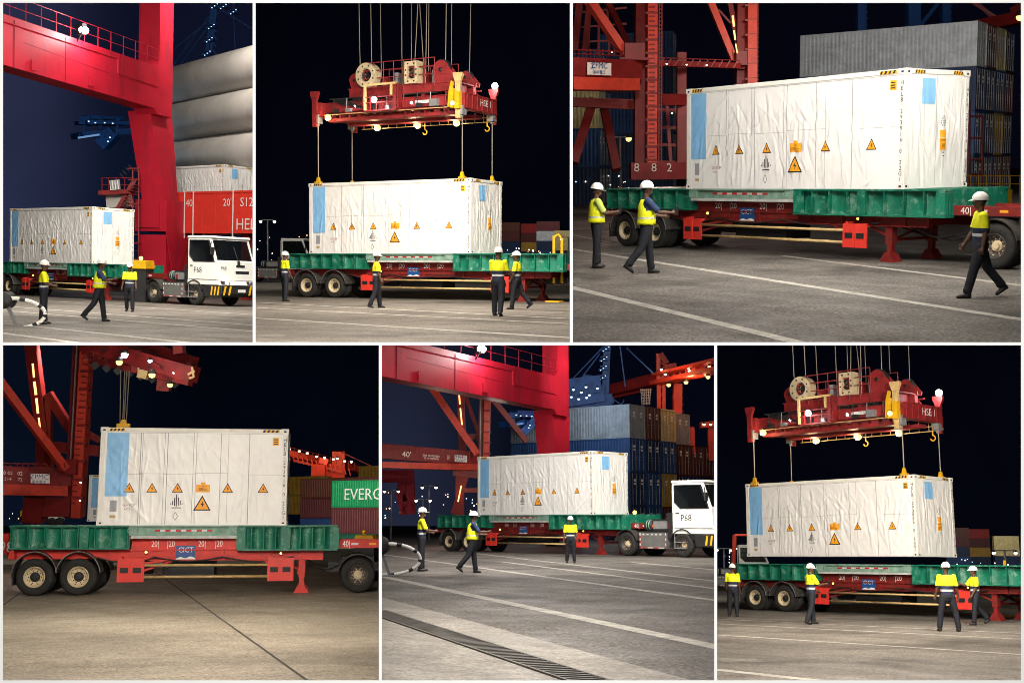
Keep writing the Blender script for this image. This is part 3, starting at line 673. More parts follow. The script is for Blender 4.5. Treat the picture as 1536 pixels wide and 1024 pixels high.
def make_person(b, label, loc, rz, pose, style='shirt', group=None, h=1.78, hold=None):
    """faces +x; pose = dict(legs=((thigh, knee), ...), arms=((flex, abduct, elbow, twist), ...), lean, head) for left (+y) and right"""
    t = thing(b, 'person', label, 'person', loc, rz, group); k = h/1.78
    V = Vector; lean = pose.get('lean', 0); hipz = .93
    legs = []
    for s, (th, kn) in zip((1, -1), pose['legs']):
        hip = V((0, s*.095, hipz)); sp = pose.get('spread', .03)
        kd = rotY(th) @ V((0, s*sp, -.43)); knee = hip+kd; ad = rotY(th-kn) @ V((0, s*sp*.6, -.42)); ank = knee+ad
        legs.append((hip, knee, ank, th-kn))
    low = min(a.z for _, _, a, _ in legs); dz = .085-low
    legs = [(a+V((0, 0, dz)), c+V((0, 0, dz)), d+V((0, 0, dz)), e) for a, c, d, e in legs]; hipz += dz
    def up(x, y, z):      # torso frame with forward lean
        q = V((x, y, z-.93)); q = rotY(-lean) @ q; return q+V((0, 0, hipz))
    arms = []
    for s, (fl, ab, el, tw) in zip((1, -1), pose['arms']):
        sh = up(0, s*.185, 1.435); d = rotY(fl) @ (Matrix.Rotation(s*ab, 3, 'X') @ V((0, 0, -1)))
        elb = sh+d*.29; fd = rotY(fl+el) @ (Matrix.Rotation(s*(ab-tw), 3, 'X') @ V((0, 0, -1))); wr = elb+fd*.25
        arms.append((sh, elb, wr, fd))
    body = MB()
    loft(body, [(*up(0, 0, z)[:2], up(0, 0, z).z, rx, ry) for z, rx, ry in ((.82, .09, .14), (.93, .115, .165), (1.05, .10, .145), (1.2, .115, .165), (1.34, .115, .185), (1.43, .085, .17), (1.48, .06, .09), (1.51, .055, .058), (1.58, .052, .055))])
    hc = up(.02, 0, 1.665)
    hy = pose.get('head', 0); HM = Matrix.Translation(hc) @ Matrix.Rotation(hy, 4, 'Z') @ Matrix.Rotation(pose.get('nod', 0), 4, 'Y')
    body.ball((0, 0, .01), .105, 16, HM, (.98, .76, 1.12)); body.ball((.035, 0, -.065), .068, 12, HM, (.9, .85, .8))
    body.ball((.105, 0, -.012), .02, 8, HM, (.9, .8, 1.3)); body.ball((.085, 0, .03), .035, 8, HM, (.5, 1.5, .5)); body.ball((.088, 0, -.06), .022, 8, HM, (.7, 1.3, .6))
    for s in (1, -1): body.ball((-.005, s*.08, -.01), .028, 8, HM, (.8, .5, 1.2))
    for hip, knee, ank, fa in legs:
        body.tube([hip, hip.lerp(knee, .5), knee, knee.lerp(ank, .3), ank], [.085, .075, .055, .056, .038], 12); body.ball(knee, .056)
    for (sh, elb, wr, fd), s in zip(arms, (1, -1)):
        body.tube([sh, sh.lerp(elb, .5), elb, elb.lerp(wr, .35), wr], [.055, .05, .042, .042, .028], 12); body.ball(sh, .06); body.ball(elb, .043)
        # hand: palm, four fingers of unequal length and a thumb from the side of the palm
        side = V((0, 1, 0)) if abs(fd.y) < .8 else V((1, 0, 0)); nrm = fd.cross(side).normalized(); side = nrm.cross(fd).normalized()
        grip = pose.get('grip', (.5, .5))[0 if s == 1 else 1]; pal = V((0, -s, 0)) - fd*fd.dot(V((0, -s, 0)))
        pal = pal.normalized() if pal.length > .3 else nrm; acr = fd.cross(pal).normalized()
        if acr.dot(V((1, 0, 0))) < 0: acr = -acr
        body.tube([wr-fd*.01, wr+fd*.045, wr+fd*.085], [.027, .036, .034], 10)
        for i, ln in enumerate((.075, .085, .08, .062)):
            o = wr+fd*.08+acr*(.030-.02*i); d1 = (fd*math.cos(grip)+pal*math.sin(grip)).normalized(); d2 = (fd*math.cos(2*grip)+pal*math.sin(2*grip)).normalized(); d3 = (fd*math.cos(2.8*grip)+pal*math.sin(2.8*grip)).normalized()
            p1 = o+d1*ln*.45; p2 = p1+d2*ln*.33; p3 = p2+d3*ln*.25
            body.tube([o-fd*.02, p1, p2, p3], [.0105, .0105, .0095, .0085], 7)
        o = wr+fd*.03+acr*.028; q = (fd*.6+acr*.75+pal*.25).normalized(); body.tube([o, o+q*.035, o+q*.055+fd*.02+pal*.012], [.013, .0115, .0095], 7)
    fuse(body, 'body', skin, t, .009, 3)
    # trousers
    tr = MB()
    loft(tr, [(*up(0, 0, z)[:2], up(0, 0, z).z, rx, ry) for z, rx, ry in ((.80, .105, .165), (.90, .135, .188), (.98, .128, .172), (1.04, .122, .168))])
    for hip, knee, ank, fa in legs:
        tr.tube([hip+V((0, 0, .02)), hip.lerp(knee, .5), knee, knee.lerp(ank, .45), ank+V((0, 0, .015))], [.112, .10, .082, .078, .072], 14); tr.ball(knee, .083); tr.ball(ank.lerp(knee, .12)+V((.01, 0, 0)), .078)
    fuse(tr, 'trousers', trous, t, .014, 3)
    # shirt
    def torso(mb, g, z0, z1):
        prof = [(.96, .130, .172), (1.05, .128, .168), (1.2, .142, .186), (1.33, .140, .205), (1.42, .108, .195), (1.475, .075, .11), (1.50, .066, .072)]
        zs = [z for z in np.linspace(z0, z1, 10)]
        R = []
        for z in zs:
            rx = np.interp(z, [p[0] for p in prof], [p[1] for p in prof])+g; ry = np.interp(z, [p[0] for p in prof], [p[2] for p in prof])+g
            c = up(0, 0, z); R.append((c.x, c.y, c.z, rx, ry))
        loft(mb, R)
    sh_ = MB(); torso(sh_, 0, .93 if style != 'vest' else .96, 1.495)
    for (sh, elb, wr, fd), s in zip(arms, (1, -1)):
        e2 = sh.lerp(elb, .92); sh_.tube([sh+(sh-elb)*.05, sh.lerp(elb, .5), e2], [.078, .072, .070], 12); sh_.ball(sh, .08)
    fuse(sh_, 'shirt', {'shirt': hv_shirt, 'vest': tee_navy, 'palevest': tee_pale}[style], t, .014, 3)
    if style != 'shirt':
        n = 26; vs = []; fs = []; zs = np.linspace(.98, 1.47, 12)
        for z in zs:
            flare = .035*max(0, (1.25-z)/.3); rx = np.interp(z, [.98, 1.2, 1.33, 1.42, 1.47], [.165, .168, .165, .13, .10])+flare; ry = np.interp(z, [.98, 1.2, 1.33, 1.42, 1.47], [.195, .205, .19, .15, .125])+flare*.6
            c = up(0, 0, z); op = .25+.25*max(0, (1.3-z)/.3)
            for i in range(n):
                a = op+(2*PI-2*op)*i/(n-1); vs.append((c.x+rx*math.cos(a), c.y+ry*math.sin(a), c.z+.004*math.sin(a*7)))
        for j in range(len(zs)-1):
            for i in range(n-1):
                am = .25+(2*PI-.5)*(i+.5)/(n-1)
                if zs[j] > 1.24 and zs[j] < 1.42 and abs(abs(math.sin(am))) > .93: continue     # arm holes
                fs.append((j*n+i, j*n+i+1, (j+1)*n+i+1, (j+1)*n+i))
        mb = MB(); mb.smooth = True; mb.add(vs, fs); mb.smooth = False; o = mb.build('vest', hv_vest, t)
        sd = o.modifiers.new('thick', 'SOLIDIFY'); sd.thickness = .008
        dg = bpy.context.evaluated_depsgraph_get(); me = bpy.data.meshes.new_from_object(o.evaluated_get(dg)); o.modifiers.clear(); o.data = me
    # boots
    for hip, knee, ank, fa in legs:
        bt = MB(); fm = Matrix.Translation(ank) @ Matrix.Rotation(-max(-.9, min(.35, fa))*.9 if fa < -.15 else 0, 4, 'Y')
        loft2 = [(-.07, .035, .04), (-.03, .045, .046), (.06, .05, .042), (.13, .048, .032), (.175, .03, .022)]
        vs = []; fs = []; n = 12
        for x, ry, rh in loft2:
            for q in range(n):
                a = 2*PI*q/n; zz = max(-.085, -.085+rh+rh*1.15*math.sin(a)); vs.append((x, ry*math.cos(a), zz))
        for i in range(len(loft2)-1):
            for q in range(n): fs.append((i*n+q, i*n+(q+1) % n, (i+1)*n+(q+1) % n, (i+1)*n+q))
        fs.append(tuple(range(n))); fs.append(tuple((len(loft2)-1)*n+q for q in range(n-1, -1, -1)))
        bt.add(vs, fs, fm); bt.tube([(-.02, 0, -.05), (-.012, 0, .0), (-.01, 0, .09)], [.052, .055, .058], 12, M=fm)
        fuse(bt, 'boot', boot_m, t, .012, 2)
    # helmet and hair
    mb = MB(); mb.smooth = True; vs = []; fs = []; n = 20; rows = 8
    for i in range(rows+1):
        th = PI/2*i/rows
        for q in range(n):
            a = 2*PI*q/n; r = math.cos(th); vs.append((.140*r*math.cos(a)-.008, .118*r*math.sin(a), .045+.135*math.sin(th)))
    for i in range(rows):
        for q in range(n): fs.append((i*n+q, i*n+(q+1) % n, (i+1)*n+(q+1) % n, (i+1)*n+q))
    mb.add(vs, fs, HM); mb.smooth = False
    br = []
    for rr, zz in ((1.0, .046), (1.0, .034)):
        for q in range(n):
            a = 2*PI*q/n; ext = 1.05+.34*max(0, math.cos(a))**4
            br.append((.143*ext*math.cos(a)-.008, .121*math.sin(a), zz-.02*max(0, math.cos(a))**3))
    mb.add(br, [tuple(range(n)), tuple(range(2*n-1, n-1, -1))]+[(q, q+n, (q+1) % n+n, (q+1) % n) for q in range(n)], HM)
    hm = mb.build('helmet', helm_m, t)
    mb = MB(); mb.ball((-.022, 0, .035), .104, 12, HM, (.93, .8, .95)); mb.build('hair', hair_m, t)
    for s in (1, -1):
        mb = MB(); mb.ball((.096, s*.034, .005), .011, 8, HM); mb.build('eye', eye_m, t)
    if hold is not None:
        sh, elb, wr, fd = arms[0 if hold > 0 else 1]; c = wr+fd*.11
        mb = MB(); mb.bar(c-V((.0, 0, .05)), c+V((.02, 0, .11)), .055, .025); mb.tube([c+V((.02, .015, .1)), c+V((.03, .015, .19))], .006, 6)
        ph = mb.build('handheld_radio', phone_m); ph.location = loc; ph.rotation_euler = (0, 0, rz); ph.scale = (k, k, k); ROOTS.append([ph, b])
        t['held'] = ph.name; ph['label'] = 'black handset'; ph['category'] = 'handset'
        HELD.append((t, ph))
    t.scale = (k, k, k)
    return t
HELD = []
# ------------------------------------------------------------------ container spreader hung on ropes; origin at its near left bottom corner
def lamp_part(par, p, r, m, name='lamp', d=(0, -1, 0)):
    mb = MB(); p = Vector(p); d = Vector(d).normalized()
    mb.tube([p-d*r*1.4, p-d*r*.1], [r*.7, r*1.15], 14); mb.mat(1); mb.ball(p+d*r*.1, r, 16, sc=(1, 1, 1)); mb.mat(2); mb.ball(p+d*r*.72, r*.55, 10); return mb.build(name, [plastic, m, lamp_core if m is lamp_warm else lamp_white], par)
def make_spreader(b, label, loc, group=None):
    t = thing(b, 'container_spreader', label, 'spreader', loc, 0, group); L, W = 7.3, 2.44
    mb = MB()
    for y in (.32, W-.32):
        mb.box(.3, L-.3, y-.16, y+.16, .46, .80); mb.box(.2, L-.2, y-.2, y+.2, .43, .46); mb.box(.2, L-.2, y-.2, y+.2, .80, .83)
        mb.box(1.5, L-1.5, y-.24, y+.24, .34, .38)
    for x in (2.2, 3.6, 5.0): mb.box(x, x+.3, .48, W-.48, .5, .85)
    mb.build('main_frame', red, t)
    for x in (0, L-.34):
        mb = MB(); mb.box(x, x+.34, -.05, W+.05, .28, .80); mb.box(x-.03, x+.37, -.08, W+.08, .80, .84); mb.box(x-.03, x+.37, -.08, W+.08, .24, .28)
        for k in range(6): mb.box(x+.34, x+.37, .1+k*.4, .13+k*.4, .28, .80); mb.box(x-.03, x, .1+k*.4, .13+k*.4, .28, .80)
        e = mb.build('end_beam', red, t)
        for y in (0, W):
            m2 = MB(); m2.box(x+.04, x+.30, y-.16, y+.16, -.02, .34); m2.tube([(x+.17, y, -.12), (x+.17, y, 0)], .07, 8); m2.build('twistlock_housing', steel, e)
    mb = MB(); mb.text('HSE 1', .38, TM((L+.045, 1.55, .56), (0, 1, 0))); mb.build('stencilled_mark', white_mark, t)
    # guide arms (flippers)
    for x, y, m, hh in ((.12, -.12, red, 1.3), (.25, W+.08, red, 1.15), (L-.25, -.12, rail_cream, 1.6), (L-.15, W+.1, red, 1.3)):
        mb = MB(); sgn = -1 if y < 0 else 1
        mb.prism([(x-.10, .5), (x+.10, .5), (x+.11, hh-.35), (x+.22, hh-.1), (x+.2, hh), (x-.22, hh), (x-.2, hh-.15), (x-.12, hh-.35)], y-.06, y+.06, 'y'); mb.tube([(x, y, .6), (x, y+sgn*-.25, .6)], .09, 8)
        mb.prism([(x-.1, -.15), (x+.1, -.15), (x+.13, .5), (x-.13, .5)], y-.05*1, y+.05, 'y')
        mb.build('guide_arm', m, t)
    # head block with sheaves
    mb = MB(); mb.box(1.5, L-.7, .40, .62, 1.30, 1.60); mb.box(1.5, L-.7, W-.62, W-.40, 1.30, 1.60); mb.box(1.45, L-.65, .36, W-.36, 1.60, 1.64); mb.box(1.5, L-.7, .36, .66, 1.28, 1.30)
    for x in (1.75, 3.4, 5.0, L-1.1):
        mb.box(x, x+.16, .42, W-.42, 1.2, 1.6); mb.box(x, x+.14, .42, .6, .88, 1.22); mb.box(x, x+.14, W-.6, W-.42, .88, 1.22)
    hb = mb.build('head_block', red, t); hb.location.z = -.26
    mb = MB(); mb.box(2.2, L-1.6, .8, W-.8, .84, 1.28)
    for k in range(6): mb.tube([(1.4+k*.8, .75, .95), (1.7+k*.8, .7, 1.2), (2.1+k*.8, .75, .95)], .03, 5)
    mb.build('dark_gap_core', plastic, t)  # black box and hoses: dark gaps of the frame put in as filler
    def ring(x, z, ro, ri, sq=False):
        mb = MB(); n = 26; vs = []; fs = []
        def rad(a, r):
            if not sq: return r*math.cos(a), r*math.sin(a)
            c, s = math.cos(a), math.sin(a); q = r/max(abs(c)*1.35, abs(s)*.95, .78); return q*c, q*s
        for r, y in ((ro, .2), (ri, .2), (ri, .62), (ro, .62)):
            for k in range(n): u, w = rad(2*PI*k/n, r); vs.append((x+u, y, z+w))
        for j in range(4):
            for k in range(n): l = (k+1) % n; fs.append((j*n+k, j*n+l, ((j+1) % 4)*n+l, ((j+1) % 4)*n+k))
        mb.add(vs, [tuple(reversed(f)) for f in fs]); mb.mat(1)
        for k in range(8): a = 2*PI*(k+.5)/8; u, w = rad(a, (ro+ri)/2); mb.box(x+u-.03, x+u+.03, .185, .2, z+w-.03, z+w+.03)
        g = mb.build('sheave_guard', [rim_cream, black], hb)
        m2 = MB(); m2.lathe([(ri*.9, .3), (ri*.75, .36), (ri*.75, .44), (ri*.9, .5)], 20, Matrix.Translation((x, 0, z))); m2.bar((x-ri, .4, z), (x+ri, .4, z), .06, .06); m2.bar((x, .4, z-ri), (x, .4, z+ri), .06, .06); m2.build('sheave', plastic, g)
    ring(2.45, 2.12, .50, .27); ring(4.65, 2.08, .42, .24, True)
    for x, y, s in ((5.95, .35, .74), (6.2, W-.6, .52), (1.85, W-.7, .6), (1.65, .55, .55)):
        mb = MB(); r = .50*s; cz = 1.66+.62*s
        pl = [(x+r*math.cos(a), cz+r*math.sin(a)) for a in [PI*.1+PI*.9*k/10 for k in range(11)]]+[(x-r*.5, 1.6), (x+r*1.9, 1.6), (x+r*2.0, 1.6+.25*s)]
        mb.prism(pl, y, y+.05, 'y'); mb.prism(pl, y+.28, y+.33, 'y'); mb.mat(1)
        mb.lathe([(0, .07), (r*1.02, .07), (r*.94, .14), (r*.94, .19), (r*1.02, .26), (0, .26)], 22, Matrix.Translation((x, y, cz+.05))); mb.mat(2)
        mb.lathe([(0, -.05), (r*.13, -.05), (r*.17, -.02), (r*.24, -.02), (r*.24, 0), (0, 0)], 14, Matrix.Translation((x, y, cz)))
        mb.mat(0)
        for a in range(8): mb.box(x+r*.36*math.cos(a*PI/4)-.02, x+r*.36*math.cos(a*PI/4)+.02, y-.02, y, cz+r*.36*math.sin(a*PI/4)-.02, cz+r*.36*math.sin(a*PI/4)+.02)
        mb.bar((x-r*.8, y-.01, cz-r*.2), (x+r*1.2, y-.01, cz-r*.5), .03, .06)
        mb.build('sheave_housing', [red, plastic, black], hb)
    mb = MB(); zt = 1.66
    for y in (.3,):
        for x in np.linspace(2.3, 5.7, 8): mb.tube([(x, y, zt-.2), (x, y, zt+.95)], .02, 6)
        for z in (.32, .63, .95): mb.tube([(2.3, y, zt+z), (5.7, y, zt+z)], .02, 6)
    for x in np.linspace(2.3, 5.7, 6): mb.tube([(x, W-.3, zt-.2), (x, W-.3, zt+.95)], .02, 6)
    for z in (.48, .95): mb.tube([(2.3, W-.3, zt+z), (5.7, W-.3, zt+z)], .02, 6)
    mb.build('handrail', red, hb)
    # access basket hung on the near side
    mb = MB(); x0, x1 = 2.75, 4.3
    mb.box(x0, x1, -.35, .2, .30, .35); mb.mat(1); mb.box(x0, x1, -.37, -.29, 1.32, 1.40); mb.box(x0, x0+.09, -.37, -.29, .35, 1.32); mb.box(x1-.28, x1-.18, -.37, -.29, .9, 1.32); mb.mat(0)
    for x in (x0+.3, x0+.6, x1-.02): mb.box(x, x+.03, -.36, -.32, .35, .85)
    mb.box(x0, x1, -.36, -.32, .62, .66); mb.box(x0, x1, -.36, -.32, .84, .88); mb.box(x1-.15, x1, -.34, .1, .35, 1.35)
    for k in range(9): mb.box(x1-.14, x1+.10, -.38, -.345, .40+k*.105, .43+k*.105)
    mb.box(x1+.10, x1+.13, -.4, -.34, .35, 1.36)
    mb.build('access_basket', [red, rail_cream], t)
    mb = MB(); mb.box(L-.55, L-.40, -.26, -.08, .25, 1.0); mb.box(L-.32, L-.1, -.30, -.1, .2, .85)
    for k in range(4): mb.box(L-.30, L-.12, -.315, -.30, .28+k*.17, .36+k*.17)
    mb.prism([(L-.7, .3), (L-.58, .3), (L-.5, .95), (L-.44, 1.25), (L-.54, 1.3), (L-.64, .95)], -.2, -.12, 'y'); mb.build('valve_box', yellow, t)
    mb = MB(); mb.box(4.9, 5.65, .145, .158, .56, .68); mb.mat(1); mb.text('CICT', .12, TM((5.35, .142, .62))); mb.build('name_plate', [white, sign_blue], t)
    mb = MB()
    for (y, z) in ((W+.12, -.02), (W+.12, .16), (-.12, .30)):
        mb.tube([(.6, y, z), (L-.1, y, z)], .018, 6)
    for x in np.linspace(.7, L-.2, 16): mb.tube([(x, W+.12, -.02), (x, W+.12, .38)], .013, 5)
    mb.build('cable_tray', rail_cream, t)
    for x, y in ((3.9, W), (6.9, W)):
        mb = MB(); mb.tube([(x, y, .3), (x, y, -.2)], .025, 6); mb.tube([(x+.1*math.sin(a), y, -.3+.1*math.cos(a)) for a in [i*.5 for i in range(10)]], .025, 6); mb.build('hook', yellow, t)
    mb = MB(); mb.bar((.7, .12, .97), (5.8, .45, 1.0), .05, .04)
    for k in range(7):
        mb.tube([(.8+k*.1, .1, .95), (1.4+k*.2, .05, .7-.04*k), (2.2+k*.1, .12, .98)], .018, 5)
    for k in range(4): mb.tube([(4.5+.2*k, .5, 1.2), (4.9+.2*k, .45, .98), (5.4+.2*k, .5, 1.2)], .018, 5)
    mb.build('hydraulic_hose', plastic, t)
    # lattice, brackets and small boxes that fill the frame
    rs = random.Random(4)
    for y in (W-.14,):
        mb = MB()
        for k in range(12):
            x = .9+k*.48; mb.bar((x, y, .9), (x+.24, y, 1.2), .05, .05); mb.bar((x+.24, y, 1.2), (x+.48, y, .9), .05, .05)
        mb.bar((.9, y, 1.22), (6.7, y, 1.22), .06, .06); mb.build('lattice', red, t)
    for k in range(9):
        x = 1.0+k*.66+rs.uniform(-.1, .1); mb = MB(); hh = rs.uniform(.12, .34); mb.box(x, x+rs.uniform(.12, .4), -.02, .16, .40, .40+hh); mb.tube([(x+.05, .0, .4+hh), (x+.05, .02, .95)], .02, 5); mb.build('valve_bracket', (plastic, steel, red)[k % 3], t)
    for k in range(6):
        x = 2.4+k*.6; mb = MB(); mb.box(x, x+rs.uniform(.15, .35), .6, 1.6, 1.66, 1.66+rs.uniform(.2, .55)); mb.build('motor', (plastic, red, steel)[k % 3], hb)
    mb = MB(); mb.box(.5, L-.5, .25, .75, .06, .20); mb.box(.5, L-.5, W-.75, W-.25, .06, .20)
    for k in range(14): mb.box(.6+k*.46, .66+k*.46, .3, .7, .20, .40)
    mb.build('telescopic_beam', red, t)
    for x, y, z, m, r, d in ((.75, -.05, .22, lamp_warm, .14, (0, -.8, -.6)), (1.5, W, .02, lamp_warm, .15, (0, -.8, -.6)), (3.55, W, .02, lamp_warm, .15, (0, -.8, -.6)), (5.45, W, .02, lamp_warm, .15, (0, -.8, -.6)),
                             (6.9, -.3, .42, lamp_warm, .10, (0, -1, -.5)), (3.3, -.40, .75, lamp_white, .12, (0, -1, -.2)), (4.72, .12, .60, lamp_white, .055, (0, -1, -.2)), (2.0, .1, .62, lamp_white, .045, (0, -1, -.2)), (L-.1, W+.1, 1.42, lamp_white, .13, (.3, -1, -.1))):
        lamp_part(t, (x, y, z), r, m, 'work_lamp', d)
    return t
SPREADER_LAMPS = [(.75, -.15, .1, 0), (1.5, 2.3, -.08, 0), (3.55, 2.3, -.08, 0), (5.45, 2.3, -.08, 0), (3.3, -.6, .7, 1), (7.2, 2.3, 1.4, 1)]
def make_rope(b, p, q, r, label, group, name='wire_rope', cat='rope', lug=False):
    p = Vector(p); q = Vector(q); mb = MB(); mb.tube([Vector((0, 0, 0)), (q-p)*.5, q-p], r, 6)
    o = mb.build(name, wire); o.location = p; single(b, o, label, cat, group)
    if lug:
        m2 = MB(); m2.box(-.13, .13, -.1, .1, 0, .07); m2.prism([(-.09, .07), (.09, .07), (.05, .26), (-.05, .26)], -.04, .04, 'y'); m2.build('lifting_lug', yellow, o)
    return o

# ------------------------------------------------------------------ shipping containers of the stacks
def corr_mat(name, c, scale=1):
    m = mat(name, c, .55, var=.3, scale=1.1, dirt=(c[0]*.35+.02, c[1]*.35+.012, c[2]*.35+.01), damt=.35); return m
def make_box_container(b, name, label, loc, rz, L, H, m, group, detail=True, W=2.44, text=None, tm=None, door_side=1):
    t = thing(b, name, label, 'container', loc, rz, group)
    mb = MB(); n = int(L/.28) if detail else 1; d = .035
    def corr(y, s):
        vs = []; fs = []; xs = []
        for i in range(n):
            x = .1+(L-.2)*i/n; w = (L-.2)/n
            xs += [(x, 0), (x+w*.3, 0), (x+w*.5, d), (x+w*.8, d)]
        xs.append((L-.1, 0))
        for x, dd in xs: vs += [(x, y+s*dd, .12), (x, y+s*dd, H-.1)]
        for i in range(len(xs)-1):
            f = (2*i, 2*i+2, 2*i+3, 2*i+1); fs.append(f if s > 0 else tuple(reversed(f)))
        mb.add(vs, fs)
    if detail: corr(0.02, 1); corr(W-.02, -1)
    else: mb.box(.05, L-.05, .03, W-.03, .1, H-.08)
    mb.add([(0, 0.02, H-.03), (L, .02, H-.03), (L, W-.02, H-.03), (0, W-.02, H-.03)], [(0, 1, 2, 3)])
    mb.add([(.03, 0.02, .1), (.03, W-.02, .1), (.03, W-.02, H-.08), (.03, .02, H-.08)], [(0, 3, 2, 1)])
    mb.add([(.02, .02, .06), (L-.02, .02, .06), (L-.02, W-.02, .06), (.02, W-.02, .06)], [(3, 2, 1, 0)])
    mb.build('walls', m, t)
    mb = MB()
    for y in (0, W-.1):
        mb.box(0, L, y, y+.1, 0, .14); mb.box(0, L, y, y+.1, H-.11, H)
        for x in (0, L-.14): mb.box(x, x+.14, y-.003, y+.103, .14, H-.11)
    for x in (0, L-.1): mb.box(x, x+.1, .1, W-.1, 0, .14); mb.box(x, x+.1, .1, W-.1, H-.11, H)
    mb.build('frame', m, t)
    if detail:
        xd = L-.06
        for k in range(2):
            mb = MB(); ya = .1+k*(W-.2)/2; mb.box(xd-.03, xd, ya+.01, ya+(W-.2)/2-.01, .15, H-.12)
            for z in (.6, 1.1, 1.6, 2.1): mb.box(xd, xd+.015, ya+.06, ya+(W-.2)/2-.06, z, z+.22)
            dr = mb.build('door', m, t)
            m2 = MB()
            for q in (.28, .82): m2.tube([(xd+.045, ya+q, .12), (xd+.045, ya+q, H-.1)], .022, 6); m2.box(xd+.03, xd+.07, ya+q-.05, ya+q+.05, .95, 1.05); m2.box(xd+.03, xd+.07, ya+q-.04, ya+q+.22, 1.2, 1.24)
            m2.build('lock_rod', steel, dr)
            m3 = MB(); m3.box(xd+.016, xd+.02, ya+.5, ya+.85, H-.75, H-.55); m3.box(xd+.016, xd+.02, ya+.5, ya+.8, H-1.0, H-.85); m3.build('code_panel', white_mark, dr)
    if text:
        mb = MB()
        for s, sz, x, z in text: mb.text(s, sz, TM((x, -.012, z)))
        mb.build('shipping_name', tm or white_mark, t)
    return t
# ------------------------------------------------------------------ the six yards
def ground_mat(name, c, speck=.5, c2=None, wear=.5):
    m = bpy.data.materials.new(name); m.use_nodes = True; nt = m.node_tree; L = nt.links; p = nt.nodes['Principled BSDF']; p.inputs['Roughness'].default_value = .72; p.inputs['Specular IOR Level'].default_value = .35
    tc = nd(nt, 'ShaderNodeTexCoord')
    def noise(sc, det, ro=.6, dist=0, st=None):
        n = nd(nt, 'ShaderNodeTexNoise', Scale=sc, Detail=det, Roughness=ro, Distortion=dist)
        if st is None: L.new(tc.outputs['Object'], n.inputs['Vector'])
        else:
            mp = nd(nt, 'ShaderNodeMapping'); mp.inputs['Scale'].default_value = st; L.new(tc.outputs['Object'], mp.inputs[0]); L.new(mp.outputs[0], n.inputs['Vector'])
        return n.outputs['Fac']
    def rng(f, a, b, lo, hi):
        r = nd(nt, 'ShaderNodeMapRange'); r.inputs[1].default_value = a; r.inputs[2].default_value = b; r.inputs[3].default_value = lo; r.inputs[4].default_value = hi; L.new(f, r.inputs[0]); return r.outputs[0]
    def mul(a, f):
        x = nd(nt, 'ShaderNodeMix', data_type='RGBA', blend_type='MULTIPLY'); x.inputs[0].default_value = 1; L.new(a, x.inputs[6]); L.new(f, x.inputs[7]); return x.outputs[2]
    rgb = nd(nt, 'ShaderNodeRGB'); rgb.outputs[0].default_value = (*c, 1); o = rgb.outputs[0]
    o = mul(o, rng(noise(16, 3, .7), .35, .65, 1-speck, 1+speck*.9))
    o = mul(o, rng(noise(55, 2, .7), .3, .7, 1-speck*.6, 1+speck*.6))
    o = mul(o, rng(noise(.22, 5, .6), .35, .65, 1-wear*.45, 1+wear*.3))
    o = mul(o, rng(noise(2.2, 6, .75, .4), .36, .6, 1-wear*.3, 1.06))
    st = noise(1.3, 7, .8); x = nd(nt, 'ShaderNodeMix', data_type='RGBA'); L.new(rng(st, .60, .70, 0, .55), x.inputs[0]); L.new(o, x.inputs[6]); x.inputs[7].default_value = (c[0]*.38, c[1]*.36, c[2]*.34, 1); o = x.outputs[2]
    o = mul(o, rng(noise(.45, 4, .5, .3, (.2, 2.0, 1)), .40, .50, .92 if wear < .46 else .80, 1))      # tyre tracks along the lanes
    o = mul(o, rng(noise(.33, 3, .45, .6), .56, .66, 1, .86 if wear < .46 else .6))      # oil stains
    o = mul(o, rng(noise(5, 3, .6, 2.5), .30, .345, .45, 1))      # spots and small cracks
    o = mul(o, rng(noise(1.1, 5, .8, 3.0), .485, .5, 1, .9)); o = mul(o, rng(noise(1.1, 5, .8, 3.0), .5, .515, 1.11, 1))
    L.new(o, p.inputs['Base Color'])
    bp = nd(nt, 'ShaderNodeBump', Strength=.35, Distance=.012); L.new(noise(38, 4, .7), bp.inputs['Height']); L.new(bp.outputs[0], p.inputs['Normal'])
    L.new(rng(noise(.7, 5), .35, .7, .5, .85), p.inputs['Roughness'])
    MATS[name] = m; return m
asphalt = ground_mat('worn_asphalt', (.140, .127, .114), .75)
asphalt_p2 = ground_mat('worn_asphalt_warm', (.165, .147, .126), .65)
concrete = ground_mat('stained_concrete', (.25, .215, .168), .5, wear=.45)
concrete_pale = ground_mat('pale_concrete', (.30, .275, .24), .3, wear=.5)
line_m = mat('worn_line_paint', (.44, .415, .37), .7, var=.4, scale=2.5, dirt=(.17, .155, .14), damt=.75)
groove = mat('dark_joint_filler', (.025, .022, .02), .8, var=.4)
def ground(b, m, name='ground'):
    mb = MB(); c = BI[b] @ Vector((0, 60, 0)); R = 560
    mb.add([(c.x-R, c.y-R, 0), (c.x+R, c.y-R, 0), (c.x+R, c.y+R, 0), (c.x-R, c.y+R, 0)], [(0, 1, 2, 3)])
    o = mb.build(name, m); single(b, o, None, None, None, 'structure'); return o
def strip(b, p0, p1, w, m, name='lane_line', z=.004, ext=.0):
    if m is line_m: w *= 1.5
    a = hit(b, *p0, 2, 0); c = hit(b, *p1, 2, 0); d = (c-a).normalized(); n = Vector((-d.y, d.x, 0))*w/2; a -= d*ext; c += d*ext
    mb = MB(); N = max(1, int((c-a).length/2)); vs = []; fs = []
    for i in range(N+1):
        q = a.lerp(c, i/N); vs += [(q.x-n.x, q.y-n.y, z), (q.x+n.x, q.y+n.y, z)]
    for i in range(N): fs.append((2*i, 2*i+2, 2*i+3, 2*i+1))
    mb.add(vs, fs); o = mb.build(name, m); single(b, o, None, None, None, 'structure')
    if o.data.polygons[0].normal.z < 0: o.data.flip_normals()
    return o
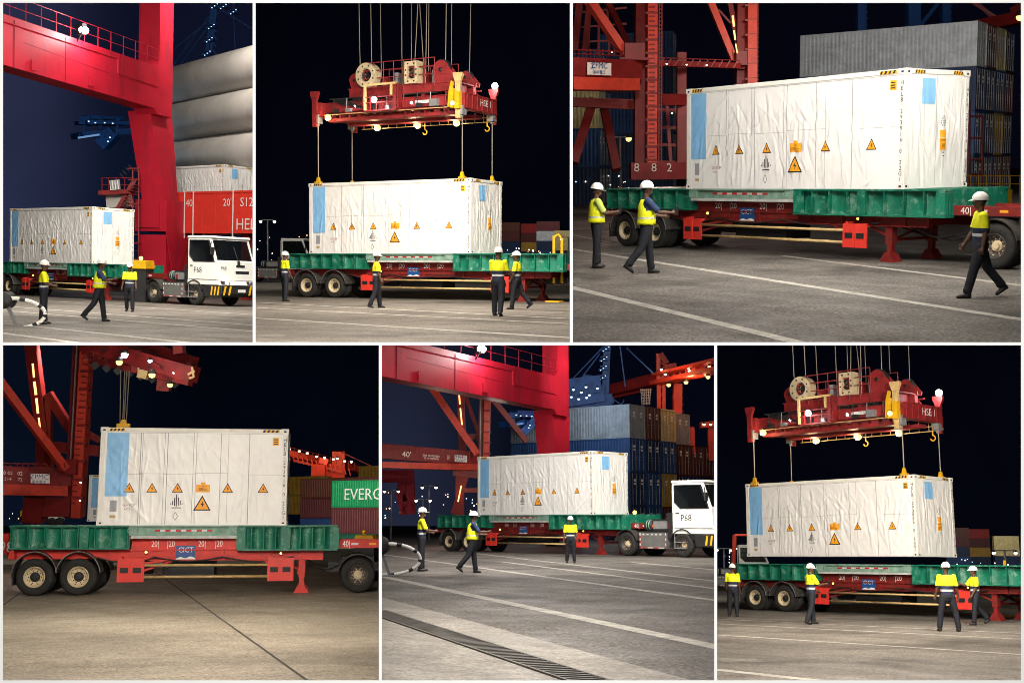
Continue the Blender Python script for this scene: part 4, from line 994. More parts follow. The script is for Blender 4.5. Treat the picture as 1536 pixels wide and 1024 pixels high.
def yaw(b, deg):
    """yard heading that looks towards image right (0), away (90), left (180) or the camera (-90)"""
    a = math.radians(deg); v = BI[b].to_3x3() @ Vector((math.cos(a), math.sin(a), 0)); return math.atan2(v.y, v.x)
STAND = ((.06, .04), (-.05, .03)); WALK = ((.17, .06), (-.32, .36)); WALK2 = ((-.26, .38), (.36, .10)); STEP = ((.18, .10), (-.16, .22))
DOWN = (.05, .10, .15, .0); PHONE = (.45, .12, 1.35, .45); REACH = (.75, .15, .75, .2); BENT = (.2, .15, 1.15, .6)
def worker(b, label, px, py, face, hpx, legs, arms, style='shirt', hold=None, hold_label=None, **kw):
    p = hit(b, px, py, 2, 0); Z = proj(b, p)[2]; h = hpx/(F/Z)*.985
    pose = dict(legs=legs, arms=arms, **kw)
    t = make_person(b, label, p, yaw(b, face), pose, style, 'dock workers in helmets', h, hold)
    if hold_label: HELD[-1][1]['label'] = hold_label
    return t, h
WRAP = 'wrapped containers'; TRL = 'red semi trailers'; RK = 'green flat racks'
# bay, offset of the trailer's tail along x
TAIL = {1: -2.6, 2: -1.16, 3: -3.95, 4: -2.85, 5: -3.2, 6: -.65}
DECK = 1.85; BASE = {1: DECK, 2: DECK, 3: DECK, 4: DECK, 5: DECK, 6: 2.14}
WL = {1: 'white wrapped container on the trailer below the big red crane beam and grey tubes',
      2: 'white wrapped container on the green rack, slung under the spreader and touching down',
      3: 'largest white wrapped container, on the green rack before the dark red crane',
      4: 'white wrapped container seen square on, beside the lettered green shipping container',
      5: 'small white wrapped container beside the standing red crane portal leg, drain in front',
      6: 'white wrapped container hanging just clear of the green rack under the spreader'}
TL = {1: 'red semi trailer behind the white tractor under the red crane beam', 2: 'red semi trailer with four workers along it and a container just landed',
      3: 'red semi trailer nearest the camera with two workers at its rear wheels', 4: 'red semi trailer on bare concrete with no workers around it',
      5: 'red semi trailer coupled to the white tractor beyond the drain grating', 6: 'red semi trailer waiting below the hanging container'}
GL = {1: 'green flat rack on the trailer below the big red crane beam', 2: 'green flat rack with the slung container resting on it and four workers in front',
      3: 'green flat rack with peeling paint, nearest, before the dark red crane', 4: 'green flat rack seen square on above bare concrete',
      5: 'green flat rack on the trailer beyond the drain grating', 6: 'empty green flat rack below the hanging container'}
con0 = make_container(1, WL[1], (0, 0, BASE[1]), WRAP)
for b in (2, 3, 5, 6): copy_tree(con0, b, (0, 0, BASE[b]), label=WL[b])
tr0 = make_trailer(2, TL[2], (TAIL[2], 0, 0), TRL)
make_trailer(1, TL[1], (TAIL[1], 0, 0), TRL, neck=4.2)
for b in range(3, 7): copy_tree(tr0, b, (TAIL[b], 0, 0), label=TL[b]) if b != 4 else None
rk0 = make_rack(1, GL[1], (TAIL[1], 0, 0), RK)
for b in (2, 3, 5, 6): copy_tree(rk0, b, (TAIL[b], 0, 0), label=GL[b])
# bay 4 has the shorter outfit: a six metre box on a ten metre rack
def shorten(root, xs, ys, kz, kw):
    f = lambda x: float(np.interp(x, xs, ys)) if x < xs[-1] else ys[-1]+(x-xs[-1])*.8
    for c in list(root.children):
        if c.type == 'MESH':
            n = len(c.data.vertices); co = np.empty(n*3); c.data.vertices.foreach_get('co', co); co = co.reshape(-1, 3)
            lo, hi = co[:, 0].min(), co[:, 0].max(); m = (lo+hi)/2
            if hi-lo < 1.4: co[:, 0] += f(m)-m
            else: co[:, 0] = [f(x) for x in co[:, 0]]
            co[:, 2] *= kz; c.data.vertices.foreach_set('co', co.ravel()); c.data.update()
        else:
            c.location.x = f(c.location.x); c.location.z *= kw; c.scale = (kw, 1, kw)
XS, YS = [0, 4, 8.15, 13], [0, 3.42, 6.6, 9.6]
CL, FX = 5.5, 5.5/7.8; side_h = fold_field(CL, CH, 12, 110, .45)
make_container(4, WL[4], (0, 0, 2.05), WRAP)
CL, FX = 7.8, 1.0; side_h = fold_field(CL, CH, 3, 150, .45)
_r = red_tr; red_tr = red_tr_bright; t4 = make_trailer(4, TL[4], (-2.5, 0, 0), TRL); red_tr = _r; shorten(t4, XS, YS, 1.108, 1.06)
t4 = make_rack(4, GL[4], (-2.5, 0, 0), RK); shorten(t4, XS, YS, 1.108, 1)
tc0 = make_tractor(1, 'white terminal tractor with open cab view, coupled under the red crane leg', (13.1, -.1, 0), math.radians(0), 'terminal tractors')
copy_tree(tc0, 5, (9.75, .0, 0), label='white terminal tractor pulling the trailer beyond the drain, its nose out of view')
copy_tree(tc0, 3, (10.3, .1, 0), label='tractor rear wheel and tank beside the worker walking left')
copy_tree(tc0, 4, (7.75, .1, 0), label='tractor rear wheel under the trailer nose on bare concrete')
copy_tree(tc0, 2, (13.3, .1, 0), label='tractor wheel at the end of the trailer with the slung container')
copy_tree(tc0, 6, (13.6, .1, 0), label='tractor wheel at the end of the trailer below the hanging container')

for b, m in ((1, asphalt_p2), (2, asphalt_p2), (3, asphalt), (4, concrete), (5, asphalt), (6, asphalt_p2)): ground(b, m, 'concrete_ground' if b == 4 else 'asphalt_ground')
for p0, p1, w in (((76, 451.6), (379, 471.9), .16), ((6, 459), (379, 487.6), .16), ((6, 465.5), (379, 496.8), .16), ((53, 489.6), (269, 512.5), .16), ((5, 499.8), (107, 513), .16)): strip(1, p0, p1, w, line_m, ext=.6)
for p0, p1, w in (((383, 453.5), (854, 477.9), .15), ((383, 461.3), (854, 485.7), .15), ((383, 477), (854, 506.6), .17)): strip(2, p0, p1, w, line_m, ext=.6)
for p0, p1, w in (((859, 374), (1531, 479), .16), ((859, 431.6), (1191, 512.3), .17), ((1192, 386), (1531, 428), .12), ((859, 352.5), (910, 362.6), .12)): strip(3, p0, p1, w, line_m, ext=.6)
strip(4, (215, 844.5), (458, 1018), .05, groove, 'expansion_joint', ext=.5); strip(4, (5, 907), (45, 878), .04, groove, 'expansion_joint', ext=.5)
for p0, p1, w in (((960, 844), (1070, 854), .15), ((700, 828), (1070, 871), .15), ((760, 843), (1070, 882), .15), ((577, 831.5), (1070, 899.5), .16), ((580, 865.6), (1070, 968.8), .20)): strip(5, p0, p1, w, line_m, ext=.8)
for p0, p1, w in (((1076, 928), (1522, 949), .14), ((1076, 935), (1531, 958), .14), ((1076, 951.6), (1531, 981), .15), ((1076, 1004), (1206.5, 1018), .2)): strip(6, p0, p1, w, line_m, ext=.6)
patch_m = ground_mat('pale_patched_asphalt', (.26, .235, .205), .4)
strip(6, (1076, 990), (1140, 990), .9, patch_m, 'asphalt_patch', z=.004); strip(2, (384, 503), (430, 503), .9, patch_m, 'asphalt_patch', z=.004)
# bay 5: concrete apron with a drain
a = hit(5, 571.5, 895, 2, 0); c = hit(5, 1032, 1018.7, 2, 0); d = (c-a).normalized(); n = Vector((d.y, -d.x, 0))
if proj(5, a+n)[1] < proj(5, a)[1]: n = -n
mb = MB(); q = [a-d*3, c+d*3, c+d*3+n*9, a-d*3+n*9]; mb.add([(v.x, v.y, .004) for v in q], [(0, 1, 2, 3)]); o = mb.build('concrete_apron', concrete_pale); single(5, o, None, None, None, 'structure')
if o.data.polygons[0].normal.z < 0: o.data.flip_normals()
a = hit(5, 571.5, 920, 2, 0); c = hit(5, 880, 1021, 2, 0); dd = (c-a).normalized(); nn = Vector((-dd.y, dd.x, 0)); ln = (c-a).length+1
g = thing(5, 'drain_grating', 'long black slotted drain grating set in the pale concrete apron', 'drain', a-dd*.5, math.atan2(dd.y, dd.x)); w = .42
mb = MB(); mb.box(0, ln, -w/2, w/2, .005, .008); mb.build('channel', groove, g)
mb = MB(); x = 0
while x < ln: mb.box(x, x+.05, -w/2+.03, w/2-.03, .008, .022); x += .15
mb.box(0, ln, -w/2, -w/2+.03, .008, .024); mb.box(0, ln, w/2-.03, w/2, .008, .024); mb.build('grate', mat('dark_cast_iron', (.13, .12, .105), .6, .2, var=.3), g)

# ---- people
GR = (.35, .35)
worker(1, 'worker in a yellow shirt, half turned away, beside the hose loop below the crane beam', 65, 485.8, 20, 94, STAND, (BENT, BENT), head=.2)
worker(1, 'worker stepping right with an open yellow vest over a navy shirt, below the green rack', 148.5, 482, 10, 93, WALK, ((.3, .1, 1.1, .4), (.6, .12, 1.2, .4)), 'vest', lean=.06)
worker(1, 'worker in a yellow shirt facing the camera beside the white tractor', 194, 467.3, -85, 72, STEP, ((.1, .14, .3, 0), (.05, .14, .25, 0)))
worker(2, 'worker at the rear trailer wheels with the container just landed, standing half turned away', 427.5, 452, 35, 73.7, STAND, ((.1, .1, .3, .1), (.15, .1, .3, .1)))
worker(2, 'worker in front of the middle of the trailer, feet apart, below the landed container', 565, 462, 10, 83.4, STEP, ((.1, .1, .35, .1), (.1, .12, .3, .1)))
worker(2, 'tallest worker near the landed container, back to the camera', 747, 473.8, 70, 101.6, STEP, ((.3, .12, 1.2, .5), (.35, .12, 1.0, .1)))
worker(2, 'worker walking behind the tallest one, facing left beneath the landed container', 775, 464, 165, 86, WALK, ((.1, .1, .4, .2), (.6, .1, 1.1, .2)), hold=None)
worker(3, 'worker in a pale green shirt and yellow vest reading a handset by the rear wheels', 895.5, 401.4, 5, 124, STAND, ((.35, .1, 1.2, .35), (.5, .12, 1.15, .35)), 'palevest', hold=-1, hold_label='black handset of the worker in the pale green shirt', nod=.15)
worker(3, 'worker walking right in a navy shirt and yellow vest with one arm held out', 970, 410.5, 5, 136.5, WALK, ((.4, .1, 1.0, .3), (.75, .1, .75, .15)), 'vest', hold=-1, hold_label='black handset in the held out hand of the walking worker')
worker(3, 'worker in a yellow shirt walking left past the tractor wheel', 1468, 446, 172, 157, ((.30, .06), (-.38, .30)), ((-.1, .12, .25, .05), (.25, .12, .3, .1)), lean=.02)
worker(5, 'worker in a yellow shirt standing beside the striped hose loop, turned towards the trailer', 632, 856, 10, 93, STAND, (BENT, (.4, .1, 1.1, .3)))
worker(5, 'worker stepping right in a navy shirt and open yellow vest before the rear wheels', 708, 859, 8, 91, WALK, ((.35, .1, 1.1, .3), (.65, .12, 1.0, .3)), 'vest', lean=.04)
worker(5, 'worker in a yellow shirt facing the camera with arms hanging, before the green rack', 856, 844, -88, 68.5, STAND, ((.05, .16, .25, 0), (.05, .16, .25, 0)))
worker(6, 'worker at the rear wheels below the hanging container, back turned', 1100, 924, 70, 76.5, STAND, ((.05, .12, .3, .05), (.05, .12, .3, .05)))
worker(6, 'worker below the hanging container facing right with a handset raised', 1218, 935.8, 12, 88.3, STEP, ((.2, .1, .8, .2), (.55, .12, 1.15, .3)), hold=-1, hold_label='black handset raised below the hanging container')
worker(6, 'tallest worker below the hanging container, back turned and feet apart', 1424, 946.5, 85, 100.7, STAND, ((.04, .22, .2, 0), (.04, .22, .2, 0)), spread=.09)
worker(6, 'worker facing left with one hand lifted, at the right end of the empty rack', 1465, 937, 178, 86, WALK, ((.1, .1, .4, .2), (.7, .12, 1.2, .2)))
# ---- spreaders, slings and hoisting ropes
z2 = 7.25; z6 = hit(6, 1138, 657, 1, 0).z
sp0 = make_spreader(2, 'red container spreader hung above the landed container in the middle of the upper row', (.25, 0, z2), 'container spreaders')
copy_tree(sp0, 6, (.25, 0, z6), label='red container spreader holding the container clear of the empty rack')
for b, zs in ((2, z2), (6, z6)):
    zt = BASE[b]+CH; where = 'the landed container' if b == 2 else 'the hanging container'
    for x, y, w in ((.42, .02, 'left near'), (.42, CW-.02, 'left far'), (7.4, .02, 'right near'), (7.4, CW-.02, 'right far')):
        make_rope(b, (x, y, zt+.02), (x, y, zs), .022, f'steel sling from the spreader to the {w} top corner of {where}', f'slings above {where}', 'lifting_sling', 'sling', True)
    for x, y, x2, zb in ((2.0, .5, 2.3, 2.6), (2.15, 1.9, 2.4, 2.6), (2.7, .4, 3.0, 2.75), (4.05, 1.9, 4.0, 1.7), (4.4, .5, 4.5, 1.7), (5.0, 1.9, 4.9, 2.8), (5.6, 1.2, 4.6, 1.8), (6.0, .5, 5.7, 2.2), (6.1, 1.9, 6.1, 2.6), (6.9, .5, 6.7, 2.5), (7.3, 1.9, 7.0, 2.5), (4.0, 1.2, 5.2, 1.8)):
        make_rope(b, (x2*.93+.1, y, zs+(zb-.3 if 5.9 < x2 < 6.3 else 1.36)), (x*.93+.1, y, zs+16), .017, f'long steel hoisting rope rising from the spreader above {where}', f'hoisting ropes above {where}')
# ------------------------------------------------------------------ cranes, stacks and lamps behind the trailers
crane_red = mat('crane_red_paint', lin('#b81a30'), .5, var=.22, scale=.5, dirt=(.16, .016, .03), damt=.5, streak=.12, bump=.2, bscale=1.6)
crane_dark = mat('weathered_shaded_crane_red', lin('#85201f'), .5, var=.3, scale=1.0, dirt=(.06, .015, .012), damt=.35)  # weathered red that also holds the shade on unlit crane faces
crane_orange = mat('lit_orange_crane_paint', lin('#d04634'), .45, var=.2, scale=1.0, dirt=(.15, .03, .02), damt=.3)  # lamplight on red crane faces put into the colour; also the orange crane
blue_steel = mat('blue_crane_paint', lin('#1d4f93'), .5, var=.25, scale=.8)
tube_grey = mat('grey_tower_tube_paint', lin('#c4beb8'), .6, var=.16, scale=.35, dirt=(.26, .22, .19), damt=.2)
CC = {'dark blue': corr_mat('dark_blue_container', lin('#1b3154')), 'blue': corr_mat('blue_container', lin('#24477a')), 'maroon': corr_mat('maroon_container', lin('#5c2b2e')),
      'brown': corr_mat('brown_container', lin('#5d3327')), 'grey': corr_mat('grey_container', lin('#8f949a')), 'pale grey': corr_mat('pale_grey_container', lin('#b9c0c8')),
      'cream': corr_mat('cream_container', lin('#c9bb86')), 'yellow': corr_mat('yellow_container', lin('#b58f35')), 'green': corr_mat('green_container', lin('#0f8a52')),
      'dark green': corr_mat('dark_green_container', lin('#155a46')), 'red': corr_mat('red_container', lin('#a52a28'))}
ORD = ['lowest', 'second', 'third', 'fourth', 'fifth', 'sixth']
PROTO = {}
def stack(b, px, Z, deg, L, cols, where, H=2.6, lo=0, z0=0, detail=True, pos=None, names=None, base=None):
    """columns of containers; the right hand near corner of the first column stands in image column px at depth Z"""
    a = yaw(b, deg); d = Vector((math.cos(a), math.sin(a), 0)); n = Vector((-d.y, d.x, 0)); c0 = base if base is not None else gnd(b, px, Z)
    grp = 'containers stacked '+where
    for j, c in enumerate(cols):
        cname = ['front', 'second', 'third', 'fourth', 'fifth', 'sixth', 'seventh'][j]
        for i, cc in enumerate(c):
            if cc is None: continue
            loc = c0-d*L+n*(2.5*j); loc.z = z0+i*(H+.02)
            od = ORD[i] if i < len(c)-1 or i == 0 else 'topmost'; lb = f'{cc} container, {od} in the {cname} column {where}' if len(cols) > 1 else f'{cc} container, {od} in the column {where}'
            key = (L, H, cc, detail)
            if key not in PROTO: PROTO[key] = make_box_container(b, 'shipping_container', lb, loc, a, L, H, CC[cc], grp, detail)
            else: copy_tree(PROTO[key], b, loc, a, lb, grp)
def L_(b, px, py, Z): return pt(b, px, py, Z)
def crane_part(par, b, segs, m, name, extra=None):
    """segs: ((px, py, Z), (px, py, Z), width, height) boxes between points of the view, in yard space"""
    mb = MB()
    fw = BI[b].to_3x3() @ Vector((0, 1, 0))
    for p, q, w, h in segs:
        a, c = L_(b, *p), L_(b, *q); mb.bar(a, c, w, h, fw if abs((c-a).normalized().z) > .8 else (0, 0, 1))
    if extra: extra(mb)
    return mb.build(name, m, par)
def crane_root(b, name, label, cat, group=None): return thing(b, name, label, cat, (0, 0, 0), 0, group)
def lamp_at(par, p, r, m, name='lamp'):
    mb = MB(); p = Vector(p); mb.tube([p+Vector((0, 0, r*1.6)), p+Vector((0, 0, r*.3))], [r*.5, r*1.2], 8); mb.mat(1); mb.ball(p, r, 8); return mb.build(name, [plastic, m], par)
POINT_LIGHTS = []     # (bay, local point, power, colour, radius): light of lit lamps, and added points that brighten the cranes
def lamp_post(b, px, py, Z, label, m=None, r=.16, arms=1, group='distant lamp posts'):
    g = gnd(b, px, Z); top = zat(b, px, py, Z); t = thing(b, 'lamp_post', label, 'lamp post', g, 0, group)
    mb = MB(); mb.tube([(0, 0, 0), (0, 0, top)], [.09, .05], 8); mb.build('pole', steel, t)
    x = yaw(b, 0); dx = Vector((math.cos(x), math.sin(x), 0))
    mb = MB(); mb.bar(Vector((0, 0, top))-dx*.6, Vector((0, 0, top))+dx*.6, .06, .06); mb.build('cross_arm', steel, t)
    for s in ((-.55, .55) if arms == 1 else (-.8, 0, .8)): lamp_at(t, Vector((0, 0, top-.12))+dx*s, r, m or lamp_far)
def plate_frame(b, px, Z, vpx):
    """corner on the ground in column px; e1 runs away towards vanishing column vpx, e2 to the left"""
    g = gnd(b, px, Z); v = BI[b].to_3x3() @ Vector(((vpx-CX)/F, 1, 0)); v.z = 0; v.normalize(); return g, v, Vector((-v.y, v.x, 0))
def solve_px(b, f, target, lo, hi):
    for _ in range(50):
        m = (lo+hi)/2
        if (proj(b, f(m))[0]-target)*(proj(b, f(hi))[0]-target) > 0: hi = m
        else: lo = m
    return (lo+hi)/2

# ---------------- portal crane of bays 1 and 5
def portal_crane(b, label, K):
    """K: pixel measures of the red portal: column edges, beam rows and leg"""
    g, e1, e2 = plate_frame(b, K['xc'], K['Z'], K['vp']); Z = K['Z']; up = Vector((0, 0, 1))
    t = thing(b, 'gantry_crane', label, 'crane', g, 0)
    dep = solve_px(b, lambda s: g+e1*s, K['xr'], 0, 8); wid = solve_px(b, lambda s: g+e2*s, K['xl'], 0, 8)
    zt = zat(b, K['xc'], K['bt'], Z); zb = zat(b, K['xc'], K['bb'], Z); far = solve_px(b, lambda s: g-e1*s, K['x0'], 0, 40)
    ztop = zt+14
    def P(a, w, z): return e1*a+e2*w+up*z
    def slab(mb, prof):     # profile (along e1, z) swept over the width
        n = len(prof); vs = [P(a, 0, z) for a, z in prof]+[P(a, wid, z) for a, z in prof]
        mb.add(vs, [tuple(range(n)), tuple(range(2*n-1, n-1, -1))]+[(i, i+n, (i+1) % n+n, (i+1) % n) for i in range(n)])
    mb = MB(); r = .55; fil = [(-r+r*math.cos(q)-0, zt+r-r*math.sin(q)) for q in []]
    fil = [(-r*(1-math.sin(q)), zt+r*(1-math.cos(q))) for q in [PI/2*k/6 for k in range(7)]]
    prof = [(0, ztop), (dep, ztop), (dep, zb-.3), (-.15, zb-.3), (-.5, zb), (-far, zb+.15), (-far, zt+.1)]+[(a, z) for a, z in fil]
    slab(mb, list(reversed(prof))); body = mb.build('portal_frame', crane_red, t)
    # weld seams and stiffener lines on the bright face, a few bolts
    mb = MB()
    mb.bar(P(-far*.85, -.004, (zb+zt)/2+.25), P(-far*.35, -.004, (zb+zt)/2-.0), .02, .02)
    sm_ = mat('dark_red_seam', lin('#7d0f22'), .5); mb.build('weld_seam', sm_, body)
    for a in (-far*.28, -far*.62, -far*.9): mb = MB(); mb.bar(P(a, -.004, zb+.1), P(a, -.004, zt-.05), .035, .035); mb.build('weld_seam', sm_, body)
    mb = MB(); mb.tube([P(-far, -.06, zt-.28), P(-far*.3, -.06, zt-.3), P(-far*.3, -.06, zt-1.1), P(-.2, -.06, zt-1.15)], .035, 6); mb.build('cable_conduit', crane_red, body)
    for a0 in (-far*.45, -far*.78):
        mb = MB(); mb.bar(P(a0, -.07, zb+.5), P(a0-.5, -.07, zb+.5), .06, .5); mb.build('junction_box', crane_red, body)
    # leg under the beam, flaring to the foot
    lt = K['leg_top']; lb = K['leg_bot']
    def ring(px3, row):
        l, c, rr = px3; z = zat(b, c, row, Z)
        c0 = gnd(b, c, Z)-g; w = solve_px(b, lambda s: g+c0+e2*s, l, 0, 9); d = solve_px(b, lambda s: g+c0+e1*s, rr, 0, 9)
        return [c0+up*z, c0+e1*d+up*z, c0+e1*d+e2*w+up*z, c0+e2*w+up*z]
    A = ring(*lt); B_ = ring(*lb); mb = MB(); mb.add(A+B_, [(0, 1, 2, 3), (7, 6, 5, 4), (0, 4, 5, 1), (1, 5, 6, 2), (2, 6, 7, 3), (3, 7, 4, 0)]); mb.build('leg', crane_red, t)
    zf = B_[0].z
    mb = MB(); cen = B_[0]; cen = Vector((cen.x, cen.y, 0))
    wf = (B_[3]-B_[0]).length; df = (B_[1]-B_[0]).length
    def blk(a0, a1, w0, w1, z0, z1): 
        vs = [cen+e1*a+e2*w+up*z for z in (z0, z1) for w in (w0, w1) for a in (a0, a1)]; mb.add(vs, [(0, 2, 3, 1), (4, 5, 7, 6), (0, 1, 5, 4), (2, 6, 7, 3), (0, 4, 6, 2), (1, 3, 7, 5)])
    blk(-.35, df+1.5, -.35, wf+.25, zf-1.9, zf); blk(-.5, -.35, .1, wf, zf-1.7, zf-.3); mb.build('sill_block', crane_red, t)
    mb = MB(); blk(-.2, df+2.2, -.25, wf+.1, .35, zf-2.1); mb.build('bogie', crane_red, t)
    mb = MB()
    vs = [(-.45, zf-1.9), (df+.8, zf-1.9), (df*.3+.35, .9), (df*.3-.05, .9)]
    mb.add([cen+e1*a+e2*(-.36)+up*z for a, z in vs]+[cen+e1*a+e2*(-.42)+up*z for a, z in vs], [(3, 2, 1, 0), (4, 5, 6, 7), (0, 1, 5, 4), (1, 2, 6, 5), (2, 3, 7, 6), (3, 0, 4, 7)]); mb.build('hanger_bracket', crane_red, t)
    for k in range(3):
        mb = MB(); c = cen+e1*(-.37)+e2*(.25+.5*k)+up*(zf-1.2); mb.add([c+e2*.12, c-e2*.12, c+up*.22, c-e1*.12], [(0, 1, 3), (1, 2, 3), (2, 0, 3)]); mb.build('lifting_lug', crane_red, t)
    mb = MB()
    for q in (.2, df+.9): c = cen+e1*q+e2*wf*.4; mb.tube([c+e2*(-.3)+up*.35, c+e2*.3+up*.35], .35, 16)
    mb.build('rail_wheel', plastic, t)
    # walkway handrail along the beam with its lamp
    mb = MB(); n = 12; hr = 1.05; rw = .08
    pts = [P(-far*k/n, rw, zt+.1*k/n) for k in range(n+1)]
    for p in pts: mb.tube([p, p+up*hr], .022, 5)
    for q in (.5, hr): mb.tube([pts[0]+up*q, pts[-1]+up*q], .02, 5)
    mb.build('handrail', crane_red, t)
    a = solve_px(b, lambda s: g-e1*s, K['lamp'][0], 0, 40); lp = P(-a, -.25, zt+K['lamp'][1])
    m2 = MB(); m2.box(-.3, .3, -.12, .12, -.28, .28, Matrix.Translation(lp)); m2.mat(1); m2.ball(lp+e2*-.16-up*.05, .26, 12, sc=(1, 1, .8)); m2.mat(0); m2.bar(lp-up*.28, P(-a, 0, zt-.1), .06, .06)
    m2.build('floodlight', [plastic, lamp_white], t)
    POINT_LIGHTS.append((b, g+lp-e2*.75+up*-.35, 420, (1, .92, .9), .2)); POINT_LIGHTS.append((b, g+lp-e2*1.6+up*.6, 200, (1, .9, .9), .3))
    return t, g, e1, e2, cen, zf
pc1 = portal_crane(1, 'huge bright red crane portal crossing over the trailer beside the stacked grey tubes',
             dict(xc=234, xr=254, xl=203, x0=-12, Z=72, vp=1250, bt=104, bb=166, leg_top=((188, 221, 254), 168), leg_bot=((211, 245, 265), 300), lamp=(111, .55)))
pc5 = portal_crane(5, 'bright red crane portal over the yard with the drain, beside the lit orange crane',
             dict(xc=838, xr=855, xl=815, x0=555, Z=74, vp=1750, bt=560, bb=612, leg_top=((801, 829, 855), 612), leg_bot=((808, 836, 856), 690), lamp=(712, .5)))
# ---------------- bay 1: tubes, red box row, stairs, second wrapped container
for k, (yl, yr, lb) in enumerate(((135, 80, 'topmost of three long grey tubes stacked beside the red crane leg'), (189, 149, 'middle one of three long grey tubes stacked beside the red crane leg'), (243, 221, 'lowest of three long grey tubes, just above the far wrapped container'))):
    p = pt(1, 236, yl, 98); q = pt(1, 480, yr, 72); d = q-p; mb = MB(); r = 1.45; n = 40; ln = d.length; u = d.normalized(); a = u.orthogonal().normalized(); c = u.cross(a)
    vs = []; fs = []; S = [0, .02, .04, 5, 5.05, 10, 10.05, 15, ln]; R = [r*.97, r*.97, r, r, r, r, r, r, r]; S = [s for s in S if s < ln]+[ln]; R = R[:len(S)]
    for s, rr in zip(S, R):
        for i in range(n): vs.append(u*s+(a*math.cos(2*PI*i/n)+c*math.sin(2*PI*i/n))*rr)
    for j in range(len(S)-1):
        for i in range(n): l = (i+1) % n; fs.append((j*n+i, j*n+l, (j+1)*n+l, (j+1)*n+i))
    mb.smooth = True; mb.add(vs, fs); mb.smooth = False; mb.add([vs[i] for i in range(n)], [tuple(range(n))]); o = mb.build('tower_tube', tube_grey); o.location = p; single(1, o, lb, 'tube', 'long grey tubes stacked by the crane')
# red long box with lettering
a = yaw(1, -33); d = Vector((math.cos(a), math.sin(a), 0)); Z = 74
p = gnd(1, 258, Z); z0, z1 = zat(1, 300, 351, Z), zat(1, 300, 290, Z)
t = thing(1, 'red_lifting_beam', 'long red panelled beam with white size marks 40 and 20 behind the white tractor cab', 'beam', (p.x, p.y, 0), a)
mb = MB(); mb.box(0, 16, 0, 2.2, z0, z1); mb.box(-.05, 16, -.06, 0, z1-.12, z1); mb.box(-.05, 16, -.06, 0, z0, z0+.1)
for x in np.linspace(.2, 15, 14): mb.box(x, x+.05, -.04, 0, z0+.1, z1-.12)
mb.build('panel', red_bump, t)
mb = MB(); zc = (z0+z1)/2; o0 = t.location.copy()
def xp(px): return solve_px(1, lambda s: o0+d*s+Vector((0, 0, 3)), px, 0, 16)
for px in (277, 290, 349.5): mb.box(xp(px)-.04, xp(px)+.05, -.075, -.062, z0-.3, z1)
mb.text('40', .62, TM((xp(284), -.07, zc+.55))); mb.text("20'", .62, TM((xp(341), -.07, zc+.55))); mb.text("S12", .75, TM((xp(370), -.07, zc+.55))); mb.text('HEL', .95, TM((xp(369), -.07, zc-.75)))
mb.build('size_mark', white_mark, t)
mb = MB()
for x in (.6, 5.5, 9.0, 12.5): mb.box(x, x+.5, .4, 1.6, .0, z0)
mb.build('support_post', crane_dark, t)
mb = MB(); mb.box(7.2, 15.5, .5, 1.2, 1.1, z0-.35); mb.build('dark_gap_panel', plastic, t)  # black sheet standing in for the dark gap below the beam
p = gnd(1, 333, 77); a = yaw(1, -36); p -= Vector((math.cos(a), math.sin(a), 0))*7.8; copy_tree(con0, 1, (p.x, p.y, zat(1, 333, 248, 77)-2.9), a, label='far greyish wrapped container standing on top of the long red beam')
# stairs with platform
t = thing(1, 'access_stair', 'red steel access platform and stair between the container and the crane leg', 'stair', gnd(1, 172, 70)); o = t.location.copy(); Z = 70
def R1(px, py, zz=70): return pt(1, px, py, zz)-o
mb = MB(); mb.bar(R1(152, 290), R1(200, 288), 1.0, .25); mb.build('platform', crane_dark, t)
mb = MB()
for x in (153, 163, 175, 187, 199): mb.tube([R1(x, 289), R1(x, 267)], .03, 5)
for y in (267, 277): mb.tube([R1(152, y), R1(201, y)], .025, 5)
for x in (199, 208): mb.tube([R1(x, 400), R1(x, 252)], .05, 6)
for y in range(256, 400, 12): mb.tube([R1(199, y), R1(208, y)], .025, 5)
for k, y in enumerate((253, 270, 288, 306, 340, 365)): mb.bar(R1(193, y), R1(211, y), .3, .06)
mb.build('handrail', crane_dark, t)
mb = MB()
for k in range(9): mb.bar(R1(178+k*2.6, 312-k*4.5, 69.5), R1(186+k*2.6, 314-k*4.5, 69.5), .6, .04)
mb.bar(R1(176, 314), R1(202, 270), .08, .25); mb.build('stair_flight', crane_dark, t)
mb = MB()
for k in range(4): mb.bar(R1(180+k*4.5, 260-k*4), R1(185+k*4.5, 266-k*4.5), .15, .04)
mb.build('louvre', plastic, t)
mb = MB(); mb.bar(R1(165, 278, 69.3), R1(180, 277, 69.3), .06, .55); mb.mat(1)
for k in range(4): mb.bar(R1(166+k*4, 277, 69.24), R1(168+k*4, 276.8, 69.24), .06, .5)
mb.build('notice_board', [white, steel], t)
mb = MB(); p0 = R1(164, 330, 71); mb.bar(R1(164, 302, 71), R1(196, 300, 71), 1.2, .8); mb.build('motor_housing', tube_grey, t)
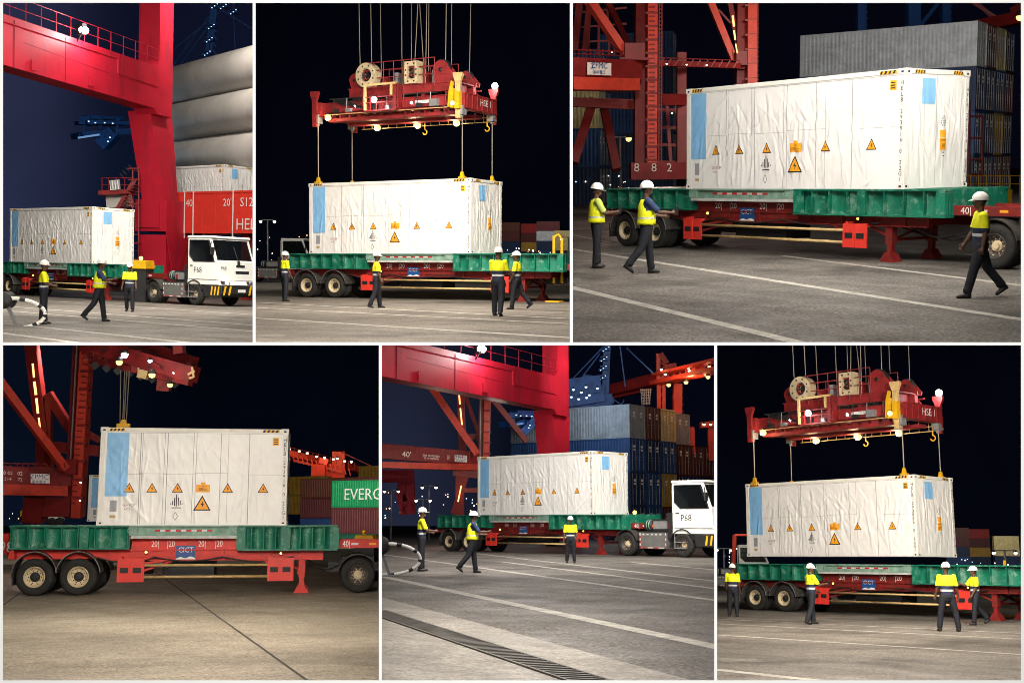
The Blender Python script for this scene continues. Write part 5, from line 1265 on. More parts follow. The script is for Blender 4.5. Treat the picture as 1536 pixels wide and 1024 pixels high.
# blue cranes far off
def light_cloud(par, b, pts, m, r, name='lamp'):
    for (px, py, Z) in pts: lamp_at(par, L_(b, px, py, Z)-par.location, r, m, name)
def blue_house(b, label, x, y, Z, s):
    """far machinery house of a blue crane; x, y pixel of its middle, s width in pixels"""
    t = crane_root(b, 'blue_crane', label, 'crane'); k = s/72
    crane_part(t, b, [((x-36*k, y+14*k, Z), (x+36*k, y+8*k, Z+3), 2.2, .5), ((x-30*k, y-6*k, Z), (x+34*k, y-4*k, Z+3), 2.0, .3), ((x-24*k, y-14*k, Z), (x+30*k, y-12*k, Z+3), .8, .3),
        ((x-24*k, y+12*k, Z), (x-24*k, y-14*k, Z), .25, .25), ((x+0*k, y+12*k, Z+1), (x, y-13*k, Z+1), .25, .25), ((x+24*k, y+10*k, Z+2), (x+26*k, y-12*k, Z+2), .25, .25), ((x-22*k, y-14*k, Z), (x-22*k, y-2*k, Z), .9, .9), ((x+5*k, y+12*k, Z), (x+18*k, y+25*k, Z), 1.2, 1.6)], blue_steel, 'girder')
    crane_part(t, b, [((x-33*k+i*8*k, y+18*k-i*.7*k, Z-1), (x-31*k+i*8*k, y+10*k-i*.7*k, Z-1), .1, .1) for i in range(8)], blue_steel, 'handrail')
    crane_part(t, b, [((x-34*k, y+17*k, Z-1.2), (x-2*k, y+12*k, Z-1.2), .10, .14)], blue_strip, 'light_strip')
    light_cloud(t, b, [(x+14*k, y+16*k, Z-1.5), (x-18*k, y-8*k, Z-1), (x-8*k, y-6*k, Z-1), (x+6*k, y-6*k, Z-1), (x+18*k, y-5*k, Z-1), (x+11*k, y+22*k, Z-1.5)], lamp_blue, .07)
    return t
blue_house(1, 'far blue crane machinery house with small lights seen under the red beam', 151, 190, 100, 72)
blue_house(5, 'far blue crane house with rows of lights left of the red portal leg', 786, 627, 100, 46)
def lit_mast(b, label, x0, y0, x1, y1, Z, cables, knots, extra=()):
    t = crane_root(b, 'blue_crane', label, 'crane')
    crane_part(t, b, [((x0-2, y0, Z), (x1-3, y1, Z), .3, .3), ((x0+3, y0, Z), (x1+3, y1, Z), .3, .3)]+[((x0-2, y0+(y1-y0)*i/9, Z), (x0+3, y0+(y1-y0)*(i+.7)/9, Z), .12, .12) for i in range(9)], blue_steel, 'mast')
    crane_part(t, b, [(p+(Z,), q+(Z,), .10, .10) for p, q in cables], blue_steel, 'stay')
    if extra: crane_part(t, b, extra, blue_steel, 'girder')
    for i, (x, y) in enumerate(knots):
        light_cloud(t, b, [(x, y, Z-1), (x-4, y+3, Z-1), (x+4, y-3, Z-1)], lamp_blue, .055)
        crane_part(t, b, [((x-7, y+3, Z-.6), (x+7, y+1, Z-.6), .8, .15), ((x-5, y-2, Z-.6), (x+6, y-4, Z-.6), .5, .1)], blue_steel, 'platform')
    return t
lit_mast(1, 'far blue lattice mast with clusters of lights above the grey tubes', 322, 6, 310, 110, 110, [((315, 30), (255, 80)), ((318, 20), (255, 105)), ((335, 10), (262, 110)), ((330, 14), (380, 45)), ((350, 6), (353, 80))], [(322, 9), (335, 10), (350, 18), (317, 40), (314, 60), (311, 80)])
lit_mast(5, 'far blue crane with lit mast and bright lamps right of the red portal column', 910, 519, 905, 660, 105, [((905, 520), (857, 570)), ((900, 530), (870, 570)), ((930, 519), (938, 580)), ((940, 522), (980, 560)), ((908, 590), (1000, 655)), ((936, 600), (906, 650))], [(909, 523), (906, 538), (905, 552), (904, 566)],
         [((850, 600, 105), (905, 592, 105), 2.5, 1.4), ((850, 584, 105), (900, 578, 105), 3, 1.5), ((872, 573, 105), (898, 577, 105), 2, 1.2), ((869, 612, 105), (869, 655, 105), .9, .9), ((906, 590, 105), (906, 660, 105), 1.3, 1.3), ((939, 610, 105), (939, 650, 105), 1.0, 1.0), ((850, 612, 105), (920, 600, 105), 1.0, .6)])
tb = [o for o, b in ROOTS if b == 5 and o.name.startswith('blue_crane')][-1]
light_cloud(tb, 5, [(860, 584, 100), (872, 588, 100), (879, 580, 100), (884, 592, 100), (896, 582, 100), (868, 598, 100), (880, 596, 100), (857, 595, 100)], lamp_blue, .12)
# striped hose loop and its reel (bays 1 and 5)
def hose_loop(b, label, x0, y0, rx, ry, Z, drum):
    c = gnd(b, x0, Z); rr = rx/(F/Z); t = thing(b, 'warning_hose', label, 'hose', c); a = yaw(b, 0); dx = Vector((math.cos(a), math.sin(a), 0)); dz = Vector((0, 0, 1)); z0 = zat(b, x0, y0, Z); dy = Vector((-dx.y, dx.x, 0))
    hh = ry/(F/Z)
    n = 40; pts = [dx*rr*math.cos(q)+dz*(z0+hh*math.sin(q))+dy*(.25*math.cos(q)) for q in [PI*1.25-PI*2.1*k/n for k in range(n+1)]]
    mb = MB()
    for i in range(n): mb.mat(1 if (i % 4 == 0) else 0); mb.tube([pts[i], pts[i+1]], .05, 8, cap=False)
    mb.build('hose', [white, black], t)
    p = pt(b, *drum[:2], Z)-c; mb = MB(); r = drum[2]/(F/Z); Mx = Matrix.Translation(p) @ Matrix.Rotation(a, 4, 'Z')
    mb.lathe([(0, -.22), (r, -.2), (r, -.12), (r*.85, -.1), (r*.85, .1), (r, .12), (r, .2), (0, .22)], 24, Mx); mb.build('drum', plastic, t)
    mb = MB(); q = Vector((p.x, p.y, 0)); mb.bar(q-dx*.3, p, .08, .08); mb.bar(q+dx*.3, p, .08, .08); mb.bar(q-dx*.4, q+dx*.4, .3, .06); mb.build('stand', steel, t)
hose_loop(1, 'black and white striped hose loop on a black drum below the crane beam', 14, 470, 48, 23, 31.6, (8, 450, 13))
hose_loop(5, 'black and white striped hose loop beside the worker left of the drain', 580, 838.5, 49, 23, 34.2, (570, 818, 14))
# ---------------- stacks
stack(3, 1458, 80, -36, 12.2, [['dark blue', 'blue', 'dark blue', 'pale grey'], ['blue', 'dark blue', 'dark blue', 'brown'], ['maroon', 'yellow', 'blue', 'cream'], ['brown', 'dark blue', 'maroon', 'dark blue']], 'behind the largest wrapped container', 2.88)
stack(5, 947, 96, -38, 12.2, [['dark blue', 'dark blue', 'blue', 'grey'], ['blue', 'blue', 'dark blue', 'brown'], ['maroon', 'yellow', 'blue', 'cream']], 'left of the lit orange crane', 2.72)
stack(5, 1018, 104, -38, 12.2, [['yellow', 'dark blue', 'brown', 'grey'], ['brown', 'dark blue', 'maroon'], ['brown', 'dark blue', 'maroon']], 'behind the tractor beyond the drain', 2.72)
for b, xs, zz in ((2, (779, 806, 839, 866), (320, 330, 310, 305)), (6, (1457, 1488, 1532), (320, 330, 305))):
    wh = 'the landed container' if b == 2 else 'the hanging container'
    stack(b, xs[0], zz[0], -12, 6.06, [['dark blue', 'blue', 'dark blue', 'maroon', 'brown']], f'just right of {wh}', 2.5, detail=False)
    stack(b, xs[1], zz[1], -12, 6.06, [['blue', 'dark blue', 'yellow', 'maroon', 'red']], f'second right of {wh}', 2.5, detail=False)
    stack(b, xs[2], zz[2], -12, 6.06, [['dark blue', 'blue', 'dark blue', 'pale grey', 'maroon'] if b == 2 else ['dark blue', 'dark blue', 'cream', 'cream']], f'third right of {wh}', 2.5, detail=False)
    if b == 2: stack(b, xs[3], zz[3], -12, 6.06, [['dark blue', 'dark blue', 'cream', 'cream']], f'at the far right beyond {wh}', 2.5, detail=False)
stack(3, 900, 82, -14, 6.06, [['dark blue', 'blue', 'cream', 'blue'], ['dark blue', 'dark blue', 'blue']], 'left of the dark red crane column', 2.6)
stack(3, 1010, 96, -14, 6.06, [['dark blue', 'dark blue', 'blue', 'dark blue', 'blue']], 'between the two dark red crane columns', 2.6)
# lettered rows of bay 4
def side_box(name_lbl, x0, x1, y1, Z, H, color, txt=None, z=None, Lm=None, deg=28, grp='containers stacked at the right of the bare concrete yard'):
    a = yaw(4, deg); g = gnd(4, x0, Z); zz = zat(4, x0, y1, Z) if z is None else z
    return make_box_container(4, 'shipping_container', name_lbl, (g.x, g.y, zz), a, Lm or 12.2, H, CC[color], grp, True, text=txt)
def wall_row(px, Z, rows, deg, L, ztop_px):
    a = yaw(4, deg); d = Vector((math.cos(a), math.sin(a), 0)); g = gnd(4, px, Z); z = zat(4, px, ztop_px, Z)
    for H, color, lb, txt in rows:
        z -= H
        make_box_container(4, 'shipping_container', lb, (g.x, g.y, z), a, L, H-.03, CC[color], 'containers stacked at the right of the bare concrete yard', True, text=txt)
wall_row(496, 112, [(2.5, 'green', 'green container with large white lettering beside the wrapped container', [('EVERGREEN', 1.5, 5.4, 1.15)]), (2.4, 'maroon', 'maroon ribbed container under the white lettered green container', None), (2.3, 'dark green', 'dark green container with white lettering, low behind the trailer nose', [('EVERGREEN', 1.2, 4.9, .8)])], -30, 12.2, 720)
wall_row(449, 128, [(2.1, 'brown', 'brown container, topmost beside the edge of the wrapped container', None), (2.1, 'maroon', 'maroon container between the brown and the blue one beside the wrapped container', None), (2.1, 'blue', 'blue container with white lettering behind the trailer nose', [('CMA CGM', 1.0, 3.6, 1.0)]), (2.2, 'dark green', 'dark green container at the bottom of the stack with the blue lettered one', None)], -40, 12.2, 717)
wall_row(536, 168, [(2.6, 'yellow', 'yellow container standing above the white lettered green one', None)], -40, 12.2, 698)
wall_row(432, 166, [(2.6, 'yellow', 'dull yellow container, farthest, tucked behind the brown one', None), (2.6, 'yellow', 'lower dull yellow container tucked behind the maroon one', None)], -40, 6.06, 714)
p = gnd(4, 129, 76); tdir = yaw(4, 0)
copy_tree(con0, 4, (p.x, p.y, zat(4, 130, 712, 76)-2.9), yaw(4, 3), label='second wrapped container behind, only its blue edged left end showing')

# ---------------- dark red cranes of bays 3, 4 and 5
def ladder_extra(b, xa, ya, xb, yb, Z, n, w):
    def f(mb):
        for i in range(n):
            t_ = i/(n-1); x = xa+(xb-xa)*t_; y = ya+(yb-ya)*t_; mb.bar(L_(b, x-w, y, Z-.8), L_(b, x+w+3, y-1, Z-.8), .1, .12)
            if i % 3 == 0: mb.bar(L_(b, x+w+3, y-8, Z-.8), L_(b, x+w+3, y+4, Z-.8), .06, .06)
    return f
# bay 3
t = crane_root(3, 'quay_crane', 'dark red crane with a maker plate and number marks, left of the largest container', 'crane'); Z = 62
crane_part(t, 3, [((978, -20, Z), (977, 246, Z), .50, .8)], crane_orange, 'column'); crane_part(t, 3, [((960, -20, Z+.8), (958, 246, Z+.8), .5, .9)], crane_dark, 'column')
crane_part(t, 3, [((986, 20+i*20, Z-.3), (968, 20+i*20, Z-.3), .25, .12) for i in range(12)]+[((989, -10, Z), (988, 246, Z), .06, .06), ((993, -10, Z), (992, 246, Z), .06, .06)]+[((988, 8+i*6, Z), (993, 8+i*6, Z), .05, .05) for i in range(40)], crane_dark, 'ladder')
crane_part(t, 3, [((978, 10+i*7, Z-.42), (978, 12+i*7, Z-.42), .30, .04) for i in range(33)], crane_dark, 'rib')
crane_part(t, 3, [((945, 257, Z-1), (1040, 256, Z-1), 1.2, .85)], crane_dark, 'sill_beam')
mb = MB()
for s, x, y in (('8', 955, 252), ('8', 981, 252), ('2', 1004, 252)): p = L_(3, x, y, Z-1.75); mb.text(s, .6, TM(p, BI[3].to_3x3() @ Vector((1, 0, 0)), (0, 0, 1)))
mb.build('number_mark', white_mark, t)
crane_part(t, 3, [((845, 102, Z-4), (953, 106, Z), .9, .95)], crane_dark, 'portal_beam'); crane_part(t, 3, [((845, 126, Z-4), (945, 128, Z), 1.3, .6)], crane_orange, 'portal_beam_flange')  # flange colour holds the orange lamplight on the beam's underside
crane_part(t, 3, [((845, 153, Z), (952, 158, Z+1), .5, .45), ((860, 147, Z-.4), (950, 150, Z), .06, .06)], crane_dark, 'tie_beam')
crane_part(t, 3, [((846, 83-9, Z-4), (955, 88-9, Z), .06, .06), ((846, 83-3, Z-4), (955, 88-3, Z), .05, .05)]+[((850+i*9, 86, Z-3.5+i*.3), (850+i*9, 74, Z-3.5+i*.3), .05, .05) for i in range(12)], crane_dark, 'handrail')
mb = MB(); q = [L_(3, 881, 112, Z-3.6), L_(3, 917, 113.5, Z-2.6), L_(3, 917, 95, Z-2.6), L_(3, 881, 93.5, Z-3.6)]; mb.add(q, [(0, 1, 2, 3)]); q2 = [v+BI[3].to_3x3() @ Vector((0, .05, 0)) for v in q]; mb.add(q2, [(3, 2, 1, 0)]); mb.add(q+q2, [(0, 4, 5, 1), (1, 5, 6, 2), (2, 6, 7, 3), (3, 7, 4, 0)])
xd = (q[1]-q[0]).normalized(); zd = Vector((0, 0, 1)); bk = BI[3].to_3x3() @ Vector((0, -1, 0)); c = (q[0]+q[1]+q[2]+q[3])/4+bk*.05; mb.mat(1); mb.text('ZPMC', .42, TM(c+bk*.05+zd*.12, xd, zd)); mb.text('振华重工', .22, TM(c+bk*.05-zd*.2, xd, zd)); mb.build('maker_plate', [white, sign_blue], t)
crane_part(t, 3, [((876, -10, Z-2), (938, 82, Z-.5), .42, .42)], crane_orange, 'brace'); crane_part(t, 3, [((870, -10, Z+3), (862, 76, Z+3), .35, .35), ((885, -10, Z+3), (877, 76, Z+3), .3, .3), ((905, -10, Z+3), (950, 82, Z+2), .3, .3)], crane_dark, 'brace')
crane_part(t, 3, [((985, 95, Z+2), (1108, 99, Z+6), .35, .3), ((985, 150, Z+3), (1040, 150, Z+6), .8, .6), ((1022, 80, Z+5), (1022, 250, Z+5), .5, .5)], crane_dark, 'cross_beam')
crane_part(t, 3, [((860, 245, Z+2), (890, 150, Z+3), .5, .5), ((906, 160, Z+3), (925, 255, Z+2), .45, .45)], crane_dark, 'a_frame')
crane_part(t, 3, [((936, 78, Z-.6), (966, 78, Z-.6), .9, .8), ((928, 89, Z-.4), (972, 90, Z-.4), 1.2, .12)], crane_dark, 'gusset')
t = crane_root(3, 'quay_crane', 'farther dark red crane column rising behind the left end of the largest wrapped container', 'crane'); Z = 72
crane_part(t, 3, [((1127, -20, Z), (1126, 160, Z), .55, .9)], crane_orange, 'column'); crane_part(t, 3, [((1111, -20, Z+.8), (1109, 160, Z+.8), .5, .9)], crane_dark, 'column')
crane_part(t, 3, [((1135, 8+i*22, Z-.3), (1117, 9+i*22, Z-.3), .3, .12) for i in range(7)]+[((1137, -10, Z), (1136, 140, Z), .06, .06)]+[((1134, 8+i*7, Z), (1138, 8+i*7, Z), .05, .05) for i in range(20)], crane_dark, 'ladder')
crane_part(t, 3, [((1060, -10, Z), (1101, 90, Z), .4, .4)], crane_orange, 'brace'); crane_part(t, 3, [((1092, -10, Z+1), (1108, 78, Z+1), .3, .3), ((1078, 15, Z+1), (1096, 35, Z+1), .12, .12)], crane_dark, 'brace')
crane_part(t, 3, [((1103, 88, Z-.5), (1119, 88, Z-.5), .8, .8), ((1030, 97, Z+1), (1118, 101, Z), .35, .25)], crane_dark, 'gusset')
crane_part(t, 3, [((1099, 24, Z-1), (1101, 40, Z-1), .10, .08), ((1101, 46, Z-1), (1103, 60, Z-1), .08, .08), ((1103.5, 66, Z-1), (1106, 80, Z-1), .06, .06)], lamp_orange, 'light_strip')
lamp_post(3, 931, 206, 78, 'slim lamp post glowing between the dark red crane legs', lamp_orange, .2)
for i, (px, w, lb) in enumerate(((1291, .62, 'slim blue crane column rising above the long grey container'), (1369, 1.0, 'broad blue crane column above the long grey container, braced to the right'), (1418, .7, 'dim blue crane column nearest the stacked container ends'))):
    t = crane_root(3, 'blue_crane', lb, 'crane', 'blue crane columns'); Zb = 98+i*2
    crane_part(t, 3, [((px, -15, Zb), (px, 150, Zb), w, w)], blue_steel, 'column')
    crane_part(t, 3, [((px+6, -8+i*9, Zb-.4), (px+10, -8+i*9, Zb-.4), .1, .1) for i in range(10)]+[((px+8, -12, Zb-.4), (px+8, 80, Zb-.4), .06, .06)], blue_steel, 'ladder')
    if i == 1: crane_part(t, 3, [((px+8, 42, Zb), (px+48, -8, Zb), .3, .3)], blue_steel, 'brace')
t = crane_root(3, 'quay_crane', 'red crane boom with a glowing lamp in the upper right corner above the stack', 'crane')
crane_part(t, 3, [((1440, 46, 98), (1545, 24, 92), 1.2, .9), ((1455, -5, 98), (1500, 36, 97), .3, .3), ((1500, 30, 97), (1440, -8, 98), .25, .25), ((1520, 20, 95), (1545, 8, 94), .8, .8)], crane_dark, 'boom')
light_cloud(t, 3, [(1530, 26, 91)], lamp_orange, .3)
# yellow platform and red frames at the right of bay 3
t = thing(3, 'work_platform', 'yellow steel platform with red ladder frames behind the walking worker', 'platform', gnd(3, 1485, 46)); o = t.location.copy()
def R3(px, py, zz): return pt(3, px, py, zz)-o
mb = MB(); mb.bar(R3(1466, 300, 46), R3(1510, 299, 46), 1.0, .75); mb.build('tank', yellow, t)
mb = MB()
for x in (1456, 1468, 1480, 1500, 1515, 1530): mb.tube([R3(x, 320, 47), R3(x, 262, 47)], .03, 5)
for y in (264, 276): mb.tube([R3(1452, y, 47), R3(1535, y, 47)], .025, 5)
mb.build('handrail', yellow, t)
mb = MB()
for x in (1454, 1473): mb.tube([R3(x, 285, 48), R3(x, 150 if x < 1460 else 175, 48)], .05, 6)
for y in (175, 207, 240, 262): mb.tube([R3(1453, y, 48), R3(1474, y, 48)], .04, 6)
mb.build('ladder_frame', crane_dark, t)
# bay 4
t = crane_root(4, 'quay_crane', 'dark red crane with a maker plate and long diagonal tubes above bare concrete', 'crane'); Z = 56
crane_part(t, 4, [((132, 500, Z), (117, 775, Z), .44, .7)], crane_orange, 'column'); crane_part(t, 4, [((121, 500, Z+.6), (106, 775, Z+.6), .42, .7)], crane_dark, 'column')
crane_part(t, 4, [((138-i*1.5, 530+i*27, Z-.3), (123-i*1.5, 530+i*27, Z-.3), .25, .12) for i in range(9)]+[((137, 560, Z), (134, 585, Z), .05, .05), ((135, 610, Z), (133, 635, Z), .05, .05), ((131, 650, Z), (129, 670, Z), .05, .05)], crane_dark, 'ladder')
crane_part(t, 4, [((131.4-i*.82, 510+i*9, Z-.4), (131.2-i*.82, 512+i*9, Z-.4), .25, .04) for i in range(28)], crane_dark, 'rib')
crane_part(t, 4, [((116.5, 500, Z-.3), (105, 700, Z-.3), .05, .05)], steel, 'conduit')
crane_part(t, 4, [((-5, 566, Z-3), (98, 703, Z-1), .34, .34)], crane_orange, 'brace'); crane_part(t, 4, [((46, 505, Z+2), (66, 660, Z+2), .55, .5), ((72, 590, Z+2), (110, 650, Z+2), .4, .4), ((110, 640, Z+2), (150, 660, Z+2), .3, .3), ((62, 660, Z+2), (62, 705, Z+2), .4, .4), ((73, 600, Z+2), (73, 700, Z+2), .3, .3), ((80, 670, Z+1), (150, 676, Z+1), .5, .5)], crane_dark, 'brace')
crane_part(t, 4, [((49, 545, Z+1.3), (51, 566, Z+1.3), .07, .07), ((51.5, 572, Z+1.3), (54, 592, Z+1.3), .09, .09), ((54.5, 597, Z+1.3), (57, 620, Z+1.3), .08, .08), ((58, 626, Z+1.3), (61, 648, Z+1.3), .06, .06)], lamp_orange, 'light_strip')
crane_part(t, 4, [((-5, 713, Z-2), (103, 715, Z), .8, .85)], crane_dark, 'portal_beam'); crane_part(t, 4, [((-5, 734, Z-2), (94, 736, Z), 1.2, .48)], crane_orange, 'portal_beam_flange')
crane_part(t, 4, [((-5, 699, Z-2), (103, 702, Z), .06, .06)]+[((-2+i*9, 701, Z-1.8), (-2+i*9, 694, Z-1.8), .05, .05) for i in range(12)]+[((-5, 694, Z-2), (103, 696, Z), .05, .05)], crane_dark, 'handrail')
crane_part(t, 4, [((56, 745, Z), (52, 782, Z), .9, .9), ((56, 760, Z), (108, 760, Z), .6, .9)], crane_dark, 'cabin'); crane_part(t, 4, [((96, 700, Z-.3), (118, 700, Z-.3), .6, .7)], crane_dark, 'gusset')
mb = MB(); q = [L_(4, 46, 724, Z-3), L_(4, 74, 725, Z-2.7), L_(4, 74, 711, Z-2.7), L_(4, 46, 710, Z-3)]; q2 = [v+BI[4].to_3x3() @ Vector((0, .05, 0)) for v in q]; mb.add(q, [(0, 1, 2, 3)]); mb.add(q+q2, [(0, 4, 5, 1), (1, 5, 6, 2), (2, 6, 7, 3), (3, 7, 4, 0)])
xd = (q[1]-q[0]).normalized(); bk = BI[4].to_3x3() @ Vector((0, -1, 0)); c = (q[0]+q[1]+q[2]+q[3])/4+bk*.04; mb.mat(1); mb.text('ZPMC', .30, TM(c+bk*.05+zd*.08, xd, zd)); mb.text('振华重工', .15, TM(c+bk*.05-zd*.14, xd, zd)); mb.build('maker_plate', [white, sign_blue], t)
mb = MB()
for s, x, y, h in (('000 02', 8, 709, .22), ('4 514', 9, 718, .2), ('02', 30, 710, .22), ('72', 30, 719, .2)): mb.text(s, h, TM(L_(4, x, y, Z-3.2), xd, zd))
mb.build('number_mark', white_mark, t)
light_cloud(t, 4, [(121, 723, Z-1), (120, 750, Z-1)], lamp_white, .035)
# spreader of bay 4, seen from below at the end of its boom
t = crane_root(4, 'container_spreader', 'red spreader with glaring lamps cut by the top edge, above the squarely seen container', 'spreader', 'container spreaders'); Z = 44
crane_part(t, 4, [((128, 516, Z), (292, 562, Z-2), .5, .55), ((136, 540, Z), (286, 574, Z-2), .25, .22), ((170, 505, Z+2), (290, 545, Z), .5, .5), ((200, 520, Z), (265, 555, Z-1), 1.8, .12), ((128, 530, Z), (180, 545, Z), .3, .4)], red, 'main_frame')
crane_part(t, 4, [((205, 525, Z-1), (205, 558, Z-1), .3, .3), ((222, 530, Z-1), (222, 560, Z-1), .25, .25), ((248, 560, Z-1), (246, 586, Z-1), .45, .4), ((280, 545, Z-1), (288, 568, Z-1), .4, .4), ((262, 522, Z-1), (276, 520, Z-1), .5, .5)], red, 'guide_arm')
crane_part(t, 4, [((208, 548, Z-1.3), (222, 549, Z-1.3), .08, .08), ((208, 560, Z-1.3), (222, 563, Z-1.3), .3, .3), ((208, 548, Z-1.3), (208, 563, Z-1.3), .06, .06), ((282, 562, Z-2.2), (292, 556, Z-2.2), .08, .08), ((284, 567, Z-2.2), (290, 566, Z-2.2), .07, .07), ((288, 550, Z-2.2), (291, 566, Z-2.2), .07, .07)], rail_cream, 'twistlock_housing')
crane_part(t, 4, [((140+i*9, 536+i*2.3, Z-.6), (140+i*9, 527+i*2.4, Z-.6), .04, .04) for i in range(16)]+[((136, 527, Z-.6), (285, 565, Z-.6), .04, .04)], red, 'handrail')
for i, (x, y, r, m) in enumerate(((187, 532, .12, lamp_white), (179, 543, .12, lamp_warm), (228, 562, .12, lamp_warm), (225, 541, .07, lamp_white), (255, 577, .10, lamp_warm), (260, 559, .03, lamp_white))): light_cloud(t, 4, [(x, y, Z-2.6)], m, r, 'work_lamp')
for x, y in ((183, 536), (227, 556), (255, 572)): POINT_LIGHTS.append((4, pt(4, x, y+6, Z-4.2), 70, (1, .88, .7), .1))
crane_part(t, 4, [((132+i*12, 520+i*3.4, Z-.3), (138+i*12, 538+i*3.2, Z-.3), .09, .09) for i in range(13)]+[((138+i*12, 538+i*3.2, Z-.3), (144+i*12, 523+i*3.4, Z-.3), .09, .09) for i in range(12)]+[((150+i*22, 520+i*5, Z+.5), (158+i*22, 530+i*5, Z+.5), .5, .35) for i in range(6)], red, 'lattice')
crane_part(t, 4, [((140+i*17, 545+i*4, Z-.8), (146+i*17, 552+i*4, Z-.8), .18, .22) for i in range(8)]+[((150, 522, Z-.7), (200, 545, Z-.7), .05, .05), ((160, 520, Z-.7), (230, 552, Z-.7), .05, .05), ((230, 540, Z-.7), (282, 566, Z-.7), .06, .06)], plastic, 'hydraulic_hose')
for i, (xa, xb) in enumerate(((181, 180), (187, 184), (190, 186), (194, 189))): make_rope(4, pt(4, xb, 640, 43), pt(4, xa, 556, 43), .018, 'steel rope hanging from the cut off spreader to the squarely seen container', 'ropes above the squarely seen container', 'wire_rope', 'rope')
mb = MB(); p = pt(4, 185, 642, 42.5); mb.box(-.22, .22, -.1, .1, 0, .16); mb.prism([(-.12, .16), (.12, .16), (.06, .30), (-.06, .30)], -.05, .05, 'y'); o = mb.build('lifting_lug', yellow); o.location = p; single(4, o, 'yellow lifting lug at the rope ends on the squarely seen container', 'lug')
t = crane_root(4, 'quay_crane', 'orange lit crane girder with a row of lamps above the lettered containers', 'crane'); Z = 185
crane_part(t, 4, [((420, 678, Z), (545, 706, Z+8), 2.625, 0.9625), ((440, 690, Z), (515, 708, Z), 0.525, 0.35)] + [((432+k*7, 680+k*1.7, Z-.9), (435+k*7, 691+k*1.7, Z-.9), 0.175, 0.175) for k in range(14)] + [((479, 690, Z-1), (492, 693, Z-1), 0.7, 0.875)], crane_orange, 'girder'); crane_part(t, 4, [((479, 695, Z), (478, 730, Z), 2.1, 2.1), ((490, 695, Z+1), (490, 730, Z+1), 1.05, 1.05), ((509, 676, Z+1), (509, 715, Z+1), 1.925, 1.925), ((500, 695, Z+1), (500, 725, Z+1), 1.225, 1.225)], crane_orange, 'leg')
crane_part(t, 4, [((420, 667, Z), (540, 696, Z+8), 0.14, 0.14)]+[((424+i*9, 676+i*2.2, Z), (424+i*9, 667+i*2.2, Z), 0.105, 0.105) for i in range(13)]+[((512, 678, Z), (560, 700, Z), 0.175, 0.175)], crane_dark, 'handrail')
light_cloud(t, 4, [(434, 673, Z-2), (449, 676, Z-2), (461, 679, Z-2), (475, 684, Z-2), (487, 686, Z-2), (500, 688, Z-2), (506, 687, Z-2), (517, 691, Z-2), (527, 692, Z-2)], lamp_glow, .21)
for (x, y) in ((445, 680), (480, 690), (510, 696)): POINT_LIGHTS.append((4, pt(4, x, y, Z-6), 380, (1, .45, .2), .3))
# clutter by the left of bay 4
t = thing(4, 'semi_trailer', 'front corner of another red trailer with white numerals at the left edge', 'trailer', gnd(4, 2, 41)); o = t.location.copy()
mb = MB(); mb.bar(pt(4, -20, 816, 41)-o, pt(4, 17, 815, 41)-o, .6, .7); mb.build('chassis', red_bump, t); mb = MB(); mb.text('98', .55, TM(pt(4, 9, 821, 40.6)-o, BI[4].to_3x3() @ Vector((1, 0, 0)), zd)); mb.build('fleet_number', white_mark, t)
mb = MB(); mb.bar(pt(4, 18, 816, 40.8)-o, pt(4, 22, 816, 40.8)-o, .3, .2); mb.build('end_cap', white, t)
for i, (px, py, w, h, m, lb) in enumerate(((43, 770, 14, 9, yellow, 'small yellow yard machine seen left of the dark red crane cabin'), (84, 777, 16, 5, cast_white, 'small white yard machine seen right of the dark red crane cabin'))):
    t = thing(4, 'yard_machine', lb, 'machine', gnd(4, px, 78)); o = t.location.copy(); k = 78/F
    mb = MB(); mb.bar(pt(4, px-w/2, py, 78)-o, pt(4, px+w/2, py, 78)-o, 1.2, h*k); mb.build('body', m, t)
    for q in (-.35, .35): mb = MB(); c = pt(4, px+w*q, py+h*.5+4, 77.4)-o; mb.ball(c, .35, 8, sc=(1, .5, 1)); mb.build('wheel', rubber, t)
    mb = MB(); mb.bar(pt(4, px-w*.2, py-h*.8, 78)-o, pt(4, px+w*.15, py-h*.8, 78)-o, .9, h*k*.8); mb.build('cab', glass, t)
# bay 5 cranes
t = crane_root(5, 'quay_crane', 'dark red crane with a maker plate and a long diagonal tube under the red portal', 'crane'); Z = 84
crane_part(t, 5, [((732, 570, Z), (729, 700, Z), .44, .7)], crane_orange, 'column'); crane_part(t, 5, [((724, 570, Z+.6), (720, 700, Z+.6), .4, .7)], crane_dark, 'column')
crane_part(t, 5, [((737-i*.3, 600+i*16, Z-.3), (727-i*.3, 600+i*16, Z-.3), .25, .12) for i in range(7)], crane_dark, 'ladder'); crane_part(t, 5, [((721.5, 575, Z-.4), (720, 690, Z-.4), .07, .07)], steel, 'conduit')
crane_part(t, 5, [((628, 553, Z-1), (716, 680, Z-1), .46, .46)], crane_orange, 'brace'); crane_part(t, 5, [((690, 560, Z+2), (694, 680, Z+2), .5, .5), ((697, 590, Z+2), (718, 650, Z+2), .25, .25), ((740, 600, Z+3), (790, 662, Z+3), .4, .4), ((700, 655, Z+2), (720, 655, Z+2), .4, .4)], crane_dark, 'brace')
crane_part(t, 5, [((688, 585, Z+1.3), (690, 606, Z+1.3), .10, .10), ((690.5, 612, Z+1.3), (693, 637, Z+1.3), .10, .10)], lamp_orange, 'light_strip')
crane_part(t, 5, [((560, 676, Z-3), (722, 689, Z), .7, .95)], crane_dark, 'portal_beam'); crane_part(t, 5, [((560, 697, Z-3), (718, 701, Z), 1.2, .42)], crane_orange, 'portal_beam_flange')
crane_part(t, 5, [((560, 664, Z-3), (718, 678, Z), .05, .05)]+[((574+i*10, 675+i*.9, Z-2.5), (574+i*10, 665+i*.9, Z-2.5), .05, .05) for i in range(15)], crane_dark, 'handrail')
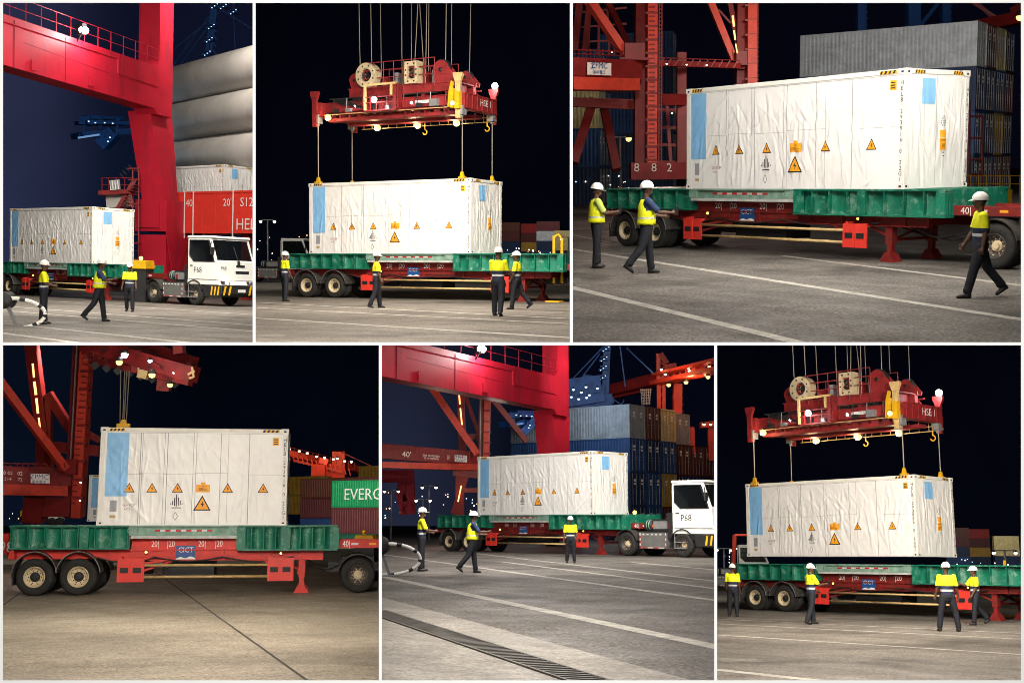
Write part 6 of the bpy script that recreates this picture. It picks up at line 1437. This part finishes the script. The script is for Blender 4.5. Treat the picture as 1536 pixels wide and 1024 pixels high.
crane_part(t, 5, [((690, 706, Z), (690, 772, Z), .6, .5), ((700, 712, Z), (680, 770, Z), .4, .4), ((680, 708, Z), (720, 712, Z), .5, .5), ((690, 735, Z), (718, 735, Z), .4, .3)], crane_dark, 'lower_leg'); crane_part(t, 5, [((692, 728, Z-.6), (687, 752, Z-.6), .09, .09)], lamp_orange, 'light_strip')
bk5 = BI[5].to_3x3() @ Vector((0, -1, 0)); xd5 = (L_(5, 722, 689, Z)-L_(5, 560, 676, Z-3)).normalized(); xd6 = (L_(5, 700.5, 693, Z-2)-L_(5, 682, 692, Z-2)).normalized()
mb = MB(); q = [L_(5, 682, 692, Z-2), L_(5, 700.5, 693, Z-2), L_(5, 700.5, 683, Z-2), L_(5, 682, 682, Z-2)]; q2 = [v-bk5*.05 for v in q]; mb.add(q, [(0, 1, 2, 3)]); mb.add(q+q2, [(0, 4, 5, 1), (1, 5, 6, 2), (2, 6, 7, 3), (3, 7, 4, 0)]); c = (q[0]+q[2])/2+bk5*.05; mb.mat(1); mb.text('ZPMC', .30, TM(c+bk5*.06+zd*.07, xd6, zd)); mb.text('振华重工', .16, TM(c+bk5*.06-zd*.14, xd6, zd)); mb.build('maker_plate', [white, sign_blue], t)
mb = MB()
for s, x, y, h in (('40\'', 610, 681.5, .55), ('000 00 000000', 647, 683.5, .20), ('22 W 0000000', 647, 687.5, .18), ('02', 672.5, 684, .2), ('72', 672.5, 688, .18)): mb.text(s, h, TM(L_(5, x, y, Z-3.4), xd5, zd))
mb.build('number_mark', white_mark, t)
t = crane_root(5, 'gantry_crane', 'small far red portal leg under the beam at the left of the drain yard', 'crane'); Z = 100
crane_part(t, 5, [((555, 714, Z), (620, 714, Z), 1.0, 1.0), ((604, 716, Z), (604, 740, Z), .8, .8), ((612, 708, Z), (614, 770, Z), 1.0, .7), ((600, 732, Z), (609, 771, Z), .8, .7)], crane_red, 'portal_frame')
t = crane_root(5, 'quay_crane', 'orange lit crane with glowing girder lamps above the container stack', 'crane'); Z = 108
crane_part(t, 5, [((987, 530, Z), (989, 670, Z), .35, .5), ((995, 550, Z), (996, 670, Z), .30, .5), ((1016, 575, Z), (1015, 668, Z), .75, 1.0)] + [((987, 540+k*12, Z), (996, 548+k*12, Z), .12, .12) for k in range(10)] + [((1016, 575, Z), (1015, 600, Z), .76, 1.02), ((1034, 640, Z), (1035, 680, Z), .8, .8)], crane_orange, 'column')
crane_part(t, 5, [((985, 575, Z), (1085, 552, Z-8), 1.6, .35), ((985, 562, Z), (1085, 538, Z-8), 1.2, .25), ((997, 556, Z), (1014, 553, Z), 1.6, .9), ((1036, 561, Z-3), (1052, 557, Z-4), 1.4, .8)] + [((990+k*9, 575-k*2, Z-k*.7), (995+k*9, 560-k*2.1, Z-k*.7), .14, .14) for k in range(11)] + [((1050, 638, Z), (1085, 634, Z), 1.0, .5), ((1066, 636, Z), (1068, 690, Z), .6, .6)], crane_orange, 'girder')
crane_part(t, 5, [((905, 590, Z+6), (985, 570, Z), 1.0, .8), ((915, 578, Z+6), (985, 560, Z), .2, .2), ((905, 598, Z+6), (975, 582, Z+2), .4, .4), ((990, 530, Z), (1000, 545, Z), .5, .5)]+[((912+i*8, 590-i*2, Z+6-i*.5), (912+i*8, 579-i*2, Z+6-i*.5), .12, .12) for i in range(10)], crane_dark, 'boom')
crane_part(t, 5, [((1022+i*1.0, 585+i*10, Z), (1024+i*.0, 588+i*10, Z), .1, .1) for i in range(8)]+[((1023, 580, Z), (1022, 665, Z), .08, .08)]+[((1000+i*8, 566-i*2, Z-1), (1000+i*8, 556-i*2, Z-1), .08, .08) for i in range(10)]+[((998, 557, Z-1), (1080, 535, Z-6), .08, .08)], crane_dark, 'handrail')
light_cloud(t, 5, [(992, 554, Z-2), (998, 561, Z-2), (997, 570, Z-2), (1033, 552, Z-4), (1034, 556, Z-4), (1028, 563, Z-4), (1045, 559, Z-4), (1060, 557, Z-6), (1064, 550, Z-6), (1056, 636, Z-2), (1066, 636, Z-2)], lamp_glow, .13); light_cloud(t, 5, [(1003, 577, Z-2), (1029, 573, Z-4), (1062, 565, Z-6)], lamp_warm, .2)
for (x, y) in ((995, 566), (1035, 570), (1060, 562)): POINT_LIGHTS.append((5, pt(5, x, y, Z-5), 260, (1, .42, .18), .3))
t = crane_root(5, 'safety_net', 'grey green rope net hanging from the dark red crane boom', 'net'); Z = 104
crane_part(t, 5, [((961+i*3, 583, Z), (963+i*2.2, 607, Z), .06, .06) for i in range(6)]+[((961+j*.4, 585+j*4, Z), (977-j*.3, 584+j*4, Z), .05, .05) for j in range(6)], steel, 'rope')
# ---------------- far lamps and yard life
for b, L in ((5, ((586, 734, 'tall lamp post nearest the left edge of the drain yard'), (643, 728, 'lamp post with two bright heads beside the small red portal leg'), (634, 748, 'short glowing lamp post low behind the left worker in the drain yard'))),
             (6, ((1512, 825, 'bright lamp post at the far right of the hanging container yard'), (1087, 822, 'faint lamp post at the far left of the hanging container yard'))),
             (2, ((402, 330, 'faint lamp post above the white tractor at the far left'), (852, 356, 'lamp post at the far right edge beyond the yellow post')))):
    for px, py, lb in L: lamp_post(b, px, py, 95 if b != 6 or px < 1200 else 60, lb, lamp_far, .12 if b != 6 or px < 1200 else .09)
def far_lights(b, n, x0, x1, y0, y1, Z, seed):
    rs = random.Random(seed); mb = MB(); mb2 = []
    for i in range(n): p = pt(b, rs.uniform(x0, x1), rs.uniform(y0, y1), Z+rs.uniform(-3, 3)); mb.mat(rs.choice((0, 0, 1, 2))); mb.ball(p, rs.uniform(.025, .06)*Z/100, 6)
    o = mb.build('harbour_lights', [lamp_far, lamp_orange, lamp_blue]); tag(o, 'scattered far lights of the harbour', None, None, 'stuff'); ROOTS.append([o, b])
far_lights(5, 34, 573, 720, 738, 778, 110, 3); far_lights(2, 14, 385, 465, 352, 392, 110, 4); far_lights(6, 16, 1077, 1125, 822, 862, 106, 5); far_lights(3, 20, 862, 945, 262, 284, 84, 6); far_lights(4, 12, 6, 95, 768, 784, 100, 7); far_lights(6, 12, 1430, 1520, 838, 850, 96, 8); far_lights(2, 14, 756, 850, 372, 380, 112, 9)
# second tractors far behind in bays 2 and 6
for b, px, Z, lb in ((2, 398, 88, 'far white tractor standing left of the landed container'), (6, 1080, 84, 'far white tractor half hidden behind the left worker below the hanging container')):
    g = gnd(b, px, Z); copy_tree(tc0, b, (g.x-2.5, g.y+1, 0), yaw(b, -8), label=lb)
t = thing(2, 'post_frame', 'thin yellow post frame beside the right end of the green rack', 'post', gnd(2, 832, 46)); o = t.location.copy()
mb = MB()
for x in (831, 843): mb.tube([pt(2, x, 425, 46)-o, pt(2, x, 354 if x < 840 else 359, 46)-o], .06, 6)
mb.tube([pt(2, 831, 355, 46)-o, pt(2, 838, 352, 46)-o, pt(2, 843, 359, 46)-o], .05, 6); mb.box(-.3, .3, -.2, .2, 0, .05); mb.build('post', yellow, t)
t = thing(6, 'post_frame', 'thin red post behind the left worker below the hanging container', 'post', gnd(6, 1101, 66)); o = t.location.copy()
mb = MB(); mb.tube([pt(6, 1099, 872, 66)-o, pt(6, 1102, 802, 66)-o], .12, 6); mb.tube([pt(6, 1102, 802, 66)-o, pt(6, 1121, 802, 66)-o], .06, 6); mb.build('post', crane_orange, t)
t = thing(6, 'post_frame', 'thin yellow post frame at the right end of the empty rack', 'post', gnd(6, 1508, 44)); o = t.location.copy()
mb = MB(); mb.tube([pt(6, 1507, 893, 44)-o, pt(6, 1507, 840, 44)-o], .06, 6); mb.box(-.3, .3, -.2, .2, 0, .05); mb.build('post', yellow, t)
for b, x, y, w, h, lb in ((1, 214, 397, 24, 13, 'yellow machine box between the wrapped container and the red crane bogie'), (5, 957, 778, 27, 14, 'yellow machine box right of the container above the trailer nose'), (4, 550, 808, 34, 12, 'yellow slanted machine box behind the trailer nose by the green container')):
    Z = {1: 60, 5: 62, 4: 44}[b]; g = gnd(b, x, Z); t = thing(b, 'machine_box', lb, 'machine', g); k = Z/F; a = yaw(b, -10); M = Matrix.Rotation(a, 4, 'Z'); zc = zat(b, x, y, Z); mb = MB(); W_ = w*k/2; H_ = h*k/2
    mb.prism([(-W_, zc-H_), (W_, zc-H_), (W_*.85, zc+H_), (-W_*.75, zc+H_)], -.5, .5, 'y', M); mb.build('hood', yellow, t, .03); mb = MB(); mb.box(-W_*.9, W_*.9, -.4, .4, 0, zc-H_, M); mb.build('base', plastic, t)
    mb = MB(); mb.ball((M @ Vector((-W_*.3, 0, zc+H_+.1))), .1, 8); mb.build('beacon', lamp_amber if b != 4 else orange, t)

for b, px, py, Z, pw, c in ((3, 975, 20, 55, 420, (1, .8, .7)), (3, 1000, 170, 54, 330, (1, .75, .65)), (3, 900, 142, 54, 160, (1, .7, .55)), (3, 1140, 10, 66, 330, (1, .75, .65)), (4, 50, 752, 48, 140, (1, .75, .65)), (4, 140, 620, 50, 260, (1, .75, .65)), (5, 660, 722, 77, 220, (1, .7, .55)), (5, 745, 640, 79, 160, (1, .75, .65)), (1, 150, 215, 92, 260, (.6, .8, 1)), (5, 880, 610, 96, 420, (.6, .8, 1)), (5, 790, 645, 94, 160, (.6, .8, 1))):  # added light points that brighten the crane steel
    POINT_LIGHTS.append((b, pt(b, px, py, Z), pw, c, .25))

t = [o for o, b in ROOTS if b == 3 and o.name.startswith('quay_crane')][0]; Z = 62
crane_part(t, 3, [((990+i*11, 98+i*.4, Z+2), (996+i*11, 88+i*.4, Z+2), .06, .06) for i in range(11)]+[((988, 87, Z+2), (1110, 91, Z+6), .05, .05), ((988, 92, Z+2), (1110, 96, Z+6), .05, .05)], crane_dark, 'handrail')
crane_part(t, 3, [((862+i*12, -5, Z+5), (850+i*16, 82, Z+5), .12, .12) for i in range(5)]+[((858, 20+i*22, Z+5), (940, 12+i*24, Z+5), .1, .1) for i in range(3)], crane_dark, 'lattice')
crane_part(t, 3, [((1000+i*14, 150, Z+9), (1006+i*14, 245, Z+9), .2, .2) for i in range(7)]+[((985, 165+i*26, Z+9), (1105, 168+i*26, Z+9), .18, .18) for i in range(4)], crane_dark, 'lattice')
for x, y in ((1000, 96), (1030, 97), (918, 78), (870, 150), (1008, 170), (1035, 180), (1060, 98)): lamp_at(t, L_(3, x, y, Z+1)-t.location, .05, lamp_glow)
# ------------------------------------------------------------------ unseen area lights floodlighting the yards, some added to brighten single things; night sky
def flood(b, px, py, Z, tx, ty, tz, power, size=.9, colr=(1, .93, .83), spread=150):
    li = bpy.data.lights.new('unseen_yard_flood', 'AREA'); li.shape = 'DISK'; li.size = size; li.energy = power; li.color = colr; li.spread = math.radians(spread)
    o = bpy.data.objects.new('unseen_yard_flood', li); col.objects.link(o)
    p = BM[b] @ pt(b, px, py, Z); q = BM[b] @ Vector((tx, ty, tz)); o.location = p; o.rotation_euler = (q-p).to_track_quat('-Z', 'Y').to_euler(); return o
def ceiling(b, px0, px1, py, Z0, Z1, power, colr=(1, .93, .84)):
    """wide soft fill panels added above the view, facing down"""
    cuts = [Z0, Z0+(Z1-Z0)*.22, Z0+(Z1-Z0)*.55, Z1]; ws = [(px1-px0)/F*z for z in cuts[:3]]; tot = sum(w*(cuts[i+1]-cuts[i]) for i, w in enumerate(ws))
    for i in range(3):
        Zm = (cuts[i]+cuts[i+1])/2; li = bpy.data.lights.new('soft_fill_bank', 'AREA'); li.shape = 'RECTANGLE'; li.size = ws[i]; li.size_y = cuts[i+1]-cuts[i]; li.energy = power*ws[i]*(cuts[i+1]-cuts[i])/tot*(1.35 if i == 0 else 1); li.color = colr
        o = bpy.data.objects.new('soft_fill_bank', li); col.objects.link(o); o.location = Vector(((((px0+px1)/2)-CX)/F*Zm, Zm, -(py-CY)/F*Zm))
        fw = Vector((0, 1, -(py-CY)/F)).normalized(); rt = Vector((1, 0, 0)); up = rt.cross(fw); m = Matrix((rt, fw, up)).transposed(); o.rotation_euler = m.to_euler()
ceiling(1, 30, 360, -20, 20, 60, 4400, (1, .93, .82)); flood(1, 130, -40, 38, 3, 0, 1, 2500); flood(1, 360, -40, 44, 13, -4, .3, 1750); flood(1, 345, -50, 70, *tuple(pt(1, 330, 165, 85)), 1500)  # last flood added to brighten the grey tubes
ceiling(2, 410, 830, -20, 15, 40, 3200, (1, .90, .78)); flood(2, 520, -40, 34, 3, -1, 1.5, 1250, .9, (1, .90, .78)); flood(2, 780, -40, 36, 9, -1, 1, 1350, .9, (1, .9, .78))
ceiling(3, 890, 1500, -20, 12, 34, 1150); flood(3, 1040, -50, 24, 2, -2, 1, 350); flood(3, 1420, -50, 22, 9, -3, 1, 330); flood(3, 1640, -20, 26, 8, 1, 2.5, 170); flood(3, 1580, -60, 55, *tuple(pt(3, 1480, 150, 80)), 900, 2); flood(3, 1300, -60, 52, *tuple(pt(3, 1340, 120, 78)), 1500, 3)  # last two floods added to brighten the container stack
ceiling(4, 30, 550, 513, 11, 30, 800, (1, .88, .72)); flood(4, 140, 514, 24, 1, 0, 1.5, 520, .9, (1, .90, .78)); flood(4, 420, 514, 20, 4, 0, 2, 560, .9, (1, .90, .78)); flood(4, 90, 512, 58, *tuple(pt(4, 145, 750, 76)), 900); flood(4, 480, 510, 92, *tuple(pt(4, 510, 740, 130)), 5500, 3)  # last two floods added to brighten the far containers
ceiling(5, 600, 1050, 513, 11, 56, 2000, (1, .95, .89)); flood(5, 760, 516, 34, 4, 0, 1.5, 1300); flood(5, 1040, 512, 44, 9, 0, 1.5, 1400); flood(5, 930, 510, 72, *tuple(pt(5, 950, 690, 98)), 650, 3)
ceiling(6, 1100, 1510, 513, 12, 34, 2300, (1, .90, .78)); flood(6, 1230, 515, 28, 3, 0, 2, 1250, .9, (1, .90, .78)); flood(6, 1500, 513, 32, 8, 0, 2, 1300, .9, (1, .9, .78))
flood(2, 420, -30, 66, *tuple(pt(2, 405, 385, 88)), 2200); flood(6, 1095, 512, 62, *tuple(pt(6, 1090, 840, 84)), 1500); flood(2, 800, 200, 285, *tuple(pt(2, 805, 350, 320)), 4500, 8); flood(6, 1480, 700, 285, *tuple(pt(6, 1490, 815, 320)), 4500, 8)  # floods added to brighten the far tractors and stacks
def bulb(b, p, pw, c, r):
    li = bpy.data.lights.new('point_light', 'POINT'); li.energy = pw; li.color = c; li.shadow_soft_size = r; o = bpy.data.objects.new('point_light', li); col.objects.link(o); o.location = BM[b] @ Vector(p)
for b, p, pw, c, r in POINT_LIGHTS: bulb(b, p, pw, c, r)
for b, zs in ((2, z2), (6, z6)):
    for x, y, z, wh in SPREADER_LAMPS: bulb(b, (.25+x, y-.15, zs+z-.15), 40, (1, .97, .95) if wh else (1, .72, .38), .1)
# added dividers between the yards: block neighbouring lamplight, pale front edge stands as panel border
divider_m = mat('dark_divider_paint', (.012, .013, .016), .9, var=.2); trim_m = mat('white_edge_paint', (.90, .90, .89), .6, var=.02)
D0, D1 = 5.0, 380.0; PXM = D0/F
def radial_divider(pxc, pxw, ya, yb, d1, label):
    """added vertical divider whose middle plane passes through column pxc; ya, yb pixel rows of its lower and upper edge"""
    t = bpy.data.objects.new('bay_divider', None); col.objects.link(t); tag(t, label, 'wall', 'added dividers between the yards')
    u = (pxc-CX)/F; w = pxw*PXM/2; mb = MB()
    def P(d, py, s): return (u*d+s, d, -(py-CY)/F*d)
    e = D0+.006
    vs = [P(d, py, s) for d in (e, d1) for py in (ya, yb) for s in (-w*.7, w*.7)]
    mb.add(vs, [(0, 1, 3, 2), (4, 6, 7, 5), (0, 4, 5, 1), (2, 3, 7, 6), (0, 2, 6, 4), (1, 5, 7, 3)]); mb.build('panel', divider_m, t)
    mb = MB(); vs = [P(d, py, s) for d in (D0, D0+.005) for py in (ya, max(yb, 4.6)) for s in (-w, w)]
    mb.add(vs, [(0, 1, 3, 2), (4, 6, 7, 5), (0, 4, 5, 1), (2, 3, 7, 6), (0, 2, 6, 4), (1, 5, 7, 3)]); mb.build('edge_trim', trim_m, t)
    t['top'] = 0; del t['top']
def rail(x0, x1, pyc, pyw, label):  # white strips added as the panel borders
    t = bpy.data.objects.new('border_strip', None); col.objects.link(t); tag(t, label, 'rail', 'added border strips')
    def P(px, py, d): return ((px-CX)/F*d, d, -(py-CY)/F*d)
    mb = MB(); h = pyw*PXM/2
    c = [P(x0, pyc, D0), P(x1, pyc, D0)]
    vs = [(c[i][0], D0+dy, c[i][2]+s) for dy in (0, .006) for s in (-h, h) for i in (0, 1)]
    mb.add(vs, [(0, 1, 3, 2), (4, 6, 7, 5), (0, 4, 5, 1), (2, 3, 7, 6), (0, 2, 6, 4), (1, 5, 7, 3)]); mb.build('edge_trim', trim_m, t)
rail(-6, 1542, 2.0, 5.2, 'added white border strip along the top edge of the six yards'); rail(-6, 1542, 515.5, 4.6, 'added white border strip between the upper and the lower yards'); rail(-6, 1542, 1022.2, 5.2, 'added white border strip along the bottom edge of the six yards')
radial_divider(381.2, 4.4, 513.2, -90, D1, 'added divider between the tractor yard and the landed container yard, upper row')
radial_divider(857.0, 4.4, 513.2, -90, D1, 'added divider between the landed container yard and the dark red crane yard, upper row')
radial_divider(570.5, 4.4, 1019.6, 517.8, D1, 'added divider between the bare concrete yard and the drain yard, lower row')
radial_divider(1073.5, 4.4, 1019.6, 517.8, D1, 'added divider between the drain yard and the hanging container yard, lower row')
for px, n in ((2.0, 'left'), (1534.0, 'right')):
    radial_divider(px, 5.2, 513.2, 4.6, 5.6, f'short white edged wall at the far {n} end of the upper row, an added border'); radial_divider(px, 5.2, 1019.6, 517.8, 5.6, f'short white edged wall at the far {n} end of the lower row, an added border')
li = bpy.data.lights.new('edge_fill_light', 'AREA'); li.shape = 'DISK'; li.size = .5; li.energy = 430; li.color = (1, .98, .95); o = bpy.data.objects.new('edge_fill_light', li); col.objects.link(o); o.location = (0, -.5, .6); o.rotation_euler = (math.radians(90), 0, 0)  # added light behind the camera that whitens the divider edges
# night sky behind each yard
def sky_mat(name, lo, hi, side=(0, 0, 0), sc=1.0, rt=(1, 0), xl=-40, xr=20):
    m = bpy.data.materials.new(name); m.use_nodes = True; nt = m.node_tree; L = nt.links; nt.nodes.remove(nt.nodes['Principled BSDF'])
    tc = nd(nt, 'ShaderNodeTexCoord'); sx = nd(nt, 'ShaderNodeSeparateXYZ'); L.new(tc.outputs['Object'], sx.inputs[0])
    mr = nd(nt, 'ShaderNodeMapRange', interpolation_type='SMOOTHSTEP'); mr.inputs[1].default_value = 0; mr.inputs[2].default_value = 130*sc; L.new(sx.outputs[2], mr.inputs[0])
    mx = nd(nt, 'ShaderNodeMix', data_type='RGBA'); mx.inputs[6].default_value = (*lo, 1); mx.inputs[7].default_value = (*hi, 1); L.new(mr.outputs[0], mx.inputs[0])
    dp = nd(nt, 'ShaderNodeVectorMath', operation='DOT_PRODUCT'); L.new(tc.outputs['Object'], dp.inputs[0]); dp.inputs[1].default_value = (rt[0], rt[1], 0)
    ms = nd(nt, 'ShaderNodeMapRange', interpolation_type='SMOOTHERSTEP'); ms.inputs[1].default_value = xl; ms.inputs[2].default_value = xr; ms.inputs[3].default_value = 1; ms.inputs[4].default_value = 0; L.new(dp.outputs['Value'], ms.inputs[0])
    ma = nd(nt, 'ShaderNodeMix', data_type='RGBA', blend_type='ADD'); L.new(ms.outputs[0], ma.inputs[0]); L.new(mx.outputs[2], ma.inputs[6]); ma.inputs[7].default_value = (*side, 1); mx = ma
    n = nd(nt, 'ShaderNodeTexNoise', Scale=.012, Detail=4.0); L.new(tc.outputs['Object'], n.inputs['Vector'])
    r2 = nd(nt, 'ShaderNodeMapRange'); r2.inputs[1].default_value = .3; r2.inputs[2].default_value = .7; r2.inputs[3].default_value = .7; r2.inputs[4].default_value = 1.3; L.new(n.outputs['Fac'], r2.inputs[0])
    em = nd(nt, 'ShaderNodeEmission'); L.new(mx.outputs[2], em.inputs[0]); L.new(r2.outputs[0], em.inputs[1]); L.new(em.outputs[0], nt.nodes['Material Output'].inputs[0]); return m
SK = {1: ((.0034, .0066, .021), (.0045, .0050, .0150), (.018, .020, .044)), 2: ((.0012, .0016, .0042), (.0005, .0007, .0024), (0, 0, 0)), 3: ((.0014, .0016, .0046), (.0008, .0010, .0032), (0, 0, 0)),
      4: ((.0008, .0018, .0048), (.0002, .0003, .0010), (.002, .004, .010)), 5: ((.0014, .0022, .0066), (.0007, .0009, .0036), (.013, .016, .032)), 6: ((.0012, .0017, .0042), (.0005, .0006, .0024), (0, 0, 0))}
for b, (lo, hi, side) in SK.items():
    mb = MB(); x0, x1, y0, y1 = RECT[b]; n = 16; vs = []; Zs = 400
    base = gnd(b, (x0+x1)/2, Zs); right = (BI[b].to_3x3() @ Vector((1, 0, 0))); right.z = 0; right.normalize(); fwd = Vector((-right.y, right.x, 0))
    for i in range(n+1):
        s = (i/n-.5)*420; sag = -(s/210)**2*25
        for z in (-30, 170): vs.append(base+right*s+fwd*sag+Vector((0, 0, z)))
    fs = [(2*i, 2*i+2, 2*i+3, 2*i+1) for i in range(n)]; org = base.copy(); vs = [v-org for v in vs]
    mb.smooth = True; mb.add(vs, fs); o = mb.build('sky', sky_mat('night_sky_%d' % b, lo, hi, side, 1.0, (right.x, right.y), -(x1-x0)/2/F*Zs*1.05, (x1-x0)/2/F*Zs*.1)); o.location = org; single(b, o, None, None, None, 'structure')

# ------------------------------------------------------------------ stand every thing in its yard, cut what passes through an added divider
bpy.context.view_layer.update()
def planes(b):
    x0, x1, y0, y1 = RECT[b]
    return [Vector((1, -(x0-.4-CX)/F, 0)), Vector((-1, (x1+.4-CX)/F, 0)), Vector((0, -(y0-.4-CY)/F, -1)), Vector((0, (y1+.4-CY)/F, 1))]
def all_kids(o):
    r = [o]
    for c in o.children: r += all_kids(c)
    return r
def descend(o, M, b, pl, dead, cutcache):
    W = M @ o.matrix_basis if o.parent is None else M @ o.matrix_basis
    keep = False
    if o.type == 'MESH':
        me = o.data; n = len(me.vertices); co = np.empty(n*3); me.vertices.foreach_get('co', co); co = co.reshape(-1, 3)
        A = np.array(W); wc = co @ A[:3, :3].T + A[:3, 3]
        out = False; cross = []
        for p in pl:
            d = wc @ np.array(p)
            if (d <= 0).all(): out = True; break
            if (d < 0).any(): cross.append(p)
        if not out and (wc[:, 1] < 4).all(): out = True
        if not out:
            keep = True
            if cross:
                me2 = me.copy(); bm = bmesh.new(); bm.from_mesh(me2); Wi = W.inverted()
                for p in cross:
                    no = (W.to_3x3().transposed() @ p).normalized()
                    bmesh.ops.bisect_plane(bm, geom=bm.verts[:]+bm.edges[:]+bm.faces[:], dist=1e-5, plane_co=Wi @ Vector((0, 0, 0)), plane_no=-no, clear_outer=True)
                if len(bm.faces) == 0: keep = False
                bm.to_mesh(me2); bm.free(); o.data = me2
    ck = False
    for c in list(o.children): ck |= descend(c, W, b, pl, dead, cutcache)
    if not keep and not ck: dead.append(o); return False
    if not keep and o.type == 'MESH': o.data = bpy.data.meshes.new(o.name)
    return True
dead = []
for o, b in ROOTS:
    pl = planes(b); descend(o, BM[b], b, pl, dead, None)
for o, b in ROOTS: o.matrix_world = BM[b] @ o.matrix_basis
nd_ = 0
for o in dead:
    try: bpy.data.objects.remove(o); nd_ += 1
    except ReferenceError: pass
print('removed', nd_, 'kept', len(bpy.data.objects))

# ------------------------------------------------------------------ world, camera, render
w = bpy.data.worlds.new('World'); scn.world = w; w.use_nodes = True; nt = w.node_tree
st = nd(nt, 'ShaderNodeTexSky'); st.sky_type = 'NISHITA'; st.sun_disc = False; st.sun_elevation = math.radians(2); st.sun_rotation = math.radians(150)
nt.links.new(st.outputs[0], nt.nodes['Background'].inputs[0]); nt.nodes['Background'].inputs[1].default_value = .003
cam = bpy.data.cameras.new('camera'); cam.sensor_width = 36; cam.lens = F/1536*36; cam.clip_end = 900; cam.clip_start = .1
co = bpy.data.objects.new('camera', cam); col.objects.link(co); co.location = (0, 0, 0); co.rotation_euler = (math.radians(90), 0, 0); scn.camera = co
scn.view_settings.view_transform = 'Standard'; scn.view_settings.look = 'None'; scn.view_settings.exposure = 0
scn.cycles.use_denoising = True; scn.cycles.max_bounces = 5; scn.cycles.diffuse_bounces = 2; scn.cycles.glossy_bounces = 2; scn.cycles.sample_clamp_indirect = 3
scn.cycles.use_light_tree = True
scn.cycles.pixel_filter_type = 'BLACKMAN_HARRIS'; scn.cycles.filter_width = .95
